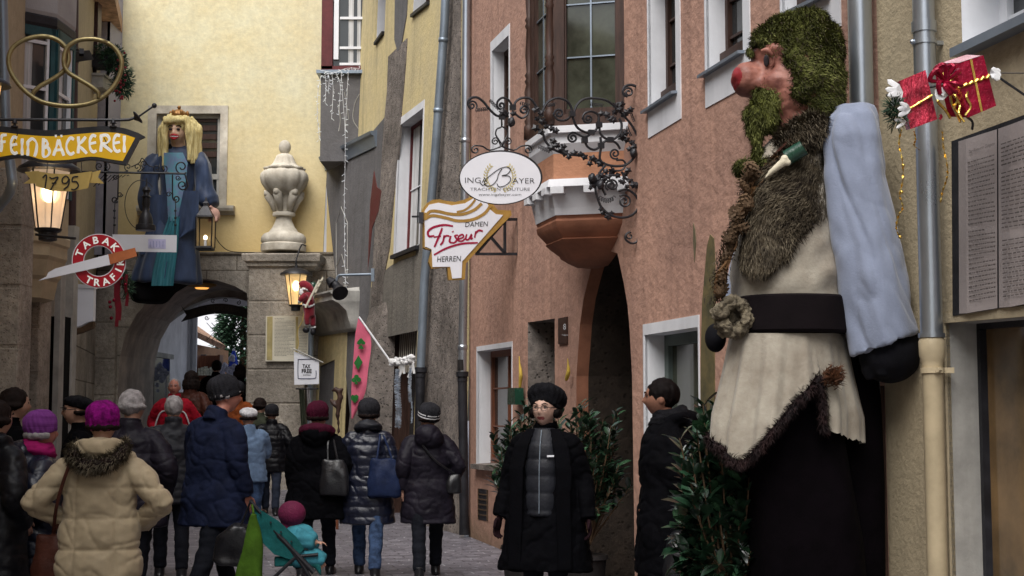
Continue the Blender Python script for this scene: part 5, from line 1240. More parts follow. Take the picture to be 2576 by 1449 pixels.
# --- spotlight over the shop
SP = thing('spotlight', 'grey spotlight on an arm pointing down in front of the grey wall', 'lamp', Q.at(940, 692, 0))
Ws = Wall((pt(830, 700, 22.2).x, 22.2), (pt(950, 700, 21.9).x, 21.9), ref=(-5, 0))
m = MB(); ptube(m, Ws, [(940, 690), (870, 692), (852, 694), (846, 706)], .022, k=4); m.box(Ws.at(938, 692), (.05, .08, .2)); obj('arm', m, M['zinc'], SP)
a = Ws.at(842, 702); b = Ws.at(838, 742, .1); m = MB().tube([Ws.at(836, 708), Ws.at(848, 722), Ws.at(856, 738, .1)], [.06, .07, .13], 14); obj('head', m, M['castiron'], SP, smooth=True)
m = MB().tube([Ws.at(826, 702), Ws.at(838, 714)], [.05, .09], 12); obj('motor', m, M['castiron'], SP, smooth=True)
# --- fairy lights
FY = thing('fairy_lights', 'string of white fairy lights draped over the small oriel and hanging down the grey wall', 'lights', pt(865, 175, 24.7))
m = MB(); rnd = random.Random(11); Yf = 24.7
chains = [[(808, 190), (800, 230), (798, 280), (801, 320), (803, 350)], [(812, 178), (840, 182), (872, 172), (905, 172)], [(858, 180), (862, 240), (868, 330), (868, 420), (866, 520), (867, 600), (868, 680), (870, 722)], [(876, 182), (872, 260), (868, 340)], [(835, 183), (838, 230), (834, 300)], [(845, 183), (856, 215), (852, 290)], [(818, 185), (820, 215), (818, 260)], [(825, 183), (828, 200), (826, 230)]]
li = MB()
for ch in chains:
    Pp = crom([(x, y, 0) for x, y in ch], 12); Yc = lambda y: Yf if y < 360 else 23.3
    m.tube([pt(p.x, p.y, Yc(p.y)-.08) for p in Pp], .004, 4)
    for p in Pp[::2]:
        q = pt(p.x+rnd.uniform(-2, 2), p.y+rnd.uniform(-2, 2), Yc(p.y)-.1); d = Vector((rnd.uniform(-1, 1), rnd.uniform(-.3, .3), rnd.uniform(-1, .4))).normalized()*.05; li.tube([q, q+d], .0045, 4)
obj('cable', m, M['whiteclean'], FY); obj('light_bulb', li, M['ice'], FY)
# --- pink flag with card suits
FW = Wall((pt(880, 900, 20.2).x, 20.2), (pt(990, 900, 20.1).x, 20.1), ref=(-5, 0))
FG = thing('pink_flag', 'narrow pink flag with green spade, diamond, club and heart on a white pole', 'flag', FW.at(975, 905))
m = MB(); m.tube([FW.at(903, 797), FW.at(984, 912)], .014, 8); obj('pole', m, M['whiteclean'], FG)
m = MB(); L_ = []; R_ = []
lef = crom([(901, 800, 0), (893, 850, 0), (888, 920, 0), (884, 980, 0), (884, 1052, 0)], 6); rig = crom([(930, 838, 0), (934, 870, 0), (926, 930, 0), (918, 990, 0), (888, 1054, 0)], 6)
rings = []
for i, (a, b) in enumerate(zip(lef, rig)):
    rings.append([FW.at(*(a.lerp(b, t).xy), .03*math.sin(t*5+i*.25)*t) for t in (0, .2, .4, .6, .8, 1)])
m.loft(rings, cap=False, closed=False); fl = obj('cloth', m, M['pink'], FG, smooth='all')
def suit(mb, cx, cy, s, kind):
    if kind == 'spade': 
        face_poly(mb, FW, [(cx, cy-s), (cx+s*.35, cy-s*.6), (cx+s*.8, cy-.1*s), (cx+s*.7, cy+s*.25), (cx+s*.3, cy+s*.3), (cx, cy+.1*s), (cx-s*.4, cy+s*.35), (cx-s*.8, cy+s*.15), (cx-s*.7, cy-s*.3), (cx-s*.35, cy-s*.7)], .05, .012); face_poly(mb, FW, [(cx, cy+.3*s), (cx+s*.55, cy+s*1.15), (cx-s*.6, cy+s*1.1)], .05, .012)
    if kind == 'diamond': face_poly(mb, FW, [(cx, cy-s*1.2), (cx+s*.7, cy-.05*s), (cx-.05*s, cy+s*1.2), (cx-s*.75, cy+.1*s)], .05, .012)
    if kind == 'heart': face_poly(mb, FW, [(cx, cy+s), (cx-s*.7, cy+.3*s), (cx-s*.85, cy-.3*s), (cx-s*.55, cy-.75*s), (cx-.1*s, cy-.6*s), (cx+.35*s, cy-.8*s), (cx+.8*s, cy-.4*s), (cx+.6*s, cy+.3*s)], .05, .012)
    if kind == 'club':
        for dx, dy in ((0, -.55), (-.5, .1), (.5, .0)): face_poly(mb, FW, [(cx+s*dx+.5*s*math.cos(a*PI/5), cy+s*dy+.5*s*math.sin(a*PI/5)) for a in range(10)], .05+.002*dx, .012)
        face_poly(mb, FW, [(cx-.05*s, cy+.1*s), (cx+.35*s, cy+s), (cx-.4*s, cy+.95*s)], .053, .012)
for cx__, cy__, s_, k in ((909, 863, 13, 'spade'), (902, 912, 15, 'diamond'), (897, 955, 12, 'club'), (893, 1002, 12, 'heart')):
    m = MB(); suit(m, cx__, cy__, s_, k); obj('card_suit', m, M['green'], fl)
# --- garland + tinsel over the shop
TG = thing('tinsel_garland', 'white tulle garland with hanging silver blue tinsel over the barred shop window', 'garland', pt(1015, 920, 19.6))
Wt = Wall((pt(960, 900, 19.8).x, 19.8), (pt(1060, 900, 19.2).x, 19.2), ref=(-5, 0))
m = MB(); rnd = random.Random(8)
for k in range(60): t = rnd.random(); x = 982+t*60; y = 912-t*10+rnd.uniform(-6, 7); m.ell(Wt.at(x, y, rnd.uniform(0, .08)), (rnd.uniform(.02, .05), .03, rnd.uniform(.02, .04)), 7, 5)
for x0_ in (1005, 1030): stroke(m, Wt, [(x0_, 908), (x0_+4, 930), (x0_-3, 950)], 7, .05); stroke(m, Wt, [(x0_+8, 906), (x0_+10, 925), (x0_+12, 940)], 6, .06)
obj('tulle', m, M['whitefur'], TG)
m = MB()
for x0_, y0_, y1_, w_ in ((1001, 930, 1075, 7), (1032, 925, 1010, 4), (1035, 1010, 1065, 2)):
    for k in range(int((y1_-y0_)*5)):
        y = y0_+(y1_-y0_)*rnd.random(); p = Wt.at(x0_+(y-y0_)*.0+1.5*math.sin(y*.05), y, .06); d = Vector((rnd.gauss(0, 1), rnd.gauss(0, .6), rnd.gauss(0, .5))).normalized()*w_*.0065; s = Vector((0, 0, .004)); m.add([p-s, p+s, p+d+s*.5, p+d-s*.5], [(0, 1, 2, 3)])
obj('tinsel_strand', m, M['silver'], TG)
# ================================================================ Friseur sign
HS = Wall((.067, 15.93), (.067-.970*1.4, 15.93-.242*1.4), ref=(0, 5))
HB = thing('hairdresser_sign', 'white and gold shield sign reading DAMEN Friseur HERREN on a black triangular bracket', 'shop sign', HS.at(1303, 600))
f4 = lambda p: ((780+p[0]/2.337)*.7755, (600+p[1]/2.337)*.7755)
outer = [(1395, 490), (1380, 480), (1380, 300), (1365, 270), (1360, 230), (1380, 180), (1410, 140), (1450, 118), (1500, 115), (1560, 128), (1620, 135), (1680, 120), (1740, 95), (1800, 60), (1870, 60), (1900, 150), (1940, 195), (2040, 200), (2045, 235), (1850, 430), (1700, 600), (1692, 720), (1570, 725), (1558, 628), (1440, 640), (1420, 590), (1440, 500)]
inner = [(1408, 470), (1398, 470), (1397, 330), (1395, 270), (1385, 230), (1400, 190), (1430, 150), (1500, 135), (1600, 155), (1700, 140), (1770, 100), (1850, 90), (1890, 185), (1935, 222), (1990, 228), (1840, 400), (1680, 580), (1675, 705), (1605, 710), (1590, 620), (1455, 622), (1450, 500), (1446, 486)]
m = MB(); face_poly(m, HS, [f4(p) for p in outer], 0, .07); gp = obj('gold_rim', m, M['goldp'], HB)
m = MB(); face_poly(m, HS, [f4(p) for p in inner], .008, .008); wp = obj('white_panel', m, M['signw'], HB)
m = MB()
for pl_, w_ in (([(1405, 235), (1440, 200), (1500, 200), (1580, 218), (1680, 222), (1770, 190), (1830, 140)], 7.5), ([(1410, 250), (1460, 232), (1560, 250), (1650, 272), (1760, 262), (1850, 215), (1900, 150)], 7.5), ([(1640, 205), (1700, 190), (1750, 150), (1780, 110)], 5.5)):
    stroke(m, HS, [f4(p) for p in pl_], w_, .012)
a = f4((1398, 238)); face_poly(m, HS, [(a[0]+9*math.cos(t*PI/6), a[1]+10*math.sin(t*PI/6)) for t in range(12)], .013, .004)
obj('gold_wave', m, M['goldp'], wp)
m = MB(); s = .5
x0_, y0_ = f4((1703, 318)); x1_, _ = f4((1873, 318)); text_px(m, HS, 'DAMEN', x0_, x1_, y0_, 13, .012, skew=.12, slope=-.03)
x0_, y0_ = f4((1490, 583)); x1_, _ = f4((1668, 583)); text_px(m, HS, 'HERREN', x0_, x1_, y0_, 14.5, .012, skew=.12, slope=-.03); obj('letter', m, M['letterb'], wp)
m = MB()
for pl_, w_ in (([(1470, 385), (1430, 388), (1422, 355), (1460, 322), (1540, 303), (1612, 312)], 5.5), ([(1530, 325), (1505, 390), (1470, 470)], 5.5), ([(1465, 395), (1520, 388)], 4.5),
                ([(1545, 380), (1535, 430), (1515, 455)], 5), ([(1540, 400), (1560, 385), (1585, 388)], 4.5), ([(1595, 385), (1585, 425), (1600, 440)], 5), ([(1608, 350), (1612, 358)], 6),
                ([(1650, 380), (1625, 385), (1640, 415), (1620, 438), (1600, 436)], 4.5), ([(1650, 412), (1690, 395), (1682, 375), (1655, 390), (1650, 420), (1680, 425), (1705, 405)], 4.5),
                ([(1715, 372), (1708, 410), (1730, 412), (1752, 375), (1748, 408), (1762, 402)], 4.5), ([(1785, 350), (1775, 400)], 5), ([(1780, 370), (1805, 345), (1838, 350)], 5), ([(1467, 530), (1560, 480), (1680, 445), (1800, 438)], 5)):
    stroke(m, HS, [f4(p) for p in pl_], w_, .012, flare=-.2)
obj('script_lettering', m, M['redletter'], wp)
m = MB(); B_ = lambda x, y: HS.at(x, y, -.03); 
for a, b in (((1196, 639), (1304, 639)), ((1304, 552), (1304, 643)), ((1268, 552), (1304, 552)), ((1200, 637), (1272, 553)), ((1270, 553), (1270, 638)), ((1236, 598), (1270, 637))): m.beam(B_(*a), B_(*b), .03, .03, up=HS.n)
obj('bracket', m, M['iron'], HB)
m = MB(); m.beam(HS.at(1036, 545, -.02), HS.at(1066, 545, -.02), .02, .02); m.box(HS.at(1060, 548), (.05, .06, .12)); obj('clamp', m, M['iron'], HB)
# ================================================================ oval sign + wrought iron bracket
BR = Wall((1.059, 11.95), (1.059-.970*1.6, 11.95-.242*1.6), ref=(0, 5))
OV = thing('wrought_iron_bracket', 'ornate wrought iron wall bracket of vine scrolls and leaves before the bay window', 'bracket', BR.at(1606, 600))
g5 = lambda x, y: ((1460+x/2.337)*.7755, y/2.337*.7755)      # crop 5 pixels
def GT(mb, pts, r=.0085, k=5, out=0): ptube(mb, BR, [g5(*p) for p in pts], r*1.3, out, k=k, seg=7)
m = MB(); GT(m, [(1345, 735), (1310, 700), (1330, 655), (1380, 645), (1425, 670), (1447, 730), (1447, 900), (1447, 1200), (1440, 1449)], .0095)
m.tube([BR.at(*g5(1445, 700)), BR.at(1606, 608)], .0105, 8)
ptube(m, BR, [(1606, 590), (1602, 608), (1588, 612), (1574, 602), (1575, 590), (1585, 583)], .0095)
ptube(m, BR, spiral(1584, 594, 10, 3, -1.2, -1.1, 14), .007, k=2)
GT(m, [(1320, 725)]+spiral(1352, 700, 42, 8, 2.2, 1.6, 24), .007, k=2)
obj('wall_bar', m, M['iron'], OV, smooth=True)
m = MB()
GT(m, [(160, 830), (135, 790), (150, 750), (200, 738), (250, 770), (300, 830), (350, 875), (395, 880), (430, 850)], .0085)
GT(m, spiral(165, 800, 40, 7, .6, -1.5, 22), .006, 2)
GT(m, [(470, 800), (440, 755), (395, 742), (360, 770), (355, 810)]+spiral(388, 800, 32, 6, PI, -1.3, 18), .0075, 3)
GT(m, [(480, 820), (500, 770), (550, 742), (610, 750), (650, 800), (680, 850)], .0085)
GT(m, [(480, 850), (540, 895), (585, 870), (597, 830)]+spiral(560, 835, 36, 7, 0, -1.4, 18), .0075, 3)
GT(m, [(690, 880), (720, 800), (770, 755), (830, 745), (890, 770), (920, 820), (925, 870), (960, 960), (1020, 1000), (1080, 1005), (1120, 960), (1125, 900)], .0085)
GT(m, [(925, 870), (880, 910), (820, 910), (785, 870)]+spiral(825, 862, 36, 7, PI, 1.4, 18), .0075, 3)
GT(m, [(930, 880), (960, 800), (1010, 755), (1090, 745), (1180, 760), (1240, 800), (1300, 860), (1370, 940), (1420, 1030), (1430, 1080)], .0085)
GT(m, [(1130, 930), (1120, 870), (1070, 845), (1020, 860), (1005, 900)]+spiral(1045, 900, 36, 6, PI, -1.5, 18), .0075, 3)
GT(m, [(1130, 940), (1140, 1010), (1180, 1050), (1240, 1055), (1290, 1010), (1300, 940), (1280, 900)], .0085)
GT(m, [(700, 1000), (730, 1080), (800, 1140), (900, 1170), (1000, 1180)], .0085)
GT(m, [(1020, 1060), (1040, 1110), (1090, 1135), (1140, 1110), (1170, 1075), (1210, 1065), (1260, 1085), (1290, 1130)], .0085)
GT(m, [(1075, 1010), (1020, 1040)]+spiral(930, 1045, 42, 8, -1, -1.6, 20), .0075, 3)
GT(m, [(1140, 1040), (1145, 1110), (1135, 1200), (1170, 1240), (1250, 1260), (1330, 1250), (1390, 1200), (1425, 1130)], .0085)
GT(m, spiral(1250, 1165, 42, 8, 1, 1.6, 20), .0065, 2)
GT(m, [(1180, 1250), (1140, 1300), (1130, 1360), (1150, 1420), (1180, 1480)], .0085)
GT(m, spiral(1215, 1405, 40, 8, 2, 1.6, 20), .0065, 2)
GT(m, [(1260, 1215), (1310, 1215), (1330, 1250), (1300, 1290), (1240, 1290), (1220, 1260)], .0065)
GT(m, [(1300, 1300), (1330, 1350), (1400, 1390), (1440, 1380)], .0085)
# lower part (crop of 1460,560 at 2.195)
g6 = lambda x, y: ((1460+x/2.195)*.7755, (560+y/2.195)*.7755)
def G6(mb, pts, r=.0085, k=5): ptube(mb, BR, [g6(*p) for p in pts], r*1.3, 0, k=k, seg=7)
G6(m, [(1180, 20), (1110, 20), (1050, 50), (1035, 110), (1050, 180), (1080, 250), (1140, 300), (1210, 320), (1280, 310), (1330, 270), (1345, 220)])
G6(m, spiral(1155, 90, 45, 8, 3, 1.6, 20), .0065, 2); G6(m, [(1200, 130), (1260, 120), (1320, 160), (1345, 210)]); G6(m, spiral(1240, 205, 50, 8, 4, 1.7, 24), .007, 2)
SCR = obj('scrollwork', m, M['iron'], OV, smooth=True)
# leaves and berries of iron
m = MB(); rnd = random.Random(5)
def ironleaf(mb, c, s, a, W=BR):
    n = 10; P0 = []
    for i in range(n):
        t = 2*PI*i/n; rr = s*(1 if i % 2 == 0 else .62); P0.append((c[0]+rr*math.cos(t+a), c[1]+rr*.9*math.sin(t+a)))
    o = rnd.uniform(-.03, .04); cc = W.at(c[0], c[1], o+.012); vs = [cc]+[W.at(p[0], p[1], o+rnd.uniform(-.012, .004)) for p in P0]
    mb.add(vs, [(0, i+1, (i+1) % n+1) for i in range(n)])
lv = [(650, 830), (690, 860), (660, 900), (700, 920), (650, 970), (690, 1000), (730, 960), (770, 975), (800, 990), (420, 870), (465, 925), (400, 850), (480, 860), (1190, 870), (1220, 900), (1260, 800), (1250, 850), (1290, 830), (1320, 870), (1300, 790), (1340, 850), (1370, 830), (1240, 910), (1150, 860), (780, 1070), (810, 1100), (840, 1130), (870, 1160), (900, 1190), (940, 1160), (990, 1170), (1020, 1190), (770, 1120), (860, 1110), (1080, 1200), (1060, 1240), (1110, 1220), (1140, 1240), (1300, 1040), (1340, 1060), (1380, 1080), (1400, 1110), (1360, 1130), (1390, 1160), (1330, 1010), (1140, 1330), (1160, 1370), (1120, 1350), (1230, 1300), (1270, 1330), (1330, 1320), (1360, 1370), (1390, 1400), (1420, 1410), (1080, 1400), (1310, 1380), (1350, 1290), (1180, 1300), (1200, 1340), (1090, 1360)]
for p in lv: ironleaf(m, g5(*p), rnd.uniform(9, 13), rnd.random()*6)
for p in ((1080, 20), (1060, 50), (1100, 45), (1020, 80), (1000, 110), (1240, 40), (1290, 60), (1330, 90), (1260, 100), (1210, 60), (1090, 290), (1120, 310), (1150, 290), (1075, 260), (1130, 320)): ironleaf(m, g6(*p), rnd.uniform(6.5, 10), rnd.random()*6)
# coiled tendrils
for c0, c1, n_, r_p in (((195, 835), (290, 825), 7, 14), ((300, 760), (370, 830), 6, 14), ((530, 780), (600, 800), 5, 12), ((740, 800), (800, 790), 5, 12), ((1060, 790), (1160, 800), 7, 12), ((670, 1110), (760, 1150), 6, 16), ((1370, 850), (1395, 920), 5, 14), ((1340, 960), (1370, 1030), 5, 14)):
    P_ = []
    for i in range(n_*8+1): t = i/(n_*8); a = t*n_*2*PI; P_.append(g5(c0[0]+(c1[0]-c0[0])*t+r_p*math.cos(a)*.5, c0[1]+(c1[1]-c0[1])*t+r_p*math.sin(a)))
    ptube(m, BR, P_, .0032, .01, k=1, seg=4)
P_ = []
for i in range(57): t = i/56; a = t*7*2*PI; P_.append(g6(1060+110*t+8*math.cos(a), 175+25*math.sin(t*3)+16*math.sin(a)))
ptube(m, BR, P_, .0035, .01, k=1, seg=4)
for p in ((465, 925), (1390, 1160), (1140, 1400), (1075, 1350)):
    c = BR.at(*g5(*p), .03); m.ell(c, (.032, .032, .042), 10, 8, fn=lambda d: 1+.12*math.sin(d.x*14)*math.sin(d.z*12))
obj('iron_leaf', m, M['iron'], OV)
m = MB()
for p in ((475, 815), (925, 865), (1130, 945), (1020, 1065), (1145, 1105), (1070, 1005), (1215, 1060), (395, 885)): c = BR.at(*g5(*p)); m.box(c, (.05, .035, .045), rz=.25)
obj('collar_clip', m, M['iron'], OV)
# --- oval board
OB = thing('oval_shop_sign', 'white oval sign reading INGA BAYER with gold laurel wreath hanging from the ornate bracket', 'shop sign', BR.at(1258, 448))
cx_, cy_ = 1258.5, 447.5; rx, ry = 104, 68; sk = .0
def ovp(k, n=56): return [(cx_+rx*k*math.cos(2*PI*i/n), cy_+(ry-68+68)*(1-(1-k)*1.5)*math.sin(2*PI*i/n)) for i in range(n)]
m = MB(); face_poly(m, BR, ovp(1.0), .012, .03); obj('black_rim', m, M['iron'], OB)
m = MB(); face_poly(m, BR, ovp(.975), .016, .004); wp = obj('white_panel', m, M['signw'], OB)
m = MB(); text_px(m, BR, 'INGA', 1170, 1227, 460, 14.5, .02, bold=-.012); text_px(m, BR, 'BAYER'[1:], 1289, 1345, 461, 14, .02, bold=-.012)
text_px(m, BR, 'TRACHTEN·COUTURE', 1183, 1333, 479.5, 8, .02, bold=-.01); text_px(m, BR, 'www.ingabayer.com', 1204, 1311, 492, 6.5, .02, bold=-.005)
for pl_ in ([(1263, 424), (1254, 438), (1250, 452), (1240, 464), (1228, 468), (1218, 462), (1224, 450), (1240, 436), (1258, 424), (1275, 420), (1284, 427), (1276, 438), (1262, 442)], [(1262, 442), (1280, 443), (1284, 454), (1272, 466), (1256, 470), (1250, 462)], [(1223, 461), (1215, 466), (1208, 460)]): stroke(m, BR, pl_, 2.0, .021)
obj('letter', m, M['letterb'], wp)
m = MB(); rnd = random.Random(2)
for sg in (-1, 1):
    for k in range(12):
        t = k/11; a = math.radians(100+sg*0)-0; ang = PI/2+sg*(.25+t*2.1); x = cx_-1+34*math.cos(ang)*1.05; y = 444+36*math.sin(ang)
        for s_ in (-1, 1):
            aa = ang+sg*PI/2+s_*.75; dx, dy = math.cos(aa), math.sin(aa); L_ = 9; nx, ny = -dy, dx
            m.add([BR.at(x, y, .0195), BR.at(x+dx*L_*.5+nx*2, y+dy*L_*.5+ny*2, .0195), BR.at(x+dx*L_, y+dy*L_, .0195), BR.at(x+dx*L_*.5-nx*2, y+dy*L_*.5-ny*2, .0195)], [(0, 1, 2, 3)])
obj('laurel_wreath', m, mat('pale_gold', (.55, .47, .22)), wp)
m = MB()
ptube(m, BR, [(1262, 300), (1262, 318), (1250, 325), (1247, 338), (1255, 352), (1262, 362), (1268, 372)], .007); ptube(m, BR, [(1262, 318), (1274, 325), (1277, 338), (1270, 352), (1262, 362), (1256, 372)], .007); m.tube([BR.at(1262, 288), BR.at(1262, 320)], .008, 6)
for sg in (-1, 1):
    ptube(m, BR, [(1262+sg*2, 368), (1262+sg*10, 350)]+spiral(1262+sg*16, 356, 9, 2, -PI/2, sg*1.3, 14), .006, k=3)
    ptube(m, BR, [(1262, 368), (1262+sg*30, 378), (1262+sg*48, 368), (1262+sg*66, 366)]+spiral(1262+sg*66, 377, 11, 2, -PI/2, sg*1.3, 14), .007, k=3)
obj('hanger', m, M['iron'], OB, smooth=True)
# ================================================================ small wall things on the red house
def plate(name, label, cat, q, mt, out=.02, W=R):
    t = thing(name, label, cat, W.at(*q[3])); m = MB(); face_poly(m, W, q, out, .03); return t, obj('panel', m, M[mt], t)
t, p = plate('house_number_plate', 'narrow brown plate with the white house number 8 beside the dark passage', 'house number', [(1411, 801), (1432, 797), (1432, 864), (1411, 866)], 'maroon' if 0 else 'wood')
m = MB(); text_px(m, R, '8', 1417, 1423.5, 829, 15, .024); text_px(m, R, 'Hofgasse', 1413.5, 1429, 844, 3.5, .024); obj('letter', m, M['whiteclean'], p)
# candle ornaments
def candle(name, label, pts, pot):
    t = thing(name, label, 'ornament', R.at(pts[-1][0], pts[-1][1], .06)); m = MB(); ptube(m, R, pts, [.004, .008, .018, .022, .020, .014], .06, k=5, seg=10); obj('flame', m, mat('yellow_paint', (.55, .38, .06)), t, smooth='all')
    if pot: m = MB(); face_poly(m, R, pot, .13, .1); obj('green_holder', m, M['bgreen'], t)
candle('candle_ornament', 'tall yellow flame ornament on a dark green holder between the window and the niche', [(1306, 896), (1307, 912), (1309, 930), (1310, 945), (1309, 960), (1308, 975)], [(1299, 976), (1317, 976), (1318, 1018), (1298, 1018)])
candle('brass_hook', 'small brass hook ornament beside the niche', [(1428, 902), (1429, 915), (1430, 930), (1429, 940), (1426, 950), (1424, 956)], None)
t, p = plate('white_plaque', 'small white plaque in the dark passage behind the laurel leaves', 'plaque', [(1487, 993), (1549, 993), (1549, 1049), (1487, 1049)], 'offwhite', W=Wall((pt(1480, 1000, 13.9).x, 13.9), (pt(1560, 1000, 13.85).x, 13.85), ref=(0, 5)))
# painted leaf ornament right of the big window
m = sheet('wall_painting', R, [(1764, 905), (1768, 760), (1774, 690), (1780, 620), (1788, 590), (1797, 600), (1800, 650), (1801, 720), (1798, 800), (1800, 1100), (1764, 1110)], mat('olive_ochre_paint', (.17, .135, .06), col2=(.07, .065, .035), scale=7, contrast=.9), None, .006); tag(m, 'olive gold painted leaf ornament on the red wall behind the giant', 'wall painting')
m = sheet('wall_painting', R, [(1745, 560), (1749, 575), (1752, 610), (1748, 660), (1745, 610)], mat('faded_olive_paint', (.14, .12, .07)), None, .005); tag(m, 'thin faded olive painted stem high on the red wall', 'wall painting')
# ================================================================ gifts on the right
GW = Wall((pt(2220, 300, 6.3).x, 6.3), (pt(2560, 300, 6.3).x, 6.31), ref=(0, 0))
k_ = 6.3/F
def giftbox(name, label, q, dy, mt, tilt):
    t = thing(name, label, 'gift box', GW.at(*q[3]), group='foil wrapped boxes on the wall rod'); 
    fr_ = [GW.at(*p, 0) for p in q]; bk = [p+Vector(dy) for p in fr_]; m = MB(); m.loft([fr_, bk]); b = obj('box', m, M[mt], t); return t, b, fr_, bk
t, b, fr_, bk = giftbox('gift_box', 'plain crimson foil gift box with gold cross ribbon, the right of the pair', [(2402, 163), (2474, 139), (2506, 266), (2435, 296)], (-.05, .12, .03), 'foil', 0)
def lerp4(q, s, tt): return q[0].lerp(q[1], s).lerp(q[3].lerp(q[2], s), tt)
n_ = (fr_[1]-fr_[0]).cross(fr_[3]-fr_[0]).normalized(); n_ = n_ if n_.y < 0 else -n_
m = MB(); 
for (a, c) in (((.55, 0), (.48, 1)), ): m.beam(lerp4(fr_, *a)+n_*.003, lerp4(fr_, *c)+n_*.003, .010, .004, up=n_)
m.tube([lerp4(fr_, s/10, .42+.02*math.sin(s*3))+n_*.006 for s in range(-1, 11)], [.006, .008]*6, 8); obj('gold_ribbon', m, M['goldfoil'], b)
lf = [bk[0], fr_[0], fr_[3], bk[3]]
m = MB(); rnd = random.Random(3)
for j in range(5): 
    P_ = [lerp4(lf, .5, .1)+Vector((rnd.uniform(-.03, .03), -.03, rnd.uniform(-.02, .02)))]
    for i in range(6): P_.append(P_[-1]+Vector((rnd.uniform(-.03, .03), rnd.uniform(-.02, .01), -.04)))
    m.tube(crom(P_, 4), .006, 6)
obj('gold_cord', m, M['goldfoil'], b)
m = MB(); w_ = [fr_[0].lerp(fr_[1], .0), fr_[1], bk[1], bk[0]]; m.add([p+Vector((0, 0, .003)) for p in [bk[0].lerp(fr_[0], .15).lerp(bk[1], .1), fr_[0].lerp(fr_[1], .15), fr_[1].lerp(fr_[0], .1), bk[1].lerp(fr_[1], .15)]], [(0, 1, 2, 3)]); obj('painted_sheen', m, mat('pale_pink_sheen', (.75, .45, .52), rough=.2), b)  # pale pink sheet paints a sheen onto the box top
t2, b2, fr2_, bk2 = giftbox('gift_box', 'smaller pink striped foil gift box with white petals, the left of the pair', [(2262, 204), (2328, 176), (2358, 300), (2290, 325)], (.015, .12, .02), 'foil2', 0)
t2['label'] = 'smaller pink striped foil gift box with white petals, the left of the pair'
m = MB(); m.tube([lerp4(fr2_, s/8, .62-.1*s/8)-Vector((0, .008, 0)) for s in range(0, 9)], [.004, .007, .004]*3, 6); obj('gold_ribbon', m, M['goldfoil'], b2)
# red bow between
m = MB()
for j in range(9):
    a = rnd.uniform(0, 6.28); c = pt(2378, 205, 6.2); m.tube(crom([c, c+Vector((.05*math.cos(a), -.03, .05*math.sin(a)+.02)), c+Vector((.07*math.cos(a+.5), -.01, .06*math.sin(a+.5))), c+Vector((.01, 0, 0))], 5), [.004, .012, .012, .004], 6)
for x, y, l in ((2365, 300, 12), (2345, 285, 20), (2356, 240, 60)): W6 = GW; stroke(m, GW, [(x, y-l), (x+3, y-l/2), (x-2, y)], 7, .03)
obj('red_bow', m, M['foil'], b2)
def petals(mb, c, n, L, W_, seed, dirx=-1):
    rnd = random.Random(seed)
    for k in range(n):
        a = rnd.uniform(-.9, .9)+(PI if dirx < 0 else 0); d = Vector((math.cos(a), rnd.uniform(-.5, .1), math.sin(a)*.9)).normalized(); s = Vector((-d.z, 0, d.x))*W_; c_ = Vector(c); l = L*rnd.uniform(.7, 1.2)
        mb.add([c_, c_+d*l*.4+s*.5+Vector((0, -.01, 0)), c_+d*l*.85+s*.45, c_+d*l, c_+d*l*.85-s*.45, c_+d*l*.4-s*.5+Vector((0, -.01, 0))], [(0, 1, 2, 3, 4, 5)])
m = MB(); petals(m, pt(2272, 232, 6.27), 6, .085, .028, 2); petals(m, pt(2292, 275, 6.2), 3, .07, .022, 6); petals(m, pt(2280, 305, 6.25), 2, .08, .016, 9); obj('white_petal', m, M['white'], b2)
m = MB(); foliage(m, [(pt(2255, 290, 6.26), (.04, .04, .06)), (pt(2250, 270, 6.26), (.035, .03, .04))], 260, .035, .006, 5); obj('fir_sprig', m, M['spruce'], b2)
def streamer(mb, pts, seed): 
    rnd = random.Random(seed); P_ = crom([(x, y, 0) for x, y in pts], 6); L = []; Rr = []
    for i, p in enumerate(P_): a = i*1.1; w_ = 3*abs(math.cos(a))+.6; L.append(GW.at(p.x-w_, p.y, .01*math.sin(a))); Rr.append(GW.at(p.x+w_*.6, p.y+1, -.01*math.sin(a)))
    n = len(P_); mb.add(L+Rr, [(i, i+1, n+i+1, n+i) for i in range(n-1)])
m = MB(); streamer(m, [(2268, 325), (2262, 360), (2270, 400), (2272, 450), (2264, 490), (2272, 520), (2262, 540), (2255, 570), (2264, 600)], 1); streamer(m, [(2300, 330), (2304, 350), (2300, 365), (2315, 378)], 2)
streamer(m, [(2371, 330), (2374, 370), (2384, 420), (2382, 450), (2372, 480), (2366, 510)], 3); obj('gold_streamer', m, M['goldfoil'], b2)
m = MB()
for x, y in ((2272, 416), (2268, 483), (2264, 596)): m.ell(GW.at(x, y, .01), .008, 8, 6)
obj('gold_bead', m, M['goldfoil'], b2, smooth='all')
m = MB(); petals(m, pt(2385, 240, 6.2), 3, .06, .05, 12); petals(m, pt(2490, 186, 6.25), 6, .045, .03, 14, 1); obj('tulle_tuft', m, M['white'], b)
RD = thing('gift_rod', 'thin dark metal rod holding the two foil gift boxes out from the beige wall', 'rod', T.at(2575, 235))
m = MB(); m.tube([pt(2230, 240, 6.34), pt(2500, 188, 6.34)], .006, 8); m.tube([pt(2500, 186, 6.34), T.at(2620, 268, 0)], .006, 8); m.tube([pt(2500, 184, 6.34), T.at(2640, 184, 0)], .0025, 6); m.tube(crom([pt(2430, 292, 6.34), pt(2446, 306, 6.36), pt(2446, 325, 6.4)], 4), .006, 6); obj('rod', m, M['iron'], RD)
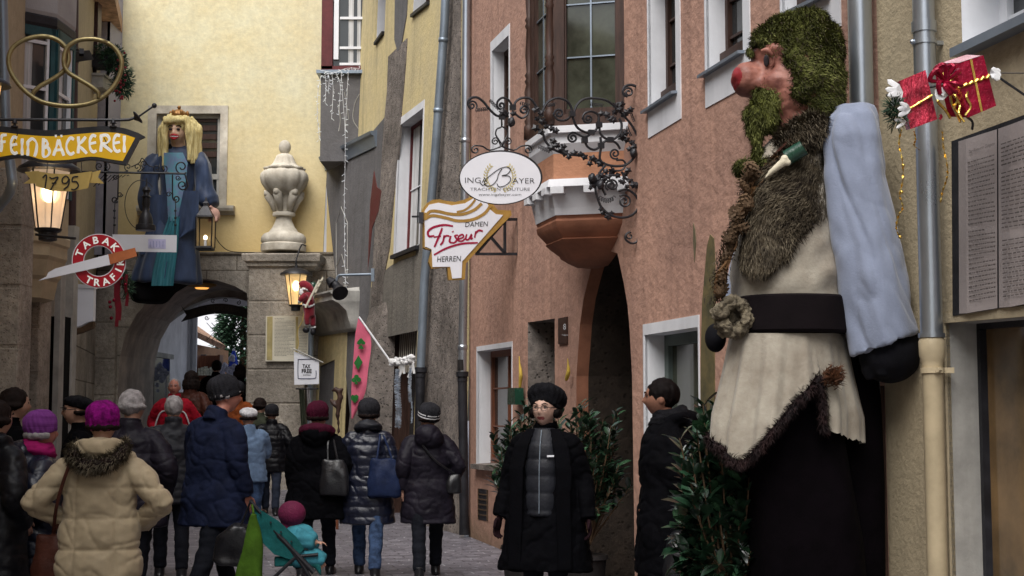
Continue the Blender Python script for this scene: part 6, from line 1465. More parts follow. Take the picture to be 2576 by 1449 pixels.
# --- giant's story board
q = [(2407, 356), (2700, 262), (2700, 748), (2410, 795)]
t, p = plate('giant_story_board', 'grey double page board of close black print on the beige wall', 'info board', [(2407, 356), (2640, 272), (2640, 757), (2410, 795)], 'iron', .018, T)
m = MB(); c1 = [T.at(x, y, o) for x, y, o in ((2411, 356, .022), (2430, 350, .035), (2470, 337, .03), (2508, 325, .022))]; c2 = [T.at(x, y, o) for x, y, o in ((2413, 789, .022), (2432, 788, .035), (2472, 781, .03), (2509, 775, .022))]; m.loft([c1, c2], cap=False, closed=False)
c1 = [T.at(x, y, o) for x, y, o in ((2511, 324, .022), (2540, 314, .032), (2640, 276, .026))]; c2 = [T.at(x, y, o) for x, y, o in ((2513, 774, .022), (2540, 772, .032), (2640, 753, .026))]; m.loft([c1, c2], cap=False, closed=False); pg_ = obj('page', m, M['paper2'], p)
m = MB(); TP = Wall((T.a+T.n*.034).xy, (T.b+T.n*.034).xy)
text_px(m, TP, 'Der Riese vom Glungezer', 2437, 2503, 386, 9, .006, slope=-.33, skew=.1)
textblock(m, TP, [(2434, 404), (2501, 384), (2503, 560), (2436, 570)], 15, 2.6, 21); textblock(m, TP, [(2436, 578), (2503, 568), (2505, 750), (2438, 763)], 16, 2.6, 22)
textblock(m, TP, [(2518, 358), (2640, 316), (2640, 560), (2520, 578)], 21, 2.6, 23, gaps=(6,)); textblock(m, TP, [(2521, 600), (2640, 580), (2640, 735), (2523, 752)], 13, 2.6, 24); obj('print', m, M['inkbrown'], pg_)
# ================================================================ PEOPLE
def head_verts(c, s, R, face=True, seg=44, rings=34, big=1):
    """closed head mesh facing -Y in its own frame, s = height of the head"""
    c = Vector(c); rs = []
    rx, ry, rz = .335*s, .41*s, .5*s
    def g(d, x, z, wx, wz): 
        if d.y > -.05: return 0
        return math.exp(-((d.x-x)/wx)**2-((d.z-z)/wz)**2)
    for i in range(rings+1):
        th = PI*(i if 0 < i < rings else (.02 if i == 0 else rings-.02))/rings; ring = []
        for j in range(seg):
            a = 2*PI*j/seg-PI/2; d = Vector((math.sin(th)*math.cos(a), math.sin(th)*math.sin(a), -math.cos(th)))
            p = Vector((d.x*rx, d.y*ry, d.z*rz))
            if d.z < 0:
                k = -d.z; p.x *= 1-.30*k*k; 
                if d.y < 0: p.y *= 1-.08*k
                else: p.y *= 1-.45*k
            if d.y > 0 and d.z > 0: p *= 1+.05*d.y
            if face:
                o = 0
                o += .022*(g(d, .36, .08, .22, .12)+g(d, -.36, .08, .22, .12))*-2.2        # eye hollows
                o += .022*g(d, 0, .27, .5, .09)                                           # brow
                nzv = g(d, 0, -.16, .11, .16)*.10+g(d, 0, .05, .09, .16)*.035+g(d, .12, -.24, .08, .07)*.02+g(d, -.12, -.24, .08, .07)*.02
                o += nzv
                o += .018*(g(d, .42, -.2, .2, .2)+g(d, -.42, -.2, .2, .2))               # cheeks
                o += .034*g(d, 0, -.45, .2, .05)-.026*g(d, 0, -.51, .22, .025)+.032*g(d, 0, -.57, .17, .05) # lips
                o += .03*g(d, 0, -.82, .25, .14)                                          # chin
                p.y -= o*s*1.0
            ring.append(c+R@p)
        rs.append(ring)
    return rs
def rot(yaw=0, pitch=0, roll=0):
    return Matrix.Rotation(yaw, 3, 'Z')@Matrix.Rotation(pitch, 3, 'X')@Matrix.Rotation(roll, 3, 'Y')
def oval(c, rx, ry, n=24, e=2.3, R=None):
    out = []
    for j in range(n):
        a = 2*PI*j/n; x = math.copysign(abs(math.cos(a))**(2/e), math.cos(a))*rx; y = math.copysign(abs(math.sin(a))**(2/e), math.sin(a))*ry
        p = Vector((x, y, 0)); out.append(Vector(c)+(R@p if R else p))
    return out
def hand(mb, w, f, n, curl, s=1, side=1):
    """palm, four unequal curled fingers and a thumb from the side of the palm"""
    w = Vector(w); f = Vector(f).normalized(); n = Vector(n); n = (n-f*n.dot(f)).normalized(); sd = f.cross(n)*side
    rg = []
    for t, a, b in ((-.02, .024, .02), (.01, .028, .019), (.045, .040, .017), (.08, .042, .014), (.092, .038, .010)):
        q = w+f*t*s; rg.append([q+sd*math.cos(k*PI/6)*a*s+n*math.sin(k*PI/6)*b*s for k in range(12)])
    mb.loft(rg)
    for i, (L, o) in enumerate(((.070, -1.5), (.080, -.5), (.075, .5), (.058, 1.5))):
        b = w+f*.084*s+sd*o*.0205*s; d = (f+sd*o*.06).normalized(); P = [b-d*.01*s, b]; dd = d
        for k in range(3):
            ax = f.cross(n); cu = curl*(.7+.15*i)*(1 if k else .7); dd = (dd*math.cos(cu)+n*math.sin(cu)).normalized() if k == 0 else (Matrix.Rotation(cu, 3, ax)@dd).normalized()
            P.append(P[-1]+dd*L*s*(.42, .32, .26)[k])
        mb.tube(P, [.0095*s, .0095*s, .0088*s, .008*s, .006*s], 8)
    b = w+f*.022*s-sd*.030*s; d = (f*.75-sd*.75+n*.25).normalized(); d2 = (f*.9-sd*.25+n*.5*curl).normalized()
    mb.tube([b, b+d*.034*s, b+d*.034*s+d2*.03*s, b+d*.034*s+d2*.052*s], [.013*s, .0115*s, .0098*s, .007*s], 8)
ARMS = {'down': ((.245, .03, 1.13), (.26, -.05, .88)), 'akimbo': ((.41, .08, 1.10), (.24, -.13, .95)), 'pocket': ((.31, .09, 1.12), (.22, -.08, .92)),
        'push': ((.23, -.06, 1.14), (.19, -.36, 1.03)), 'front': ((.25, .0, 1.12), (.06, -.24, 1.10)), 'swing': ((.25, .10, 1.14), (.26, .05, .89)), 'swingf': ((.24, -.03, 1.13), (.24, -.2, .93)), 'aline': ((.262, .02, 1.10), (.31, -.06, .86)), 'phone': ((.24, -.1, 1.15), (.1, -.3, 1.3))}
GRP = 'people walking along the lane'
def person(label, px, ytop, Y, face=180, coat='black_wool', bottom=.55, bulk=1.0, quilt=0, qamp=.008, vseam=0, legs='dark_trousers', arms=('down', 'down'), turn=0, nod=0, hat=None, hatcol='black_knit', hair='brown_hair', hairlen=0, skin='skin',
           stride=.12, hood=None, hoodcol=None, scarf=None, glasses=False, near=False, g0=None, gloves=None, hatfn=None, open_front=None, lean=0, zip_=False, collar=True, stripe=None, x=None, fur=None, width=1.0, flare=0, hatback=-.22):
    X = (px-CX)/F*Y if x is None else x
    g_ = gz(Y) if g0 is None else g0
    H = CAMH+(HOR-ytop)/F*Y-g_; s = H/1.74
    t = thing('person', label, 'person', (X, Y, g_), math.radians(face), GRP)
    S = lambda p: Vector(p)*s
    vox = .011 if near else .016
    # ----- body: one skin
    b = MB(); lv = lean
    hc = Vector((0, -.03-lv*.2, 1.60)); Rh = rot(math.radians(turn), math.radians(nod))
    b.loft([oval(S((0, 0, z)), rx*s, ry*s) for z, rx, ry in ((.84, .13, .10), (.9, .16, .115), (1.0, .145, .105), (1.15, .15, .11), (1.3, .15, .10), (1.37, .125, .075), (1.42, .07, .06))])
    b.tube([S((0, .015, 1.38)), S((0, .0-lv*.1, 1.46)), S(hc+Vector((0, .02, -.06)))], [.062*s, .055*s, .055*s], 16)
    for k, sd in enumerate((-1, 1)):
        el, wr = ARMS[arms[k]]; el = Vector((el[0]*sd, el[1], el[2])); wr = Vector((wr[0]*sd, wr[1], wr[2]))
        b.tube([S((.11*sd, 0, 1.34)), S((.175*sd, .005, 1.33)), S(el), S(wr)], [.04*s, .045*s, .036*s, .026*s], 12)
        st_ = stride*(1 if k else -1)
        b.tube([S((.085*sd, 0, .90)), S((.095*sd, -st_*.5-.01, .49)), S((.095*sd, -st_*.9+(.04 if st_ < 0 else 0), .09))], [.085*s, .055*s, .04*s], 14)
        b.tube([S((.095*sd, -st_*.9+.03, .05)), S((.105*sd, -st_*.9-.16, .03))], [.035*s, .03*s], 10)
    b.loft(head_verts(S(hc), .235*s, Rh, True))
    for sd in (-1, 1): b.ell(S(hc)+Rh@Vector((.078*sd, .012, -.005))*s, (.012*s, .022*s, .032*s), 8, 6)
    me = blend(b, vox if not near else .0075, 1 if near else 2)
    # hands joined on, eyes set in
    e = MB(); mats_ = [M[skin], M['lips'], M['eyew'], M['ink'], M[gloves] if gloves else M[skin], M[hair]]
    for k, sd in enumerate((-1, 1)):
        el, wr = ARMS[arms[k]]; el = Vector((el[0]*sd, el[1], el[2])); wr = Vector((wr[0]*sd, wr[1], wr[2])); n0 = len(e.f)
        hand(e, S(wr), (wr-el), Vector((-sd, -.3, 0)), .45 if arms[k] != 'push' else .75, s, side=sd)
        for i in range(n0, len(e.f)): e.mi[i] = 4
    for sd in (-1, 1):
        ce = S(hc)+Rh@Vector((.032*sd, -.0705, .010))*s; e.ell(ce, (.0125*s, .012*s, .0062*s), 10, 8, R=Rh, m=2); e.ell(ce+Rh@Vector((0, -.009, 0))*s, (.0062*s, .005*s, .0060*s), 8, 6, R=Rh, m=3); e.tube([ce+Rh@Vector((-.014, -.008, .003))*s, ce+Rh@Vector((0, -.012, .0085))*s, ce+Rh@Vector((.014, -.008, .003))*s], .0028*s, 5, m=5)
        e.tube([S(hc)+Rh@Vector((.016*sd, -.098, .034))*s, S(hc)+Rh@Vector((.035*sd, -.095, .041))*s, S(hc)+Rh@Vector((.056*sd, -.080, .034))*s], [.003*s, .0045*s, .002*s], 6, m=5)
    n0 = len(me.polygons); import bmesh
    bm = bmesh.new(); bm.from_mesh(me); vs = [bm.verts.new(v) for v in e.v]
    for f_, mi in zip(e.f, e.mi):
        try: q = bm.faces.new([vs[i] for i in f_]); q.material_index = mi
        except ValueError: pass
    bmesh.ops.recalc_face_normals(bm, faces=bm.faces)
    hcs = S(hc); Ri = Rh.inverted()
    for f_ in bm.faces:
        if f_.material_index == 0:
            q = Ri@(f_.calc_center_median()-hcs)/s
            if q.y < -.07 and abs(q.x) < .026 and -.072 < q.z < -.050: f_.material_index = 1
    bm.to_mesh(me); bm.free()
    o = obj('body', me, mats_, t, smooth='all', world=False)
    # ----- trousers
    m = MB(); m.loft([oval(S((0, 0, z)), rx*s, ry*s) for z, rx, ry in ((.82, .14, .11), (.9, .17, .125), (1.0, .155, .115))])
    for k, sd in enumerate((-1, 1)):
        st_ = stride*(1 if k else -1)
        m.tube([S((.085*sd, 0, .92)), S((.09*sd, -st_*.25, .7)), S((.095*sd, -st_*.5-.01, .49)), S((.095*sd, -st_*.9+(.04 if st_ < 0 else 0)+.01, .10))], [.105*s, .095*s, .072*s, .062*s], 14)
    me = blend(m, vox, 2); displace(me, lambda co, nr: co+nr*(np.array([nz((p[0]*9, p[1]*9, p[2]*22)) for p in co])[:, None]*.010)); obj('trousers', me, M[legs], t, smooth='all', world=False)
    for k, sd in enumerate((-1, 1)):
        st_ = stride*(1 if k else -1); y0 = -st_*.9+(.04 if st_ < 0 else 0)
        m = MB().loft([oval(S((.10*sd, y0-.06, z)), rx*s, ry*s, e=2.4) for z, rx, ry in ((.0, .046, .135), (.03, .05, .138), (.06, .044, .12))]).tube([S((.097*sd, y0+.01, .04)), S((.097*sd, y0+.005, .15))], [.05*s, .052*s], 12); obj('shoe', blend(m, .012, 2), M['black_leather'], t, smooth='all', world=False)
    # ----- coat
    bk = bulk; m = MB(); wd = width
    prof = [(1.455, .075, .07), (1.43, .11, .085), (1.40, .155, .105), (1.34, .198, .13), (1.2, .212, .15), (1.05, .205, .145), (.95, .22, .155), (.85, .235, .165)]
    zb_ = bottom; prof = [p for p in prof if p[0] > zb_+.04]+[(zb_+.01, .235+.06*(.9-zb_ if zb_ < .9 else 0), .165+.04*(.9-zb_ if zb_ < .9 else 0)), (zb_, .225+.06*(.9-zb_ if zb_ < .9 else 0), .155)]
    bw = lambda z: 1+(bk*wd-1)*(.35 if z > 1.36 else (.6 if z > 1.3 else 1))
    m.loft([oval(S((0, -lv*.1*(z-.8), z)), (rx+flare*max(0, (1.3-z)/(1.3-zb_)))*s*bw(z), (ry+flare*.5*max(0, (1.3-z)/(1.3-zb_)))*s*bk, n=32, e=2.35) for z, rx, ry in prof])
    for k, sd in enumerate((-1, 1)):
        el, wr = ARMS[arms[k]]; el = Vector((el[0]*sd, el[1], el[2])); wr = Vector((wr[0]*sd, wr[1], wr[2])); w2 = el.lerp(wr, 1.0); ks = .92+.08*bk
        m.tube(crom([S((.10*sd, 0, 1.37)), S((.178*sd, .005, 1.345)), S(Vector((.188*sd, .01, 1.34)).lerp(el, .5)), S(el), S(el.lerp(w2, .5)), S(w2)], 3), [.085*s*ks, .088*s*ks, .08*s*bk, .072*s*bk, .066*s*bk, .056*s*bk], 16)
    if collar: m.tube([S((0, .02, 1.41)), S((0, .01-lv*.1, 1.515))], [.092*s, .080*s], 18)
    if hood == 'down':
        m.ell(S((0, .115, 1.43)), (.135*s, .085*s, .085*s), 18, 12); m.tube(crom([S((-.12, -.02, 1.44)), S((-.13, .07, 1.47)), S((0, .15, 1.47)), S((.13, .07, 1.47)), S((.12, -.02, 1.44))], 5), .045*s, 12)
    if hood == 'big':
        m.ell(S((0, .12, 1.42)), (.15*s, .10*s, .13*s), 18, 12)
    me = blend(m, vox*.9, 2); q_ = quilt; zc_ = bottom
    def fn(co, nr):
        d = np.array([.014*nz((p[0]*5, p[1]*5, p[2]*7+px))+.005*nz((p[0]*22, p[1]*22, p[2]*26+px))-.009*(1-min(1, 4*abs(nz((p[0]*4.5+p[2]*3, p[1]*4.5, p[2]*7-p[0]*4+px)))))**2 for p in co])*s
        if q_:
            ph = co[:, 2]/s/q_; w = np.abs(np.sin(PI*ph))**.45-.6
            if vseam: w = np.minimum(w, np.abs(np.sin(PI*(co[:, 0]/s/vseam+.5)))**.4-.6)
            d = d+w*qamp*s*(np.abs(nr[:, 2]) < .85)
        return co+nr*d[:, None]
    displace(me, fn); ct = obj('coat', me, M[coat], t, smooth='all', world=False)
    if open_front:
        f2 = MB(); f2.loft([oval(S((0, -.03, z)), rx*s, ry*s, n=28, e=2.3) for z, rx, ry in ((1.47, .07, .07), (1.42, .10, .095), (1.36, .125, .135), (1.2, .135, .160), (1.0, .13, .165), (.88, .13, .168))]); me = blend(f2, .011, 2)
        displace(me, lambda co, nr: co+nr*((np.abs(np.sin(PI*co[:, 2]/s/.115))**.4-.6)*.012)[:, None]); obj('quilted_jacket', me, M[open_front], t, smooth='all', world=False)
        f3 = MB(); f3.tube([S((0, -.206, .9)), S((0, -.200, 1.2)), S((0, -.172, 1.36)), S((0, -.125, 1.46))], .004*s, 6); obj('zip', f3, M['zinc'], t, world=False)
        f4_ = MB(); f4_.box(S((.075, -.178, 1.285)), (.05*s, .012, .012*s), rz=.35); obj('chest_badge', f4_, M['signw'], t, world=False)
        f5 = MB()
        for sd in (-1, 1): f5.loft([[S((sd*a, y-.015, z)), S((sd*(a+w_), y+.01, z)), S((sd*(a+w_), y+.03, z)), S((sd*a, y+.01, z))] for z, a, w_, y in ((bottom+.02, .125, .10, -.20), (.95, .115, .10, -.195), (1.2, .11, .11, -.185), (1.36, .08, .11, -.15), (1.47, .05, .07, -.08))])
        me = blend(f5, .011, 2); obj('coat_lapel', me, M[coat], t, smooth='all', world=False)
    if hoodcol:
        f2 = MB(); f2.tube(crom([S((-.11, -.06, 1.44)), S((-.135, .05, 1.46)), S((-.07, .14, 1.48)), S((.07, .14, 1.48)), S((.135, .05, 1.46)), S((.11, -.06, 1.44))], 5), [.04*s, .058*s, .062*s, .058*s, .04*s], 12); me = blend(f2, .014, 2)
        displace(me, lambda co, nr: co+nr*(np.array([nz(p*30) for p in co])[:, None]*.012)); hd_ = obj('hood_lining', me, M[hoodcol], t, smooth='all', world=False)
    if fur:
        f2 = MB(); f2.tube(crom([S((-.15, .02, 1.50)), S((-.16, .10, 1.44)), S((-.08, .19, 1.36)), S((.06, .20, 1.35)), S((.16, .11, 1.42)), S((.17, .0, 1.46))], 5), [.03*s, .04*s, .045*s, .045*s, .03*s], 10); me = blend(f2, .012, 2)
        P_, N_2 = surf_samples(me, 2600, 3); f3 = MB(); strands(f3, P_, N_2, .045, .006, (.2, .4, -.6), .5, 5, .35)
        fo = obj('fur_trim', me, M['furplum'], t, smooth='all', world=False); obj('fur_hair', f3, M[fur], fo, world=False)
    if scarf:
        f2 = MB(); f2.tube(crom([S((-.10, -.02, 1.46)), S((0, -.095, 1.44)), S((.10, -.02, 1.46)), S((.07, .09, 1.49)), S((-.07, .09, 1.49))], 5, True)+[S((-.10, -.02, 1.46))], .042*s, 12); f2.tube(crom([S((-.09, .0, 1.50)), S((0, -.08, 1.50)), S((.09, .0, 1.50)), S((.0, .09, 1.53))], 5, True), .032*s, 10); me = blend(f2, .011, 2)
        displace(me, lambda co, nr: co+nr*(np.array([nz((p[0]*12, p[1]*12, p[2]*60)) for p in co])[:, None]*.010)); obj('scarf', me, M[scarf], t, smooth='all', world=False)
    hc2 = S(hc)
    def shell(grow_, zcut, ycut=None, rib=0, lo=0): pass
    if hat in ('beanie', 'slouch', 'cap', 'beret'):
        f2 = MB(); c_ = hc2+Rh@Vector((0, .012, .0))*s
        if hat == 'beanie': prof_ = [(.094, -.012), (.103, -.006), (.108, .02), (.106, .038), (.110, .05), (.112, .075), (.106, .11), (.088, .142), (.055, .165), (.015, .172)]
        elif hat == 'slouch': prof_ = [(.096, .0), (.102, .012), (.106, .035), (.124, .055), (.138, .08), (.136, .118), (.112, .15), (.064, .17), (.015, .175)]
        elif hat == 'beret': prof_ = [(.094, .02), (.098, .04), (.115, .055), (.122, .075), (.112, .10), (.07, .122), (.01, .128)]
        else: prof_ = [(.098, .02), (.104, .035), (.112, .055), (.114, .075), (.095, .10), (.05, .12), (.01, .124)]
        f2.lathe(c_, [(r*s, z*s) for r, z in prof_], 64, mod=lambda a, z: (1+.045*math.sin(a*20+ (z*18)))*(1+.10*abs(math.sin(a))**2), R=Rh@Matrix.Rotation(hatback, 3, 'X'))
        if hat == 'cap': f2.loft([[c_+Rh@Vector((x_, y_-.075, z_))*s for x_, y_ in ((-.075, .0), (-.05, -.055), (0, -.07), (.05, -.055), (.075, 0), (0, .02))] for z_ in (.020, .032)])
        me = evald(f2, [('SUBSURF', dict(levels=1, render_levels=1))]); displace(me, lambda co, nr: co+nr*(np.array([nz(p*28) for p in co])[:, None]*.006)); ho = obj('hat', me, hatfn or M[hatcol], t, smooth='all', world=False)
        if stripe:
            f3 = MB()
            for z_ in (.035, .062, .09): f3.lathe(c_, [(.113*s*(1 if z_ < .08 else .93), (z_-.006)*s), (.114*s*(1 if z_ < .08 else .93), z_*s), (.113*s*(1 if z_ < .08 else .92), (z_+.006)*s)], 40, mod=lambda a, z: 1+.10*abs(math.sin(a))**2, R=Rh@Matrix.Rotation(hatback, 3, 'X'), cap=False)
            obj('stripe', f3, M[stripe], ho, world=False)
    if hat and hair and not hairlen: hairlen = .03
    if hair and (not hat or hairlen):
        f2 = MB()
        if not hat: 
            f2.ell(hc2+Rh@Vector((0, .022, .03))*s, (.092*s, .108*s, .105*s), 26, 18, R=Rh); 
            if hairlen < 0: f2 = MB().ell(hc2+Rh@Vector((0, .022, .022))*s, (.086*s, .102*s, .104*s), 26, 18, R=Rh)
        if hairlen > 0:
            for a in range(9):
                th = PI*(-.05+a/8*1.1); p0 = hc2+Rh@Vector((.082*math.cos(th), .02+.085*math.sin(th), .0))*s; p1 = p0+Vector((.01*math.cos(th), .02*math.sin(th), -hairlen))*s; f2.tube([p0, p0.lerp(p1, .5), p1], [.03*s, .034*s, .018*s], 8)
        me = blend(f2, .012, 1); displace(me, lambda co, nr: co+nr*(np.array([nz((p[0]*45, p[1]*45, p[2]*18)) for p in co])[:, None]*.010)); obj('hair', me, M[hair], t, smooth='all', world=False)
    if glasses:
        f2 = MB()
        for sd in (-1, 1):
            f2.tube([hc2+Rh@Vector((.034*sd+.024*math.cos(a*PI/8), -.104+.008*abs(math.cos(a*PI/8)), .008+.017*math.sin(a*PI/8)))*s for a in range(17)], .0017*s, 5); f2.tube([hc2+Rh@Vector((.058*sd, -.098, .014))*s, hc2+Rh@Vector((.082*sd, .0, .012))*s], .002*s, 5)
        f2.tube([hc2+Rh@Vector((-.012, -.105, .012))*s, hc2+Rh@Vector((.012, -.105, .012))*s], .002*s, 5); obj('glasses', f2, M['iron'], t, world=False)
    return t, s
def near_to(t, p):
    """local point on a figure -> world"""
    return Vector(t.location)+Matrix.Rotation(t.rotation_euler.z, 3, 'Z')@Vector(p)
def bag(name, label, t, s, c, size, mt, strap, group=None, smooth_=True):
    """a bag hung on a person, standing as a thing of its own"""
    rz = t.rotation_euler.z; w_ = near_to(t, Vector(c)*s); b = thing(name, label, 'bag', w_, rz); x_, y_, z_ = [q*s for q in size]
    m = MB().loft([oval((0, 0, z), a*x_, b_*y_, e=3) for z, a, b_ in ((-z_, .8, .5), (-z_*.9, 1, .9), (-z_*.2, 1.02, 1), (z_*.5, .9, .8), (z_, .7, .35))]); me = blend(m, .014, 2)
    displace(me, lambda co, nr: co+nr*(np.array([nz(p*9) for p in co])[:, None]*.02)); obj('bag_body', me, M[mt], b, smooth='all', world=False)
    m = MB().tube(crom([Vector(p)*s-Vector(c)*s for p in strap], 6), .011, 6); obj('strap', m, M[mt], b, world=False)
    m = MB().tube([(-.4*x_, -y_*.95, z_*.3), (.4*x_, -y_*.95, z_*.3)], .006, 6); obj('zip', m, M['zinc'], b, world=False)
    return b
# near row, left
person('person with dark hair and heavy black coat cut off by the left edge', -8, 1003, 9.2, 150, 'black_nylon', .35, 1.1, .16, legs='black_wool', hood='down', hair='brown_hair', hairlen=.03, arms=('pocket', 'pocket'))
person('taller person with short dark brown hair at the far left, behind the purple striped hat', 35, 972, 11.2, 120, 'black_wool', .6, 1.05, hair='brown_hair', hairlen=.03, arms=('pocket', 'pocket'), skin='skin')
strp = mat('striped_purple_knit', (.30, .07, .36), col2=(.10, .008, .13), rough=.85, scale=2.2, bump=.7, bscale=80, stretch=(.5, .5, 14), contrast=1)
p2, s2 = person('woman in a purple striped knit hat, magenta scarf and navy quilted coat looking right', 104, 1040, 9.6, 118, 'navy_nylon', .35, 1.15, .12, qamp=.012, hat='beanie', hatfn=strp, hair='light_grey_hair', hairlen=.05, scarf='magenta_scarf', arms=('pocket', 'pocket'), turn=8, legs='navy_wool', skin='skinred', near=True, hood='big', width=1.1)
person('man in a black flat cap and dark glasses looking left', 206, 990, 11.4, 285, 'black_wool', .6, 1.0, hat='cap', hatcol='black_knit', hair='brown_hair', glasses=True, near=True, arms=('pocket', 'pocket'), turn=0, skin='skin')
p4, s4 = person('woman in a long beige quilted coat with fur trimmed hood and magenta knit hat', 262, 1018, 9.0, 184, 'beige_nylon', .16, 1.10, .20, qamp=.026, vseam=.27, hat='beanie', hatcol='magenta_knit', hair='brown_hair', hood='down', fur='fur2', arms=('akimbo', 'akimbo'), near=True, legs='black_wool', width=1.02)
person('grey haired person in a purple grey padded jacket seen from behind', 335, 977, 10.9, 176, 'purple_grey_nylon', .72, 1.15, .14, hair='light_grey_hair', hairlen=.02, arms=('pocket', 'pocket'), near=True, legs='dark_trousers', turn=-14)
person('person in a charcoal quilted jacket with cropped grey hair, before the red jacket', 440, 990, 13.8, 195, 'charcoal_quilt', .7, 1.15, .07, qamp=.008, hair='light_grey_hair', hairlen=-1, arms=('front', 'front'), skin='skin')
p7, s7 = person('grey haired man in a bright red zipped jacket facing the camera', 441, 950, 22.0, 5, 'red_fleece', .75, 1.1, g0=.2, hair='light_grey_hair', hairlen=-1, arms=('pocket', 'pocket'), near=True, skin='skinred')
person('long haired person in a dark brown coat behind the red jacketed man', 482, 931, 23.5, 170, 'brown_leather', .6, 1.1, g0=.1, hair='brown_hair', hairlen=.12, arms=('pocket', 'down'))
person('dark silhouetted person in a black coat standing under the arch', 546, 905, 28.5, 190, 'black_wool', .6, 1.25, hair='brown_hair', arms=('pocket', 'pocket'))
person('dark haired person in black with an orange bag strap near the arch pier', 604, 915, 27.5, 170, 'black_wool', .6, 1.1, hair='brown_hair', hairlen=.1)
person('person in a rusty orange jacket partly hidden by the arch pier', 598, 962, 24.6, 200, 'orange_cloth', .7, 1.1, hair='brown_hair', hatcol='grey_knit', hat='beanie')
p11, s11 = person('man in a grey beanie and long navy wool coat pushing the stroller to the right', 546, 951, 11.3, 148, 'navy_wool', .66, 1.12, hat='beanie', hatcol='grey_knit', hair='light_grey_hair', hairlen=.01, arms=('down', 'push'), near=True, legs='dark_trousers', turn=-38, skin='skinred', stride=.34, lean=.4, width=1.05)
person('person in a light blue jacket and jeans with a cream cap', 628, 1022, 17.0, 200, 'light_blue', .8, 1.05, hair='brown_hair', hat='cap', hatcol='white_cloth', legs='jeans', arms=('phone', 'down'))
person('dark haired person in an olive jacket beside the small black puffer coat', 655, 999, 22.4, 150, 'olive', .75, 1.1, hair='brown_hair', hairlen=.02, legs='jeans')
person('person in a black puffer and grey hat walking away below the board', 686, 1020, 22.2, 186, 'black_nylon', .68, 1.12, .09, hat='beanie', hatcol='grey_knit', legs='grey_jeans', stride=.3, near=False, arms=('pocket', 'pocket'))
p15, s15 = person('woman in a maroon beanie and black coat with maroon hood lining', 802, 1015, 14.0, 178, 'black_wool', .58, 1.15, hat='beanie', hatcol='maroon_knit', hair='brown_hair', hood='big', hoodcol='maroon_knit', arms=('pocket', 'down'), near=True, width=1.05, flare=.03, stride=-.28, turn=-14)
p16, s16 = person('woman in a grey knit hat, shiny navy quilted coat and blue jeans walking away', 928, 1008, 14.0, 182, 'navy_nylon', .52, 1.08, .10, qamp=.013, hat='beanie', hatcol='grey_knit', hair='brown_hair', scarf='charcoal_quilt', legs='jeans', arms=('down', 'swingf'), near=True, stride=.30, turn=12)
p17, s17 = person('woman in a striped grey beanie and hooded dark coat walking away beside the drainpipe', 1078, 1019, 13.9, 186, 'purple_grey_nylon', .55, 1.12, .2, qamp=.006, hat='beanie', hatcol='grey_knit', stripe='white_cloth', hair='brown_hair', hood='big', arms=('pocket', 'swing'), near=True, stride=-.34, turn=22, hatback=-.32)
p18, s18 = person('woman in glasses, black knit hat and open black coat, facing the camera', 1372, 979, 10.0, -14, 'black_wool', .50, 1.0, hat='slouch', hatcol='black_knit', hair='black_hair', hairlen=.06, glasses=True, arms=('aline', 'aline'), near=True, legs='dark_trousers', open_front='charcoal_quilt', gloves='dark_glove', turn=-8, skin='skinpale', flare=.075, hatback=-.46, stride=.08)
p19, s19 = person('dark haired person in a black coat hurrying past the laurel shrub, head turned left', 1690, 948, 9.7, 262, 'black_wool', .5, 1.3, hair='black_hair', hairlen=.0, arms=('pocket', 'pocket'), near=True, skin='skindark', stride=.25, x=1.07, width=1.3, lean=.15, hood='down', scarf='black_knit')
# bags
bag('shoulder_bag', 'reddish brown shoulder bag on the beige coated woman', p4, s4, (.30, .02, .72), (.13, .07, .17), 'brown_leather', [(.30, .0, .88), (.25, .12, 1.1), (.17, .15, 1.35), (.13, .0, 1.43), (.2, -.14, 1.2), (.30, .02, .88)])
bag('leather_bag', 'black leather bag on the shoulder of the maroon hatted woman', p15, s15, (-.20, .20, 1.0), (.15, .07, .18), 'black_leather', [(-.24, .2, 1.15), (-.2, .15, 1.3), (-.15, .03, 1.42), (-.13, .15, 1.35), (-.14, .21, 1.16)])
bag('navy_bag', 'navy blue shoulder bag on the woman in the shiny quilted coat', p16, s16, (-.17, .20, .98), (.17, .07, .19), 'navy_leather', [(-.26, .2, 1.12), (-.2, .15, 1.3), (-.13, .03, 1.42), (-.12, .15, 1.33), (-.1, .21, 1.15)])
bag('crossbody_bag', 'small black bag carried at the side of the striped beanie woman', p17, s17, (-.26, .12, .95), (.08, .05, .10), 'black_leather', [(-.26, .12, 1.05), (-.05, .2, 1.2), (.12, .1, 1.42), (.0, -.18, 1.25), (-.24, .08, 1.05)])
bag('dark_handbag', 'dark handbag hanging at the hip of the person by the laurel shrub', p19, s19, (.30, .05, .60), (.2, .1, .19), 'black_leather', [(.30, .05, .78), (.29, .0, .95), (.22, -.02, 1.40), (.3, .06, .95), (.32, .05, .78)])
m = MB()
for sd in (-1, 1): m.tube(crom([Vector((sd*.10, -.145, 1.28))*s7, Vector((sd*.17, -.15, 1.24))*s7, Vector((sd*.22, -.13, 1.12))*s7, Vector((sd*.25, -.13, 1.0))*s7], 5), .012, 6)
obj('white_piping', m, M['white_cloth'], p7, world=False)
